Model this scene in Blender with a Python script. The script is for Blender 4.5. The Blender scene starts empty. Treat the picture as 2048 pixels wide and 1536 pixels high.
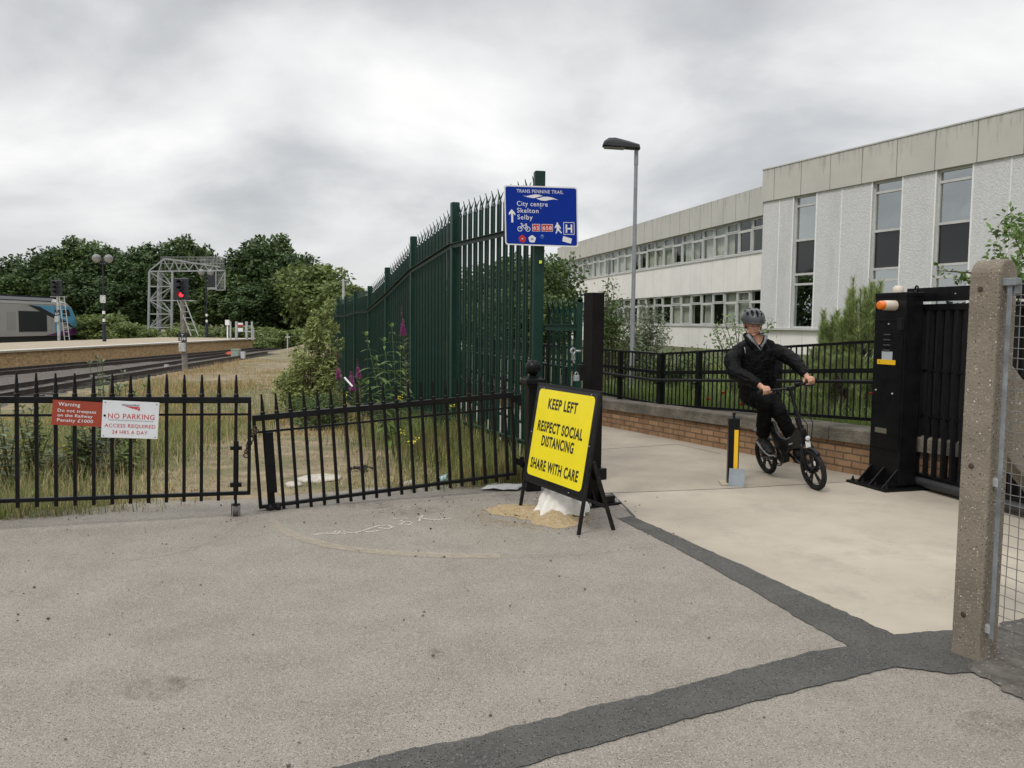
import bpy, math, random
import numpy as np
from mathutils import Vector, Matrix, noise
V = Vector
rad = math.radians
C = bpy.context.scene.collection
S = bpy.context.scene
random.seed(7)
RNG = np.random.default_rng(7)

# ---------------------------------------------------------------- camera
EYE = 1.58
F = 1657.0
camd = bpy.data.cameras.new("Camera")
cam = bpy.data.objects.new("Camera", camd)
C.objects.link(cam)
camd.sensor_width = 36.0
camd.lens = F / 2048 * 36.0
camd.clip_start = 0.05
camd.clip_end = 3000
CR = Matrix.Rotation(rad(90 - 4.19), 3, 'X') @ Matrix.Rotation(rad(0.63), 3, 'Z')
cam.matrix_world = Matrix.Translation((0, 0, EYE)) @ CR.to_4x4()
S.camera = cam

# ---------------------------------------------------------------- world and sun (overcast)
W = bpy.data.worlds.new("World")
S.world = W
W.use_nodes = True
SUN_EL, SUN_AZ = rad(52), rad(215)      # azimuth clockwise from +Y: behind the camera, to the left


def world_sky():
    nt = W.node_tree
    N, L = nt.nodes, nt.links
    N.clear()
    out = N.new('ShaderNodeOutputWorld')
    sky = N.new('ShaderNodeTexSky')
    sky.sky_type = 'NISHITA'
    sky.sun_disc = False
    sky.sun_elevation = SUN_EL
    sky.sun_rotation = SUN_AZ
    b1 = N.new('ShaderNodeBackground')
    b1.inputs['Strength'].default_value = 0.1
    L.new(sky.outputs[0], b1.inputs['Color'])
    tc = N.new('ShaderNodeTexCoord')
    sep = N.new('ShaderNodeSeparateXYZ')
    L.new(tc.outputs['Generated'], sep.inputs[0])

    def m(op, a, b=None, clamp=False):
        n = N.new('ShaderNodeMath')
        n.operation = op
        n.use_clamp = clamp
        for i, x in enumerate((a, b)):
            if x is None:
                continue
            if isinstance(x, (int, float)):
                n.inputs[i].default_value = x
            else:
                L.new(x, n.inputs[i])
        return n.outputs[0]
    den = m('ADD', m('ABSOLUTE', sep.outputs[2]), 0.30)
    com = N.new('ShaderNodeCombineXYZ')
    L.new(m('DIVIDE', sep.outputs[0], den), com.inputs[0])
    L.new(m('DIVIDE', sep.outputs[1], den), com.inputs[1])
    no = N.new('ShaderNodeTexNoise')
    no.inputs['Scale'].default_value = 1.15
    no.inputs['Detail'].default_value = 7
    no.inputs['Roughness'].default_value = 0.5
    no.inputs['Distortion'].default_value = 0.3
    mp = N.new('ShaderNodeMapping')
    mp.inputs['Location'].default_value = CLOUD_LOC
    L.new(com.outputs[0], mp.inputs[0])
    L.new(mp.outputs[0], no.inputs['Vector'])
    n2 = N.new('ShaderNodeTexNoise')
    n2.inputs['Scale'].default_value = 3.5
    n2.inputs['Detail'].default_value = 6
    L.new(mp.outputs[0], n2.inputs['Vector'])
    val = m('ADD', m('MULTIPLY', no.outputs['Fac'], 0.9), m('MULTIPLY', n2.outputs['Fac'], 0.10))
    cr = N.new('ShaderNodeValToRGB')
    e = cr.color_ramp.elements
    e[0].position = 0.36
    e[0].color = (0.46, 0.47, 0.49, 1)
    e[1].position = 0.66
    e[1].color = (1.05, 1.05, 1.03, 1)
    k = e.new(0.46)
    k.color = (0.61, 0.622, 0.64, 1)
    k = e.new(0.55)
    k.color = (0.82, 0.828, 0.835, 1)
    L.new(val, cr.inputs[0])
    # a pale band low over the horizon, a brighter zenith (as under any even overcast)
    low = N.new('ShaderNodeMapRange')
    low.interpolation_type = 'SMOOTHSTEP'
    low.inputs['From Min'].default_value = 0.0
    low.inputs['From Max'].default_value = 0.16
    low.inputs['To Min'].default_value = 0.75
    low.inputs['To Max'].default_value = 0.0
    L.new(sep.outputs[2], low.inputs['Value'])
    mix = N.new('ShaderNodeMixRGB')
    L.new(low.outputs[0], mix.inputs[0])
    L.new(cr.outputs[0], mix.inputs[1])
    mix.inputs[2].default_value = (0.83, 0.84, 0.835, 1)
    hi = N.new('ShaderNodeMapRange')
    hi.interpolation_type = 'SMOOTHSTEP'
    hi.inputs['From Min'].default_value = 0.36
    hi.inputs['From Max'].default_value = 0.85
    hi.inputs['To Min'].default_value = 1.0
    hi.inputs['To Max'].default_value = 2.3
    L.new(sep.outputs[2], hi.inputs['Value'])
    b2 = N.new('ShaderNodeBackground')
    L.new(mix.outputs[0], b2.inputs['Color'])
    L.new(hi.outputs[0], b2.inputs['Strength'])
    ms = N.new('ShaderNodeMixShader')
    ms.inputs[0].default_value = 0.95
    L.new(b1.outputs[0], ms.inputs[1])
    L.new(b2.outputs[0], ms.inputs[2])
    L.new(ms.outputs[0], out.inputs[0])


CLOUD_LOC = (2.2, -4.0, 0)
world_sky()
sd = bpy.data.lights.new("Sun", 'SUN')
sd.energy = 1.35
sd.angle = rad(13)
sd.color = (1.0, 0.96, 0.9)
sun = bpy.data.objects.new("Sun", sd)
C.objects.link(sun)
sv = V((math.sin(SUN_AZ) * math.cos(SUN_EL), math.cos(SUN_AZ) * math.cos(SUN_EL), math.sin(SUN_EL)))
sun.rotation_euler = sv.to_track_quat('Z', 'Y').to_euler()
S.view_settings.view_transform = 'Standard'
S.view_settings.look = 'None'
S.view_settings.exposure = 0.0
S.view_settings.gamma = 1.0
S.view_settings.use_curve_mapping = False

# ---------------------------------------------------------------- measuring helpers


def ray(px, py):
    return CR @ V(((px - 1024) / F, (768 - py) / F, -1.0))


def G(px, py, z=0.0):
    d = ray(px, py)
    t = (z - EYE) / d.z
    return V((d.x * t, d.y * t, z))


def D(px, py, Y):
    d = ray(px, py)
    t = Y / d.y
    return V((d.x * t, Y, EYE + d.z * t))


def PL(px, py, p, n):
    """where the line of sight meets the plane through p with normal n"""
    d = ray(px, py)
    o = V((0, 0, EYE))
    t = (V(p) - o).dot(V(n)) / d.dot(V(n))
    return o + d * t


# ---------------------------------------------------------------- materials
MATS = {}


def P(name, col, rough=0.6, metal=0.0, var=0.0, vs=6.0, col2=None, bump=0.0, bs=40.0, spec=0.5, coat=0.0,
      speck=None, island=0.0, trans=0.0, emit=None, ramp=(0.35, 0.65), stretch=None, detail=5, ior=None, dirt=None):
    """Principled with noise variation. speck=(scale, threshold, colour); island=random lightness per leaf"""
    m = bpy.data.materials.new(name)
    m.use_nodes = True
    N, L = m.node_tree.nodes, m.node_tree.links
    b = N['Principled BSDF']
    b.inputs['Base Color'].default_value = (*col, 1)
    b.inputs['Roughness'].default_value = rough
    b.inputs['Metallic'].default_value = metal
    b.inputs['Specular IOR Level'].default_value = spec
    if ior:
        b.inputs['IOR'].default_value = ior
    if coat:
        b.inputs['Coat Weight'].default_value = coat
        b.inputs['Coat Roughness'].default_value = 0.1
    tc = N.new('ShaderNodeTexCoord')
    vec = tc.outputs['Object']
    if stretch:
        mp = N.new('ShaderNodeMapping')
        mp.inputs['Scale'].default_value = stretch
        L.new(vec, mp.inputs[0])
        vec = mp.outputs[0]
    cur = None
    if var or col2:
        no = N.new('ShaderNodeTexNoise')
        no.inputs['Scale'].default_value = vs
        no.inputs['Detail'].default_value = detail
        no.inputs['Roughness'].default_value = 0.65
        L.new(vec, no.inputs['Vector'])
        cr = N.new('ShaderNodeValToRGB')
        e = cr.color_ramp.elements
        e[0].position, e[1].position = ramp
        c2 = col2 if col2 else tuple(min(1, c * (1 + var)) for c in col)
        c1 = col if col2 else tuple(c * (1 - var) for c in col)
        e[0].color, e[1].color = (*c1, 1), (*c2, 1)
        L.new(no.outputs['Fac'], cr.inputs[0])
        cur = cr.outputs[0]
    for sp in ([] if not speck else (speck if isinstance(speck, list) else [speck])):
        vo = N.new('ShaderNodeTexVoronoi')
        vo.inputs['Scale'].default_value = sp[0]
        L.new(tc.outputs['Object'], vo.inputs['Vector'])
        lt = N.new('ShaderNodeMath')
        lt.operation = 'LESS_THAN'
        lt.inputs[1].default_value = sp[1]
        L.new(vo.outputs['Distance'], lt.inputs[0])
        fac = lt.outputs[0]
        if len(sp) > 3:         # only a share of the cells
            gt = N.new('ShaderNodeSeparateColor')
            L.new(vo.outputs['Color'], gt.inputs[0])
            l2 = N.new('ShaderNodeMath')
            l2.operation = 'LESS_THAN'
            l2.inputs[1].default_value = sp[3]
            L.new(gt.outputs[0], l2.inputs[0])
            mu = N.new('ShaderNodeMath')
            mu.operation = 'MULTIPLY'
            L.new(fac, mu.inputs[0])
            L.new(l2.outputs[0], mu.inputs[1])
            fac = mu.outputs[0]
        mx = N.new('ShaderNodeMixRGB')
        L.new(fac, mx.inputs[0])
        if cur is None:
            mx.inputs[1].default_value = (*col, 1)
        else:
            L.new(cur, mx.inputs[1])
        mx.inputs[2].default_value = (*sp[2], 1)
        cur = mx.outputs[0]
    if dirt:    # (colour, scale, lo, hi, stretch)
        mp = N.new('ShaderNodeMapping')
        mp.inputs['Scale'].default_value = dirt[4] if len(dirt) > 4 else (1, 1, 1)
        L.new(tc.outputs['Object'], mp.inputs[0])
        no = N.new('ShaderNodeTexNoise')
        no.inputs['Scale'].default_value = dirt[1]
        no.inputs['Detail'].default_value = 6
        no.inputs['Roughness'].default_value = 0.7
        L.new(mp.outputs[0], no.inputs['Vector'])
        mr = N.new('ShaderNodeMapRange')
        mr.inputs['From Min'].default_value = dirt[2]
        mr.inputs['From Max'].default_value = dirt[3]
        L.new(no.outputs['Fac'], mr.inputs['Value'])
        mx = N.new('ShaderNodeMixRGB')
        L.new(mr.outputs[0], mx.inputs[0])
        if cur is None:
            mx.inputs[1].default_value = (*col, 1)
        else:
            L.new(cur, mx.inputs[1])
        mx.inputs[2].default_value = (*dirt[0], 1)
        cur = mx.outputs[0]
    if island:
        ge = N.new('ShaderNodeNewGeometry')
        mr = N.new('ShaderNodeMapRange')
        mr.inputs['To Min'].default_value = 1 - island
        mr.inputs['To Max'].default_value = 1 + island
        L.new(ge.outputs['Random Per Island'], mr.inputs['Value'])
        mx = N.new('ShaderNodeVectorMath')
        mx.operation = 'SCALE'
        if cur is None:
            mx.inputs[0].default_value = col
        else:
            L.new(cur, mx.inputs[0])
        L.new(mr.outputs[0], mx.inputs['Scale'])
        cur = mx.outputs[0]
    if cur is not None:
        L.new(cur, b.inputs['Base Color'])
    if bump:
        no = N.new('ShaderNodeTexNoise')
        no.inputs['Scale'].default_value = bs
        no.inputs['Detail'].default_value = 4
        L.new(vec, no.inputs['Vector'])
        bp = N.new('ShaderNodeBump')
        bp.inputs['Strength'].default_value = min(1, bump)
        bp.inputs['Distance'].default_value = 0.02
        L.new(no.outputs['Fac'], bp.inputs['Height'])
        L.new(bp.outputs[0], b.inputs['Normal'])
    if trans:
        out = N['Material Output']
        tr = N.new('ShaderNodeBsdfTranslucent')
        tr.inputs['Color'].default_value = (*[min(1, c * 1.6) for c in col], 1)
        if cur is not None:
            L.new(cur, tr.inputs['Color'])
        ms = N.new('ShaderNodeMixShader')
        ms.inputs[0].default_value = trans
        L.new(b.outputs[0], ms.inputs[1])
        L.new(tr.outputs[0], ms.inputs[2])
        L.new(ms.outputs[0], out.inputs[0])
    if emit:
        b.inputs['Emission Color'].default_value = (*emit[0], 1)
        b.inputs['Emission Strength'].default_value = emit[1]
    MATS[name] = m
    return m


def brick(name, c1, c2, mortar, bw=0.225, bh=0.075, msize=0.010, blot=None, rough=0.85):
    m = bpy.data.materials.new(name)
    m.use_nodes = True
    N, L = m.node_tree.nodes, m.node_tree.links
    b = N['Principled BSDF']
    b.inputs['Roughness'].default_value = rough
    uv = N.new('ShaderNodeUVMap')
    br = N.new('ShaderNodeTexBrick')
    br.inputs['Scale'].default_value = 1.0
    br.inputs['Brick Width'].default_value = bw
    br.inputs['Row Height'].default_value = bh
    br.inputs['Mortar Size'].default_value = msize
    br.inputs['Mortar Smooth'].default_value = 0.2
    br.inputs['Bias'].default_value = 0.0
    br.inputs['Color1'].default_value = (*c1, 1)
    br.inputs['Color2'].default_value = (*c2, 1)
    br.inputs['Mortar'].default_value = (*mortar, 1)
    no0 = N.new('ShaderNodeTexNoise')
    no0.inputs['Scale'].default_value = 9
    L.new(uv.outputs[0], no0.inputs['Vector'])
    va = N.new('ShaderNodeVectorMath')
    va.operation = 'MULTIPLY_ADD'
    va.inputs[1].default_value = (0.012, 0.012, 0)
    L.new(no0.outputs['Color'], va.inputs[0])
    L.new(uv.outputs[0], va.inputs[2])
    L.new(va.outputs[0], br.inputs['Vector'])
    no = N.new('ShaderNodeTexNoise')
    no.inputs['Scale'].default_value = 5.0
    no.inputs['Detail'].default_value = 7
    no.inputs['Roughness'].default_value = 0.7
    L.new(uv.outputs[0], no.inputs['Vector'])
    cr = N.new('ShaderNodeValToRGB')
    cr.color_ramp.elements[0].position = 0.3
    cr.color_ramp.elements[0].color = (0.5, 0.46, 0.42, 1) if not blot else (*blot, 1)
    cr.color_ramp.elements[1].position = 0.55
    cr.color_ramp.elements[1].color = (1, 1, 1, 1)
    L.new(no.outputs['Fac'], cr.inputs[0])
    mx = N.new('ShaderNodeMixRGB')
    mx.blend_type = 'MULTIPLY'
    mx.inputs[0].default_value = 0.8
    L.new(br.outputs['Color'], mx.inputs[1])
    L.new(cr.outputs[0], mx.inputs[2])
    L.new(mx.outputs[0], b.inputs['Base Color'])
    bp = N.new('ShaderNodeBump')
    bp.inputs['Strength'].default_value = 0.6
    bp.inputs['Distance'].default_value = 0.01
    bp.invert = True
    L.new(br.outputs['Fac'], bp.inputs['Height'])
    L.new(bp.outputs[0], b.inputs['Normal'])
    MATS[name] = m
    return m


# ---------------------------------------------------------------- mesh builder
MW = {}


def tag(o, label=None, cat=None, group=None, kind=None):
    if label:
        o['label'] = label
    if cat:
        o['category'] = cat
    if group:
        o['group'] = group
    if kind:
        o['kind'] = kind
    return o


def thing(name, loc, label, cat, group=None, yaw=0.0, M=None):
    o = bpy.data.objects.new(name, None)
    C.objects.link(o)
    o.empty_display_size = 0.2
    if M is None:
        M = Matrix.Translation(V(loc)) @ Matrix.Rotation(yaw, 4, 'Z')
    o.matrix_world = M
    MW[o] = M.copy()
    return tag(o, label, cat, group)


def frame(o, x, z=None):
    """matrix with origin o, x axis along x, z axis near z"""
    x = V(x).normalized()
    z = V(z) if z else V((0, 0, 1))
    z = (z - x * z.dot(x)).normalized()
    y = z.cross(x)
    M = Matrix((x, y, z)).transposed().to_4x4()
    M.translation = V(o)
    return M


class MB:
    def __init__(self):
        self.v, self.f, self.mi, self.uv = [], [], [], []
        self.T = None

    def add(self, vs, fs, mat=0, uvs=None):
        n = len(self.v)
        if self.T is not None:
            vs = [self.T @ V(p) for p in vs]
        self.v += [tuple(p) for p in vs]
        for i, f in enumerate(fs):
            self.f.append([n + k for k in f])
            self.mi.append(mat)
            self.uv.append(uvs[i] if uvs else None)
        return self

    def box(self, c, s, R=None, mat=0, taper=1.0):
        x, y, z = s[0] / 2, s[1] / 2, s[2] / 2
        vs = []
        for k, t in ((-1, 1.0), (1, taper)):
            vs += [V((-x * t, -y * t, k * z)), V((x * t, -y * t, k * z)), V((x * t, y * t, k * z)), V((-x * t, y * t, k * z))]
        if R is not None:
            vs = [R @ p for p in vs]
        vs = [p + V(c) for p in vs]
        return self.add(vs, [(3, 2, 1, 0), (4, 5, 6, 7), (0, 1, 5, 4), (1, 2, 6, 5), (2, 3, 7, 6), (3, 0, 4, 7)], mat)

    def span(self, a, b, mat=0):
        a, b = V(a), V(b)
        return self.box((a + b) / 2, [abs(q) for q in (b - a)], mat=mat)

    def beam(self, a, b, w, h, up=(0, 0, 1), mat=0, ext=0.0):
        a, b = V(a), V(b)
        d = (b - a).normalized()
        a, b = a - d * ext, b + d * ext
        u = V(up)
        s = d.cross(u)
        if s.length < 1e-5:
            s = d.cross(V((1, 0, 0)))
        s.normalize()
        u = s.cross(d)
        s, u = s * (w / 2), u * (h / 2)
        vs = [a - s - u, a + s - u, a + s + u, a - s + u, b - s - u, b + s - u, b + s + u, b - s + u]
        return self.add(vs, [(0, 1, 2, 3), (7, 6, 5, 4), (0, 4, 5, 1), (1, 5, 6, 2), (2, 6, 7, 3), (3, 7, 4, 0)], mat)

    def path(self, pts, r, n=8, mat=0, cap=True, flat=None):
        """smooth tube through pts; r number or list; flat=(su,sv) elliptical section"""
        pts = [V(p) for p in pts]
        rs = r if isinstance(r, (list, tuple)) else [r] * len(pts)
        vs, fs = [], []
        prev = None
        for i, p in enumerate(pts):
            d = (pts[min(i + 1, len(pts) - 1)] - pts[max(i - 1, 0)]).normalized()
            if prev is None:
                a = V((0, 0, 1)) if abs(d.z) < 0.9 else V((1, 0, 0))
                u = d.cross(a).normalized()
            else:
                u = (prev - d * prev.dot(d))
                u = u.normalized() if u.length > 1e-6 else d.orthogonal().normalized()
            prev = u
            w = d.cross(u)
            for k in range(n):
                t = 2 * math.pi * k / n
                su, sw = (flat if flat else (1, 1))
                vs.append(p + u * (math.cos(t) * rs[i] * su) + w * (math.sin(t) * rs[i] * sw))
            if i:
                b0, b1 = (i - 1) * n, i * n
                for k in range(n):
                    k2 = (k + 1) % n
                    fs.append((b0 + k, b0 + k2, b1 + k2, b1 + k))
        if cap:
            fs.append(tuple(reversed(range(n))))
            fs.append(tuple(range((len(pts) - 1) * n, len(pts) * n)))
        return self.add(vs, fs, mat)

    def tube(self, a, b, r0, r1=None, n=8, mat=0):
        return self.path([a, b], [r0, r0 if r1 is None else r1], n, mat)

    def lathe(self, prof, c=(0, 0, 0), axis=(0, 0, 1), n=20, mat=0, closed=True):
        ax = V(axis).normalized()
        u = ax.orthogonal().normalized()
        w = ax.cross(u)
        c = V(c)
        vs, fs = [], []
        for i, (r, z) in enumerate(prof):
            for k in range(n):
                t = 2 * math.pi * k / n
                vs.append(c + ax * z + (u * math.cos(t) + w * math.sin(t)) * max(r, 1e-5))
            if i:
                for k in range(n):
                    k2 = (k + 1) % n
                    fs.append(((i - 1) * n + k, (i - 1) * n + k2, i * n + k2, i * n + k))
        if closed:
            fs.append(tuple(reversed(range(n))))
            fs.append(tuple(range((len(prof) - 1) * n, len(prof) * n)))
        return self.add(vs, fs, mat)

    def torus(self, c, axis, R, r, n=28, m=8, mat=0, sq=1.0):
        ax = V(axis).normalized()
        u = ax.orthogonal().normalized()
        w = ax.cross(u)
        c = V(c)
        vs, fs = [], []
        for i in range(n):
            t = 2 * math.pi * i / n
            d = u * math.cos(t) + w * math.sin(t)
            for k in range(m):
                s = 2 * math.pi * k / m
                vs.append(c + d * (R + r * math.cos(s)) + ax * (r * sq * math.sin(s)))
        for i in range(n):
            for k in range(m):
                fs.append((i * m + k, ((i + 1) % n) * m + k, ((i + 1) % n) * m + (k + 1) % m, i * m + (k + 1) % m))
        return self.add(vs, fs, mat)

    def ball(self, c, r, n=14, m=9, mat=0, R=None):
        r = (r, r, r) if isinstance(r, (int, float)) else r
        vs, fs = [V((0, 0, -r[2]))], []
        for i in range(1, m):
            a = -math.pi / 2 + math.pi * i / m
            for k in range(n):
                t = 2 * math.pi * k / n
                vs.append(V((r[0] * math.cos(a) * math.cos(t), r[1] * math.cos(a) * math.sin(t), r[2] * math.sin(a))))
        vs.append(V((0, 0, r[2])))
        for k in range(n):
            k2 = (k + 1) % n
            fs.append((0, 1 + k2, 1 + k))
            for i in range(m - 2):
                fs.append((1 + i * n + k, 1 + i * n + k2, 1 + (i + 1) * n + k2, 1 + (i + 1) * n + k))
            fs.append((1 + (m - 2) * n + k, 1 + (m - 2) * n + k2, len(vs) - 1))
        if R is not None:
            vs = [R @ p for p in vs]
        return self.add([p + V(c) for p in vs], fs, mat)

    def prism(self, poly, o, u, v, t, mat=0):
        """polygon (a,b) -> o + a*u + b*v, extruded by vector t"""
        o, u, v, t = V(o), V(u), V(v), V(t)
        n = len(poly)
        vs = [o + u * a + v * b for a, b in poly]
        vs += [p + t for p in vs]
        ar = sum(poly[i][0] * poly[(i + 1) % n][1] - poly[(i + 1) % n][0] * poly[i][1] for i in range(n))
        flip = (u.cross(v).dot(t) > 0) == (ar > 0)
        f0, f1 = list(range(n)), list(range(n, 2 * n))
        fs = [f0[::-1] if flip else f0, f1 if flip else f1[::-1]]
        for i in range(n):
            k = (i + 1) % n
            q = [i, k, n + k, n + i]
            fs.append(q if flip else q[::-1])
        return self.add(vs, fs, mat)

    def flat(self, poly, o, u, v, mat=0):
        o, u, v = V(o), V(u), V(v)
        return self.add([o + u * a + v * b for a, b in poly], [list(range(len(poly)))], mat)

    def ring(self, c, r0, r1, o, u, v, n=24, mat=0, a0=0.0, a1=2 * math.pi):
        o, u, v = V(o), V(u), V(v)
        vs, fs = [], []
        for i in range(n + 1):
            t = a0 + (a1 - a0) * i / n
            for r in (r0, r1):
                vs.append(o + u * (c[0] + r * math.cos(t)) + v * (c[1] + r * math.sin(t)))
        for i in range(n):
            fs.append((2 * i, 2 * i + 1, 2 * i + 3, 2 * i + 2))
        return self.add(vs, fs, mat)

    def text(self, s, o, u, v, h, w=None, mat=0, align='L', bold=0.0, shear=0.0, res=3, space=1.0):
        """flat lettering: o is the left (or centre) of the baseline, h cap height, w total width"""
        cu = bpy.data.curves.new("lettering", 'FONT')
        cu.body = s
        cu.resolution_u = res
        cu.offset = bold
        cu.shear = shear
        cu.space_character = space
        ob = bpy.data.objects.new("lettering_tmp", cu)
        C.objects.link(ob)
        dg = bpy.context.evaluated_depsgraph_get()
        me = bpy.data.meshes.new_from_object(ob.evaluated_get(dg))
        bpy.data.objects.remove(ob)
        co = [p.co.copy() for p in me.vertices]
        fs = [list(p.vertices) for p in me.polygons]
        bpy.data.meshes.remove(me)
        x0, x1 = min(p.x for p in co), max(p.x for p in co)
        sy = h / 0.729
        sx = sy if w is None else w / (x1 - x0)
        sh = -x0 if align == 'L' else -(x0 + x1) / 2
        o, u, v = V(o), V(u).normalized(), V(v).normalized()
        return self.add([o + u * ((p.x + sh) * sx) + v * (p.y * sy) for p in co], fs, mat)

    def build(self, name, mats, parent=None, smooth=False, label=None, cat=None, group=None, kind=None,
              bevel=0.0, loc=None, local=False, flip=False):
        me = bpy.data.meshes.new(name)
        vs = self.v
        if parent is not None and not local:
            inv = MW[parent].inverted()
            vs = [tuple(inv @ V(p)) for p in vs]
        elif loc is not None:
            vs = [(p[0] - loc[0], p[1] - loc[1], p[2] - loc[2]) for p in vs]
        me.from_pydata(vs, [], self.f)
        mats = mats if isinstance(mats, (list, tuple)) else [mats]
        for m in mats:
            me.materials.append(m)
        if len(mats) > 1:
            me.polygons.foreach_set('material_index', self.mi)
        if any(q is not None for q in self.uv):
            ul = me.uv_layers.new(name="UVMap")
            k = 0
            for q, f in zip(self.uv, self.f):
                for j in range(len(f)):
                    if q is not None:
                        ul.data[k + j].uv = q[j]
                k += len(f)
        if smooth:
            me.polygons.foreach_set('use_smooth', [True] * len(me.polygons))
        me.update()
        o = bpy.data.objects.new(name, me)
        C.objects.link(o)
        if parent is not None:
            o.parent = parent
            MW[o] = MW[parent].copy()
        else:
            if loc is not None:
                o.location = loc
            MW[o] = Matrix.Translation(V(loc)) if loc is not None else Matrix.Identity(4)
        if smooth == 'auto':
            try:
                me.set_sharp_from_angle(angle=rad(40))
            except Exception:
                pass
        if bevel:
            b = o.modifiers.new("Bevel", 'BEVEL')
            b.width = bevel
            b.segments = 2
            b.limit_method = 'ANGLE'
            b.angle_limit = rad(50)
        return tag(o, label, cat, group, kind)


def copy_tree(o, parent=None):
    c = o.copy()
    C.objects.link(c)
    if parent is not None:
        c.parent = parent
    for ch in list(o.children):
        copy_tree(ch, c)
    return c


def np_mesh(name, verts, nper, mat, parent=None, loc=None, uvless=True):
    """verts (n*nper,3) array, faces of nper consecutive vertices"""
    me = bpy.data.meshes.new(name)
    n = len(verts)
    vv = np.asarray(verts, dtype=np.float32)
    if loc is not None:
        vv = vv - np.asarray(loc, dtype=np.float32)
    if parent is not None:
        t = MW[parent].inverted()
        A = np.array(t.to_3x3(), dtype=np.float32)
        vv = vv @ A.T + np.array(t.translation, dtype=np.float32)
    me.vertices.add(n)
    me.vertices.foreach_set('co', vv.ravel())
    nf = n // nper
    me.loops.add(n)
    me.loops.foreach_set('vertex_index', np.arange(n, dtype=np.int32))
    me.polygons.add(nf)
    me.polygons.foreach_set('loop_start', np.arange(0, n, nper, dtype=np.int32))
    me.polygons.foreach_set('loop_total', np.full(nf, nper, dtype=np.int32))
    me.materials.append(mat)
    me.update(calc_edges=True)
    me.validate()
    o = bpy.data.objects.new(name, me)
    C.objects.link(o)
    if parent is not None:
        o.parent = parent
    elif loc is not None:
        o.location = loc
    return o


def leaves(pts, size, aspect=0.5, up=0.3, nrm=None, fold=0.0, rng=RNG):
    """(n,3) points -> diamond leaves, 4 verts each"""
    n = len(pts)
    d = rng.normal(size=(n, 3))
    d[:, 2] = d[:, 2] * 0.7 - 0.25
    d /= np.linalg.norm(d, axis=1, keepdims=True)
    nn = rng.normal(size=(n, 3))
    nn[:, 2] = np.abs(nn[:, 2]) + up
    if nrm is not None:
        nn += nrm
    s = np.cross(d, nn)
    s /= np.linalg.norm(s, axis=1, keepdims=True) + 1e-9
    L = (size * rng.uniform(0.6, 1.35, size=(n, 1))).astype(float)
    a = pts - d * L * 0.5
    b = pts + d * L * 0.5
    m1 = pts - d * L * 0.08 + s * L * aspect * 0.5
    m2 = pts - d * L * 0.08 - s * L * aspect * 0.5
    return np.stack([a, m1, b, m2], axis=1).reshape(-1, 3)
# ---------------------------------------------------------------- material library
black = P('black_paint', (0.0065, 0.0065, 0.0072), 0.33, var=0.35, vs=9, bump=0.05, bs=60, spec=0.18)
black2 = P('black_dull', (0.009, 0.009, 0.010), 0.5, var=0.3, vs=12, spec=0.22)
green = P('green_paint', (0.0066, 0.031, 0.022), 0.42, spec=0.25, var=0.18, vs=3, dirt=((0.03, 0.05, 0.042), 2.5, 0.55, 0.9, (3, 3, 0.5)))
galv = P('galvanised', (0.36, 0.38, 0.40), 0.45, metal=0.6, var=0.2, vs=14)
galvd = P('galvanised_dull', (0.42, 0.43, 0.43), 0.6, metal=0.2, var=0.2, vs=6)
rust = P('rusty_chain', (0.06, 0.035, 0.025), 0.75, var=0.5, vs=60)
white = P('white_paint', (0.78, 0.78, 0.77), 0.5, var=0.05, vs=5)
asphalt = P('asphalt', (0.288, 0.257, 0.218), 0.92, col2=(0.360, 0.325, 0.280), vs=2.2, detail=12, bump=0.9, bs=120, spec=0.3,
            speck=[(125, 0.42, (0.47, 0.437, 0.39), 0.24), (90, 0.33, (0.11, 0.097, 0.083), 0.12), (170, 0.46, (0.185, 0.163, 0.14), 0.30), (145, 0.42, (0.43, 0.40, 0.355), 0.25)],
            dirt=((0.165, 0.145, 0.122), 0.9, 0.58, 1.05))
patch = P('fresh_tarmac', (0.088, 0.086, 0.080), 0.9, col2=(0.125, 0.121, 0.112), vs=3, bump=0.8, bs=150, detail=10, spec=0.25, speck=[(70, 0.28, (0.22, 0.215, 0.20), 0.16), (90, 0.40, (0.045, 0.043, 0.040), 0.3), (100, 0.4, (0.15, 0.147, 0.137), 0.3)], dirt=((0.19, 0.175, 0.15), 2.2, 0.58, 0.85))
apron_m = P('cream_concrete', (0.325, 0.284, 0.225), 0.85, col2=(0.450, 0.395, 0.315), vs=0.55, detail=8, bump=0.12, bs=90,
            speck=[(22, 0.10, (0.2, 0.17, 0.14), 0.18)], dirt=((0.25, 0.222, 0.182), 1.3, 0.52, 0.85))
path_m = P('old_concrete', (0.278, 0.240, 0.188), 0.88, col2=(0.370, 0.322, 0.252), vs=1.1, detail=9, bump=0.15, bs=90,
           speck=[(16, 0.12, (0.2, 0.17, 0.14), 0.2)])
joint_m = P('joint_filler', (0.09, 0.08, 0.07), 0.9)
earth_m = P('dry_earth', (0.15, 0.11, 0.065), 0.95, col2=(0.33, 0.26, 0.165), vs=3.4, detail=10, bump=0.8, bs=25,
            speck=[(30, 0.25, (0.40, 0.36, 0.30), 0.12)], dirt=((0.095, 0.105, 0.038), 0.7, 0.42, 0.68))
ballast_m = P('ballast', (0.048, 0.041, 0.034), 0.95, col2=(0.15, 0.132, 0.114), vs=14, bump=1.0, bs=30, dirt=((0.09, 0.06, 0.045), 0.8, 0.5, 0.8))
dirt_m = P('dark_dirt', (0.075, 0.067, 0.057), 0.95, col2=(0.16, 0.145, 0.125), vs=9, bump=0.9, bs=60, speck=[(50, 0.3, (0.32, 0.29, 0.25), 0.15)])
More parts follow.
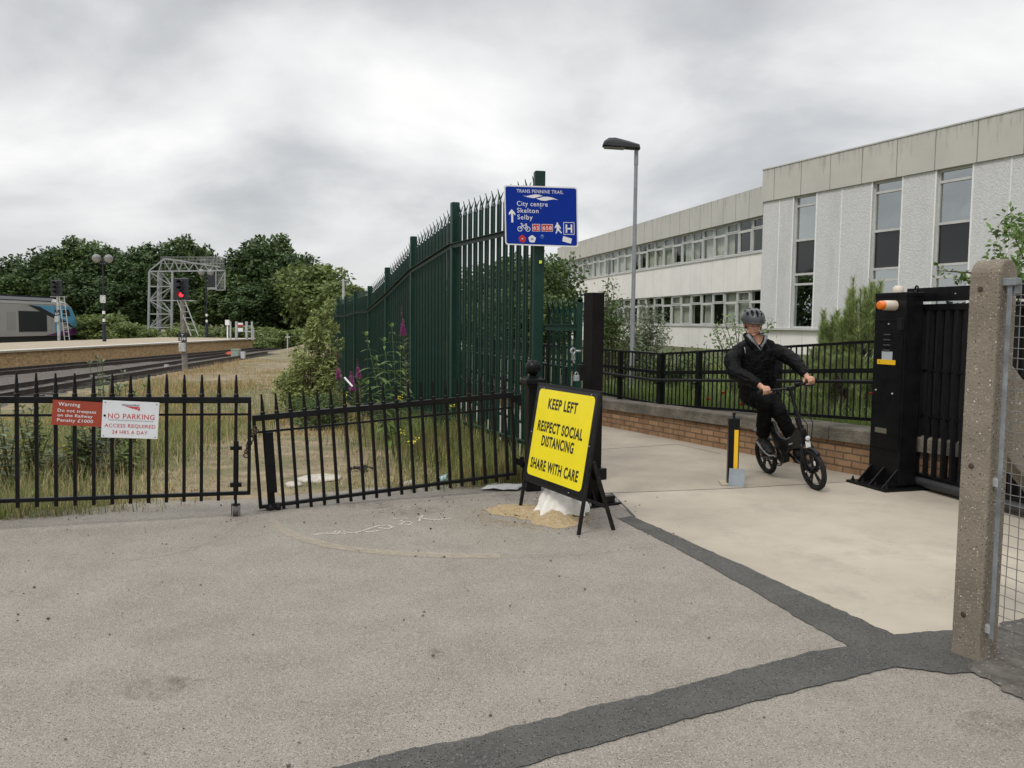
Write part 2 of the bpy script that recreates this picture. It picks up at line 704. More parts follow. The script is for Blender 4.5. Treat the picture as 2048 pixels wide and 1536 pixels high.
sand_m = P('yellow_sand', (0.42, 0.30, 0.155), 0.95, col2=(0.62, 0.485, 0.29), vs=30, bump=1.0, bs=150, detail=9, speck=[(140, 0.33, (0.30, 0.2, 0.1), 0.25), (120, 0.3, (0.72, 0.6, 0.4), 0.2)])
sack_m = P('white_sack', (0.74, 0.72, 0.67), 0.85, var=0.08, vs=18, dirt=((0.5, 0.40, 0.25), 9, 0.6, 0.85))
brick_w = brick('tan_brick', (0.36, 0.215, 0.112), (0.25, 0.142, 0.076), (0.125, 0.09, 0.06))
brick_p = brick('platform_brick', (0.56, 0.37, 0.17), (0.42, 0.265, 0.12), (0.33, 0.25, 0.15), bw=0.24, bh=0.08, blot=(0.35, 0.3, 0.25))
coping_m = P('weathered_coping', (0.085, 0.074, 0.058), 0.92, col2=(0.19, 0.168, 0.132), vs=3.0, bump=0.6, bs=40,
             dirt=((0.042, 0.042, 0.033), 2.4, 0.48, 0.75, (1, 1, 3)))
post_m = P('pebbly_concrete', (0.172, 0.147, 0.113), 0.92, col2=(0.25, 0.216, 0.168), vs=4, bump=0.35, bs=90, detail=11,
           speck=[(60, 0.24, (0.58, 0.53, 0.46), 0.07), (85, 0.3, (0.36, 0.31, 0.25), 0.28), (75, 0.3, (0.10, 0.078, 0.06), 0.2)],
           dirt=((0.145, 0.115, 0.088), 3.0, 0.5, 0.8, (1, 1, 0.4)))
yellow = P('sign_yellow', (0.83, 0.685, 0.012), 0.38, var=0.05, vs=2.2, spec=0.35, dirt=((0.60, 0.50, 0.03), 4, 0.62, 0.95))
ink = P('black_ink', (0.012, 0.012, 0.012), 0.5)
blue = P('sign_blue', (0.0, 0.022, 0.235), 0.4, var=0.04, vs=3, spec=0.15)
signwhite = P('sign_white', (0.66, 0.66, 0.66), 0.45)
signred = P('sign_red', (0.42, 0.012, 0.02), 0.4)
signredink = P('red_lettering', (0.52, 0.045, 0.06), 0.5)
brownred = P('sign_brown_red', (0.30, 0.042, 0.018), 0.45, var=0.06, vs=6)
amber = P('amber_lens', (0.80, 0.17, 0.01), 0.25, coat=0.5)
stickery = P('sticker_yellow', (0.80, 0.47, 0.01), 0.45)
cream = P('cream_plastic', (0.62, 0.55, 0.44), 0.45)
greyst = P('grey_sticker', (0.40, 0.42, 0.44), 0.5)

# ---------------------------------------------------------------- ground
FENCE = [(1079, 8.4), (910, 10.62), (827, 13.2), (775, 15.8), (740, 18.4), (711, 21.0), (692, 23.6), (677, 26.2), (664, 28.8)]
FTOP = [343, 405, 473, 535, 572, 582, 593, 597, 600]
FP = []
for (px_, Y_), t_ in zip(FENCE, FTOP):
    q_ = D(px_, t_, Y_)
    FP.append(V((q_.x, Y_, q_.z)))


def fence_x(y):
    if y <= FP[0].y:
        return FP[0].x
    for a, b in zip(FP, FP[1:]):
        if y <= b.y:
            return a.x + (b.x - a.x) * (y - a.y) / (b.y - a.y)
    return FP[-1].x - 0.29 * (y - FP[-1].y)


def sst(a, b, x):
    t = min(1, max(0, (x - a) / (b - a)))
    return t * t * (3 - 2 * t)


def gz(x, y):
    z = -0.70 * sst(8.6, 20.0, y)
    side = sst(0.1, 1.2, x - fence_x(y))
    z = z * (1 - side)
    if y > 60:
        z -= 0.6 * sst(60, 120, y) * side
    k = 0.03 * noise.noise(V((x * 0.5, y * 0.5, 0))) + 0.015 * noise.noise(V((x * 2.1, y * 2.1, 3)))
    return z - 0.035 + k * sst(8.0, 10.0, y) * (1 - side)


def axis(lo, hi, step, far, g=1.35):
    a = [lo + step * i for i in range(int((hi - lo) / step) + 1)]
    s = step
    while a[-1] < far:
        s *= g
        a.append(a[-1] + s)
    s = step
    while a[0] > -far:
        s *= g
        a.insert(0, a[0] - s)
    return a


mb = MB()
xs, ys = axis(-14, 7, 0.25, 1500), axis(-2, 32, 0.25, 1500)
vs = [(x, y, gz(x, y)) for y in ys for x in xs]
nx = len(xs)
fs = [(j * nx + i, j * nx + i + 1, (j + 1) * nx + i + 1, (j + 1) * nx + i) for j in range(len(ys) - 1) for i in range(nx - 1)]
mb.add(vs, fs)
mb.build('ground', earth_m, smooth=True, kind='structure')


def rag(poly, step=0.06, amp=0.012, seed=0.0, closed=True):
    """close a polygon of ground points with a slightly ragged edge"""
    out = []
    n = len(poly)
    for i in range(n if closed else n - 1):
        a, b = V(poly[i][:2]), V(poly[(i + 1) % n][:2])
        L = (b - a).length
        k = max(1, min(400, int(L / step)))
        d = (b - a).normalized()
        pn = V((-d.y, d.x))
        for j in range(k):
            p = a + (b - a) * (j / k)
            w = noise.noise(V((p.x * 4, p.y * 4, seed))) * 1.2 + noise.noise(V((p.x * 17, p.y * 17, seed + 5))) + 0.6 * noise.noise(V((p.x * 45, p.y * 45, seed + 8)))
            p = p + pn * (w * amp)
            out.append((p.x, p.y))
    return out


def sheet(name, poly, z, m, thick=0.0, kind='structure'):
    mb = MB()
    if thick:
        mb.prism(poly, (0, 0, z - thick), (1, 0, 0), (0, 1, 0), (0, 0, thick))
    else:
        mb.flat(poly, (0, 0, z), (1, 0, 0), (0, 1, 0))
        nrm = sum(poly[i][0] * poly[(i + 1) % len(poly)][1] - poly[(i + 1) % len(poly)][0] * poly[i][1] for i in range(len(poly)))
        if nrm < 0:
            mb.f = [f[::-1] for f in mb.f]
    return mb.build(name, m, kind=kind)


def gp(*pts, z=0.0):
    return [G(x, y, z).to_2d() for x, y in pts]


edge = gp((-300, 1060), (-60, 1040), (0, 1030), (60, 1023), (120, 1020), (200, 1012), (300, 1003), (420, 1000), (520, 998), (640, 985), (760, 975),
          (900, 968), (1000, 962), (1070, 958), (1170, 950))
sheet('forecourt', rag(edge, 0.08, 0.03, closed=False) + [(9, 8.0), (9, -6), (-14, -6), (-14, 3.5)], 0.0, asphalt, thick=0.03)

# old concrete path beside the wall, new cream apron
W0, W1 = G(1198, 850), G(1735, 955)
wdir = (W1 - W0).normalized()
wnorm = V((-wdir.y, wdir.x, 0))          # away from the camera
WL, WR = W0 - wdir * 9.0, W1 + wdir * 4.0
jl = gp((1168, 988), (1230, 985.5), (1460, 977), (1700, 963))
sheet('concrete_path', [*jl, (W1 + wdir * 0.1).to_2d(), W0.to_2d(), (W0 - wdir * 5).to_2d(), V((-1.0, 15.5)), V((0.25, 9.0))], 0.0028, path_m)
mb = MB()
ap = gp((1232, 1006), (1270, 1035), (1500, 1138), (1785, 1270), (1905, 1262), (2300, 1240)) + [V((8, 4)), V((8, 9.5))] + gp((1800, 957), (1700, 963), (1460, 977), (1226, 985.7))
sheet('concrete_apron', rag(ap, 0.08, 0.008), 0.0030, apron_m)
mb = MB()
for pts, w in (([(1168, 988), (1230, 985.5), (1460, 977), (1700, 963), (1790, 957.5)], 0.016), ([(1222, 985), (1270, 1034)], 0.02), ([(1195, 899), (1290, 893), (1352, 888), (1440, 907)], 0.012)):
    q = [G(x, y, 0.0046) for x, y in pts]
    for a, b in zip(q, q[1:]):
        d = (b - a).normalized()
        s = V((-d.y, d.x, 0)) * (w / 2)
        mb.add([a - s, b - s, b + s, a + s], [(0, 1, 2, 3)])
mb.build('expansion_joint', joint_m, kind='structure')

t1 = gp((1235, 1037), (1262, 1033), (1275, 1038), (1500, 1139), (1786, 1269), (1800, 1300), (1730, 1310), (1700, 1295), (1600, 1240), (1560, 1215), (1450, 1150), (1330, 1085))
sheet('trench_patch', rag(t1, 0.022, 0.013, 2), 0.0045, patch)
t2 = gp((560, 1562), (678, 1536), (811, 1504), (990, 1466), (1205, 1412), (1299, 1391), (1350, 1377), (1457, 1347), (1544, 1326), (1620, 1306), (1709, 1292), (1786, 1271),
        (1905, 1262), (2000, 1262), (2000, 1345), (1900, 1348), (1788, 1335), (1690, 1360), (1556, 1393), (1366, 1443), (1200, 1489), (1044, 1536), (930, 1572))
sheet('trench_patch', rag(t2, 0.018, 0.011, 4), 0.0060, patch)
t3 = gp((1935, 1345), (1990, 1372), (2040, 1400), (2200, 1460), (2300, 1300), (2048, 1240), (1985, 1262), (1960, 1300))
sheet('dirt_strip', rag(t3, 0.02, 0.03, 6), 0.0075, dirt_m)


def mark_mat(name, col, lo, hi, sc):
    m = P(name, col, 0.9, var=0.1, vs=20)
    N, L = m.node_tree.nodes, m.node_tree.links
    tc = N.new('ShaderNodeTexCoord')
    no = N.new('ShaderNodeTexNoise')
    no.inputs['Scale'].default_value = sc
    no.inputs['Detail'].default_value = 6
    no.inputs['Roughness'].default_value = 0.75
    L.new(tc.outputs['Object'], no.inputs[0])
    mr = N.new('ShaderNodeMapRange')
    mr.inputs['From Min'].default_value = lo
    mr.inputs['From Max'].default_value = hi
    L.new(no.outputs['Fac'], mr.inputs['Value'])
    L.new(mr.outputs[0], N['Principled BSDF'].inputs['Alpha'])
    return m


scuff = mark_mat('wheel_scuff', (0.44, 0.385, 0.29), 0.25, 0.85, 22)
scuff2 = mark_mat('faint_scuff', (0.38, 0.34, 0.28), 0.38, 1.0, 22)
chalk = mark_mat('chalk_mark', (0.58, 0.56, 0.52), 0.28, 0.62, 40)


def ribbon(mb, pts, w, z=0.004, ws=None, mat=0):
    q = [G(x, y, z) for x, y in pts]
    vs, fs = [], []
    for i, p in enumerate(q):
        d = (q[min(i + 1, len(q) - 1)] - q[max(i - 1, 0)]).normalized()
        ww = w if ws is None else ws[i]
        s = V((-d.y, d.x, 0)) * (ww / 2)
        vs += [p - s, p + s]
        if i:
            fs.append((2 * i - 2, 2 * i, 2 * i + 1, 2 * i - 1))
    mb.add(vs, fs, mat)


mb = MB()
ribbon(mb, [(542, 1040), (556, 1053), (580, 1068), (615, 1080), (660, 1091), (720, 1100), (800, 1107), (900, 1111), (1000, 1112)], 0.1,
       ws=[0.06, 0.08, 0.09, 0.10, 0.10, 0.10, 0.11, 0.11, 0.11])
ribbon(mb, [(1000, 1112), (1080, 1111), (1180, 1106), (1270, 1098)], 0.1, mat=1, ws=[0.11, 0.1, 0.09, 0.03])
ribbon(mb, [(478, 1042), (455, 1070), (400, 1090), (330, 1110), (240, 1122)], 0.05, mat=1)
mb.build('wheel_scuff_mark', [scuff, scuff2], kind='structure')
mb = MB()
for pts in ([(625, 1070), (650, 1066), (672, 1068), (690, 1064), (710, 1066), (735, 1058)], [(668, 1063), (690, 1068), (688, 1061), (662, 1067)],
            [(735, 1058), (755, 1052), (775, 1050), (786, 1054), (775, 1058), (757, 1055)], [(786, 1037), (815, 1036), (800, 1042), (826, 1044), (818, 1050), (800, 1049), (812, 1042)],
            [(835, 1035), (870, 1040), (905, 1036)], [(845, 1030), (838, 1042)], [(720, 1061), (740, 1064), (760, 1060)]):
    ribbon(mb, pts, 0.020)
mb.build('chalk_scribble', chalk, kind='structure')
# stains on the asphalt and grit lying about
stain = mark_mat('dark_stain', (0.11, 0.095, 0.08), 0.45, 1.1, 12)
mb = MB()
for (cx, cy, rx, ry) in ((320, 1375, 0.16, 0.04), (375, 1368, 0.08, 0.02), (1060, 990, 0.35, 0.10), (820, 1020, 0.3, 0.06), (1990, 1450, 0.16, 0.04), (870, 1305, 0.05, 0.02), (740, 1010, 0.2, 0.05)):
    c = G(cx, cy, 0.0055)
    mb.flat([(rx * math.cos(t) * (1 + 0.3 * noise.noise(V((math.cos(t) * 2, math.sin(t) * 2, cx)))), ry * 3 * math.sin(t)) for t in np.linspace(0, 6.2, 24)], c, (1, 0, 0), (0, 1, 0))
mb.build('ground_stain', stain, kind='structure')
grit_m = P('grit', (0.11, 0.097, 0.082), 0.9, island=0.7)
mb = MB()
for i in range(330):
    x, y = random.uniform(-3.5, 1.2), random.uniform(2.2, 7.2)
    if i % 3 == 0:
        x, y = random.gauss(0.0, 0.7), random.gauss(6.9, 0.5)
    r = random.choice((0.004, 0.005, 0.006, 0.009)) * random.uniform(0.7, 1.3)
    mb.ball((x, y, r * 0.4 + 0.004), (r, r * random.uniform(0.6, 1), r * 0.6), 5, 3, R=Matrix.Rotation(random.random() * 6, 3, 'Z'))
mb.build('grit', grit_m, kind='stuff', label='loose grit and dark chips scattered over the grey asphalt')
# ---------------------------------------------------------------- wall, garden, railings
mb = MB()
Lw = (WR - WL).length


def wall_h(s):      # coping top height along the wall
    return 0.42 + 0.08 * min(1.4, max(-0.6, (s - (W0 - WL).length) / (W1 - W0).length))


N_ = 24
top, cop = [], []
wall = thing('garden_wall', W0, 'low tan brick wall with dark weathered coping beside the concrete path', 'wall')
mb, mc = MB(), MB()
for i in range(N_):
    s0, s1 = Lw * i / N_, Lw * (i + 1) / N_
    a, b = WL + wdir * s0, WL + wdir * s1
    h0, h1 = wall_h(s0) - 0.15, wall_h(s1) - 0.15
    for off, fl in ((0.0, 0), (0.33, 1)):
        o = wnorm * off
        q = [a + o + V((0, 0, -0.1)), b + o + V((0, 0, -0.1)), b + o + V((0, 0, h1)), a + o + V((0, 0, h0))]
        u = [(s0, -0.1), (s1, -0.1), (s1, h1), (s0, h0)]
        mb.add(q if not fl else q[::-1], [(0, 1, 2, 3)], uvs=[u if not fl else u[::-1]])
    if i % 2 == 0:      # coping stones with fine gaps
        s1 = Lw * (i + 2) / N_ - 0.008
        a2, b2 = WL + wdir * s0, WL + wdir * s1
        t0, t1_ = wall_h(s0), wall_h(s1)
        prof = [(-0.045, -0.148), (-0.045, -0.018), (-0.03, 0.0), (0.36, 0.0), (0.375, -0.018), (0.375, -0.148)]
        vs = [a2 + wnorm * p + V((0, 0, t0 + z)) for p, z in prof] + [b2 + wnorm * p + V((0, 0, t1_ + z)) for p, z in prof]
        k = len(prof)
        mc.add(vs, [tuple(range(k))[::-1], tuple(range(k, 2 * k))] + [(j, (j + 1) % k, k + (j + 1) % k, k + j) for j in range(k)])
mb.build('brickwork', brick_w, wall)
mc.build('coping', coping_m, wall)

garden_m = P('garden_soil', (0.055, 0.065, 0.022), 0.95, col2=(0.10, 0.10, 0.045), vs=2, bump=0.7, bs=20)
gpoly = [(WL + wnorm * 0.3), (WR + wnorm * 0.3), V((30, 10, 0)), V((30, 70, 0)), V((2, 75, 0)), V((-2, 40, 0))]
mb = MB()
mb.prism([(p.x, p.y) for p in gpoly], (0, 0, 0.05), (1, 0, 0), (0, 1, 0), (0, 0, 0.33))
mb.build('garden_ground', garden_m, kind='structure')


def railing(nm, label, pts, zb, zt, n_bal, mid=True, hand=True, side=1, posts=None, group='black railings along the path', rails=0.04):
    """pts: world xy of the ends, zb/zt bottom and top rail heights at each end"""
    a, b = V((*pts[0], 0)), V((*pts[1], 0))
    r = thing(nm, a, label, 'railing', group)
    d = (b - a).normalized()
    nn = V((d.y, -d.x, 0)) * side        # towards the path

    def at(t, k):
        p = a + (b - a) * t
        z0, z1 = zb[0] + (zb[1] - zb[0]) * t, zt[0] + (zt[1] - zt[0]) * t
        p.z = z0 + (z1 - z0) * k
        return p
    for k, w, h, nme in ((0, 0.04, 0.035, 'bottom_rail'), (1, 0.045, 0.03, 'top_rail')) + (((0.63, 0.035, 0.05, 'middle_rail'),) if mid else ()):
        m = MB()
        m.beam(at(0, k), at(1, k), w, h)
        m.build(nme, black, r)
    if hand:
        m = MB()
        m.path([at(0, 0.49) + nn * 0.11, at(1, 0.49) + nn * 0.11], 0.021, 10)
        m.build('handrail', black, r, smooth='auto')
    for t in (posts or (0.0, 0.5, 1.0)):
        m = MB()
        p, q = at(t, -0.22), at(t, 1.0)
        q.z += 0.012
        m.beam(p, q, 0.065, 0.065, up=d)
        if hand:
            c = at(t, 0.43)
            m.beam(c + nn * 0.03, c + nn * 0.12, 0.05, 0.02)
            m.beam(c + nn * 0.11, at(t, 0.49) + nn * 0.11, 0.014, 0.02, up=d)
        m.build('post', black, r, bevel=0.004)
    for i in range(1, n_bal):
        m = MB()
        m.beam(at(i / n_bal, 0.0), at(i / n_bal, 1.0), 0.014, 0.014, up=d)
        m.build('baluster', black2, r)
    return r


def onwall(px, off=0.2):     # point above the wall line (offset back) on the line of sight
    d = ray(px, 800)
    p0, k = W0 + wnorm * off, V((-wdir.y, wdir.x))
    t = (p0.to_2d().dot(k)) / (d.to_2d().dot(k))
    return V((d.x * t, d.y * t))


c0 = onwall(1150)
c1 = onwall(1321)
c2 = onwall(1760)
RZ = lambda px, py, p: D(px, py, p.y).z
railing('parapet_railing', 'black railing on the wall between the black gate post and the bend', (c0, c1), (0.51, RZ(1319, 809, c1)), (RZ(1150, 695, c0), RZ(1321, 708, c1)), 26, posts=(0.0, 0.56, 1.0))
railing('parapet_railing', 'black railing on the wall behind the cyclist, from the bend to the tall black cabinet', (c1, c2), (RZ(1319, 809, c1), RZ(1742, 840, c2)), (RZ(1321, 708, c1), RZ(1742, 682, c2)), 44, posts=(0.22, 0.61, 1.0))
# ramp railings behind the green fence
q0, q1 = D(1140, 800, 9.6).to_2d(), D(916, 800, 15.2).to_2d()
railing('ramp_railing', 'black railing seen through the green palisade bay by the blue sign', (q0, q1), (0.22, 0.22), (1.07, 1.07), 46, posts=(0.3, 0.65, 1.0), side=-1)
q2, q3 = c0, V((-0.9, 21.5))
railing('ramp_railing', 'far black railing down the ramp behind the green fence, under the trees', (q2, q3), (0.51, 0.45), (RZ(1150, 695, c0), 1.2), 60, posts=(0.25, 0.5, 0.75, 1.0))
# ---------------------------------------------------------------- swing gate leaves
GATEG = 'leaves of the black swing gate'


def gate_leaf(M, L, n, first, zb, zth, zt, label, stile_in, spike=0.165, below=0.055):
    r = thing('gate_leaf', None, label, 'gate', GATEG, M=M)
    T = M

    def bld(nme, fn, smooth=False, bevel=0.0):
        m = MB()
        m.T = T
        fn(m)
        return m.build(nme, black, r, smooth=smooth, bevel=bevel)
    bld('top_rail', lambda m: m.beam((0, 0, zt), (L, 0, zt), 0.045, 0.05), bevel=0.004)
    bld('middle_rail', lambda m: m.beam((0, 0, zth), (L, 0, zth), 0.012, 0.018))
    bld('bottom_rail', lambda m: m.beam((0, 0, zb), (L, 0, zb), 0.04, 0.03), bevel=0.003)
    for x in (0.012, L - 0.012):
        bld('stile', lambda m: m.beam((x, 0, zb - 0.015), (x, 0, zt + 0.02), 0.042, 0.026, up=(1, 0, 0)), bevel=0.003)
    for i in range(n):
        x = first + i * (L - first - stile_in) / (n - 1)

        def bar(m):
            m.beam((x, 0, zb - below), (x, 0, zt + 0.035), 0.025, 0.025, up=(1, 0, 0))
            m.path([(x, 0, zt + 0.025), (x, 0, zt + 0.045), (x, 0, zt + 0.052), (x, 0, zt + 0.06), (x, 0, zt + spike), (x, 0, zt + spike + 0.03)],
                   [0.019, 0.019, 0.014, 0.0155, 0.009, 0.006], 8)
        bld('bar', bar)
    return r, T


# left leaf: its free end at px 500, hinge end beyond the picture's left edge
A_ = G(500, 1040)
A_ = V((A_.x, 6.6, 0))
A_.x = D(500, 1000, 6.6).x
dl = V((-0.948, -0.318, 0.02))
Ml = frame(A_, dl)
leafL, TL = gate_leaf(Ml, 2.42, 18, 0.115, 0.195, 0.83, 0.945, 'black spiked gate leaf that carries the red and the white sign', 0.13, spike=0.17)
m = MB()
m.T = TL
x_ = 0.112
m.beam((x_, -0.045, 0.20), (x_, -0.045, 0.61), 0.04, 0.04, up=(1, 0, 0))
m.beam((x_, -0.04, 0.54), (x_, -0.04, 0.57), 0.06, 0.09, up=(1, 0, 0))
m.beam((x_, -0.04, 0.24), (x_, -0.04, 0.275), 0.06, 0.09, up=(1, 0, 0))
m.beam((x_, -0.045, 0.06), (x_, -0.045, 0.2), 0.02, 0.02, up=(1, 0, 0))
m.beam((x_ - 0.034, -0.045, 0.095), (x_ + 0.034, -0.045, 0.095), 0.05, 0.012)
m.beam((x_ - 0.032, -0.045, 0.01), (x_ - 0.032, -0.045, 0.095), 0.05, 0.006, up=(1, 0, 0))
m.beam((x_ + 0.032, -0.045, 0.01), (x_ + 0.032, -0.045, 0.095), 0.05, 0.006, up=(1, 0, 0))
db = m.build('drop_bolt', black, leafL, bevel=0.003)
m = MB()
m.T = TL
m.lathe([(0.02, -0.024), (0.042, -0.022), (0.045, -0.012), (0.045, 0.012), (0.042, 0.022), (0.02, 0.024)], (x_, -0.045, 0.046), (1, 0, 0), 20)
m.build('caster_wheel', P('worn_rubber', (0.09, 0.085, 0.08), 0.7, var=0.3, vs=30), db, smooth='auto')

# right leaf, sagging from its hinge on the ball-topped post
BR, BL = D(1032, 947, 7.70), D(518, 1014, 6.80)
Mr = frame(BR, BL - BR)
LR = (BL - BR).length
leafR, TR = gate_leaf(Mr, LR, 20, 0.085, 0.0, 0.625, 0.745, 'black spiked gate leaf sagging from the ball-topped post', 0.085, spike=0.165)
m = MB()
m.T = TR
x_ = LR - 0.115
m.beam((x_, 0.0, 0.11), (x_, 0.0, 0.62), 0.075, 0.075, up=(1, 0, 0))
m.beam((x_, 0.0, -0.02), (x_, 0.0, 0.12), 0.034, 0.034, up=(1, 0, 0))
m.build('wheel_spring', black, leafR, bevel=0.004)
m = MB()
m.T = TR
m.beam((x_ - 0.06, 0, -0.012), (x_ + 0.06, 0, -0.012), 0.06, 0.03)
for sx in (-0.035, 0.035):
    m.lathe([(0.015, -0.015), (0.038, -0.015), (0.042, -0.008), (0.042, 0.008), (0.038, 0.015), (0.015, 0.015)], (x_ + sx * 0.9, 0.0, -0.022), (1, 0.3, 0), 18)
m.build('caster_wheel', black2, leafR, smooth='auto')
m = MB()
m.T = TR
for zz in (0.71, 0.12):
    m.beam((0.0, 0, zz), (-0.075, -0.005, zz - 0.03), 0.03, 0.06)
    m.tube((-0.07, -0.005, zz - 0.07), (-0.07, -0.005, zz + 0.03), 0.02, n=10)
m.build('hinge', black, leafR)

# chain between the leaves
m = MB()
rc = random.Random(3)
cpts = [D(511, 857, 6.66), D(507, 868, 6.64), D(503, 878, 6.63), D(499, 886, 6.63), D(495, 893, 6.62), D(493, 902, 6.62), D(492, 911, 6.62), D(496, 898, 6.60), D(506, 862, 6.6), D(513, 862, 6.68)]
for i, p in enumerate(cpts):
    ax = V((rc.uniform(-1, 1), rc.uniform(-1, 1), rc.uniform(-0.4, 0.4)))
    m.torus(p, ax, 0.019, 0.0055, 12, 6)
cp_ = cpts[4]
m.build('chain', rust, label='rusty chain wrapped round the meeting stiles of the two gate leaves', cat='chain', loc=tuple(cp_), smooth=True)

# hinge post with ball finial
HP = D(1063, 985, 7.78)
hz = 0.0
hp = thing('gate_post', (HP.x, HP.y, 0), 'black square post with a ball finial where the sagging leaf hangs', 'gate post', yaw=0.3)
T = MW[hp]
m = MB(); m.T = T
m.box((0, 0, 0.50), (0.115, 0.115, 1.02))
m.box((0, 0, 0.14), (0.15, 0.15, 0.28))
m.build('shaft', black, hp, bevel=0.008)
m = MB(); m.T = T
m.box((0, 0, 1.00), (0.15, 0.15, 0.03))
m.box((0, 0, 1.035), (0.19, 0.19, 0.045), taper=1.0)
m.box((0, 0, 1.075), (0.19, 0.19, 0.036), taper=0.42)
m.build('cap', black, hp, bevel=0.006)
m = MB(); m.T = T
m.lathe([(0.03, 1.085), (0.036, 1.10), (0.03, 1.108)] + [(0.075 * math.sin(a), 1.168 - 0.075 * math.cos(a)) for a in np.linspace(0.45, math.pi, 12)], (0, 0, 0), n=24)
m.build('ball_finial', black, hp, smooth='auto')

# ---------------------------------------------------------------- signs on the left leaf


def plate(nme, M, w, h, t, m, label, cat, parent=None, bevel=0.0):
    mb = MB()
    mb.T = M
    mb.box((w / 2, 0, h / 2), (w, t, h))
    return mb


def sign_frame(pxl, pxr, yl, yr, Yl, Yr):
    """origin lower left of the sign face, x along it"""
    a, b = D(pxl, yl, Yl), D(pxr, yr, Yr)
    M = frame(a, b - a)
    return M, (b - a).length


# depth of the leaf plane under a pixel
nl = V((dl.y, -dl.x, 0)).normalized()


def onleaf(px, py, off):
    return PL(px, py, A_ + (-nl if nl.y > 0 else nl) * off, nl)


a, b, c = onleaf(102.5, 849, 0.032), onleaf(201, 854, 0.032), onleaf(104, 799, 0.032)
Mw = frame(a, b - a, c - a)
w_, h_ = (b - a).length, (c - a).length
ws_ = thing('warning_sign', None, 'brown-red trespass warning plate with white wording, on the gate leaf', 'sign', M=Mw)
MW[ws_] = Mw
ws_.matrix_world = Mw
m = MB(); m.T = Mw
m.box((w_ / 2 + 0.01, 0, h_ / 2), (w_ + 0.02, 0.004, h_))
m.build('plate', brownred, ws_)
m = MB(); m.T = None
X, Z = Mw.to_3x3() @ V((1, 0, 0)), Mw.to_3x3() @ V((0, 0, 1))
Yn = Mw.to_3x3() @ V((0, -1, 0))
o = Mw.translation + Yn * 0.0035


def tx(m, s, fx, fz, h, wfrac, mat=0, bold=0.012, align='L', shear=0.0, W=None, H=None, O=None, XX=None, ZZ=None):
    W, H, O = W or w_, H or h_, O or o
    m.text(s, O + (XX or X) * (fx * W) + (ZZ or Z) * (fz * H), XX or X, ZZ or Z, h * H, wfrac * W if wfrac else None, mat, align, bold, shear, space=1.08)


tx(m, 'Warning', 0.115, 0.775, 0.155, 0.44)
tx(m, 'Do not trespass', 0.11, 0.535, 0.125, 0.78)
tx(m, 'on the Railway', 0.11, 0.345, 0.125, 0.715)
tx(m, 'Penalty £1000', 0.11, 0.145, 0.13, 0.73)
m.build('lettering', signwhite, ws_)

a, b, c = onleaf(202, 874.5, 0.040), onleaf(315, 878, 0.040), onleaf(203.5, 800, 0.040)
Mw = frame(a, b - a, c - a)
w_, h_ = (b - a).length, (c - a).length
np_ = thing('parking_sign', None, 'white plate with red no parking wording, on the gate leaf', 'sign', M=Mw)
m = MB(); m.T = Mw
m.box((w_ / 2, 0, h_ / 2), (w_, 0.004, h_))
m.build('plate', P('white_plate', (0.66, 0.68, 0.70), 0.5, var=0.04, vs=6), np_)
X, Z = Mw.to_3x3() @ V((1, 0, 0)), Mw.to_3x3() @ V((0, 0, 1))
Yn = Mw.to_3x3() @ V((0, -1, 0))
o = Mw.translation + Yn * 0.0035
m = MB()
for tx_ in (('NO PARKING', 0.515, 0.52, 0.145, 0.82), ('ACCESS REQUIRED', 0.50, 0.285, 0.10, 0.90), ('24 HRS A DAY', 0.50, 0.11, 0.10, 0.625)):
    m = MB()
    tx(m, *tx_, bold=0.004, align='C')
    m.build('lettering', signredink, np_)
m = MB()
tx(m, 'NetworkRail', 0.49, 0.875, 0.05, 0.31, bold=0.02, align='C', shear=0.25)
m.build('logo_lettering', P('navy_ink', (0.02, 0.04, 0.12), 0.5), np_)
m = MB()
q = lambda pts: m.flat([(x * w_, z * h_) for x, z in pts], o, X, Z)
q([(0.385, 0.865), (0.655, 0.855), (0.60, 0.825), (0.53, 0.80)])
q([(0.545, 0.797), (0.645, 0.84), (0.655, 0.855), (0.60, 0.78)])
q([(0.61, 0.772), (0.66, 0.84), (0.655, 0.745)])
q([(0.565, 0.787), (0.655, 0.853), (0.66, 0.855), (0.585, 0.785)])
m.build('logo', signredink, np_)
m = MB()
m.flat([(0.11 * w_, 0.470 * h_), (0.91 * w_, 0.465 * h_), (0.91 * w_, 0.485 * h_), (0.11 * w_, 0.490 * h_)], o, X, Z)
m.build('rule', greyst, np_)
m = MB()
for fx, fz, r in ((0.045, 0.945, 0.004), (0.955, 0.945, 0.004), (0.04, 0.05, 0.004), (0.955, 0.05, 0.004), (0.045, 0.59, 0.009)):
    m.lathe([(r, 0), (r * 0.7, 0.004)], o + X * (fx * w_) + Z * (fz * h_), Yn, 10)
m.build('screw', black2, np_)

# ---------------------------------------------------------------- yellow A-frame sign
FL, FR = G(1040, 1018), G(1157, 1070)
e = (FR - FL).normalized()
nb = V((-e.y, e.x, 0))                   # behind the board
if nb.x < 0:
    nb = -nb
lean = (V((0, 0, 1)) + nb * 0.165).normalized()
Ms = frame(FL, e, lean)
Ls = (FR - FL).length
sg = thing('road_sign', None, 'yellow keep left board in a black folding frame beside the spilt sand', 'sign', M=Ms)
X, Z = Ms.to_3x3() @ V((1, 0, 0)), Ms.to_3x3() @ V((0, 0, 1))
Yn = Ms.to_3x3() @ V((0, -1, 0))
if Yn.dot(V((0, -1, 0))) < 0:
    Yn = -Yn
H_ = 1.09
framem = P('worn_black_steel', (0.011, 0.0105, 0.0105), 0.55, spec=0.25, var=0.4, vs=18, dirt=((0.07, 0.055, 0.045), 14, 0.6, 0.85))


def onb(x, z, y=0.0):
    return Ms.translation + X * x + Z * z + Yn * y


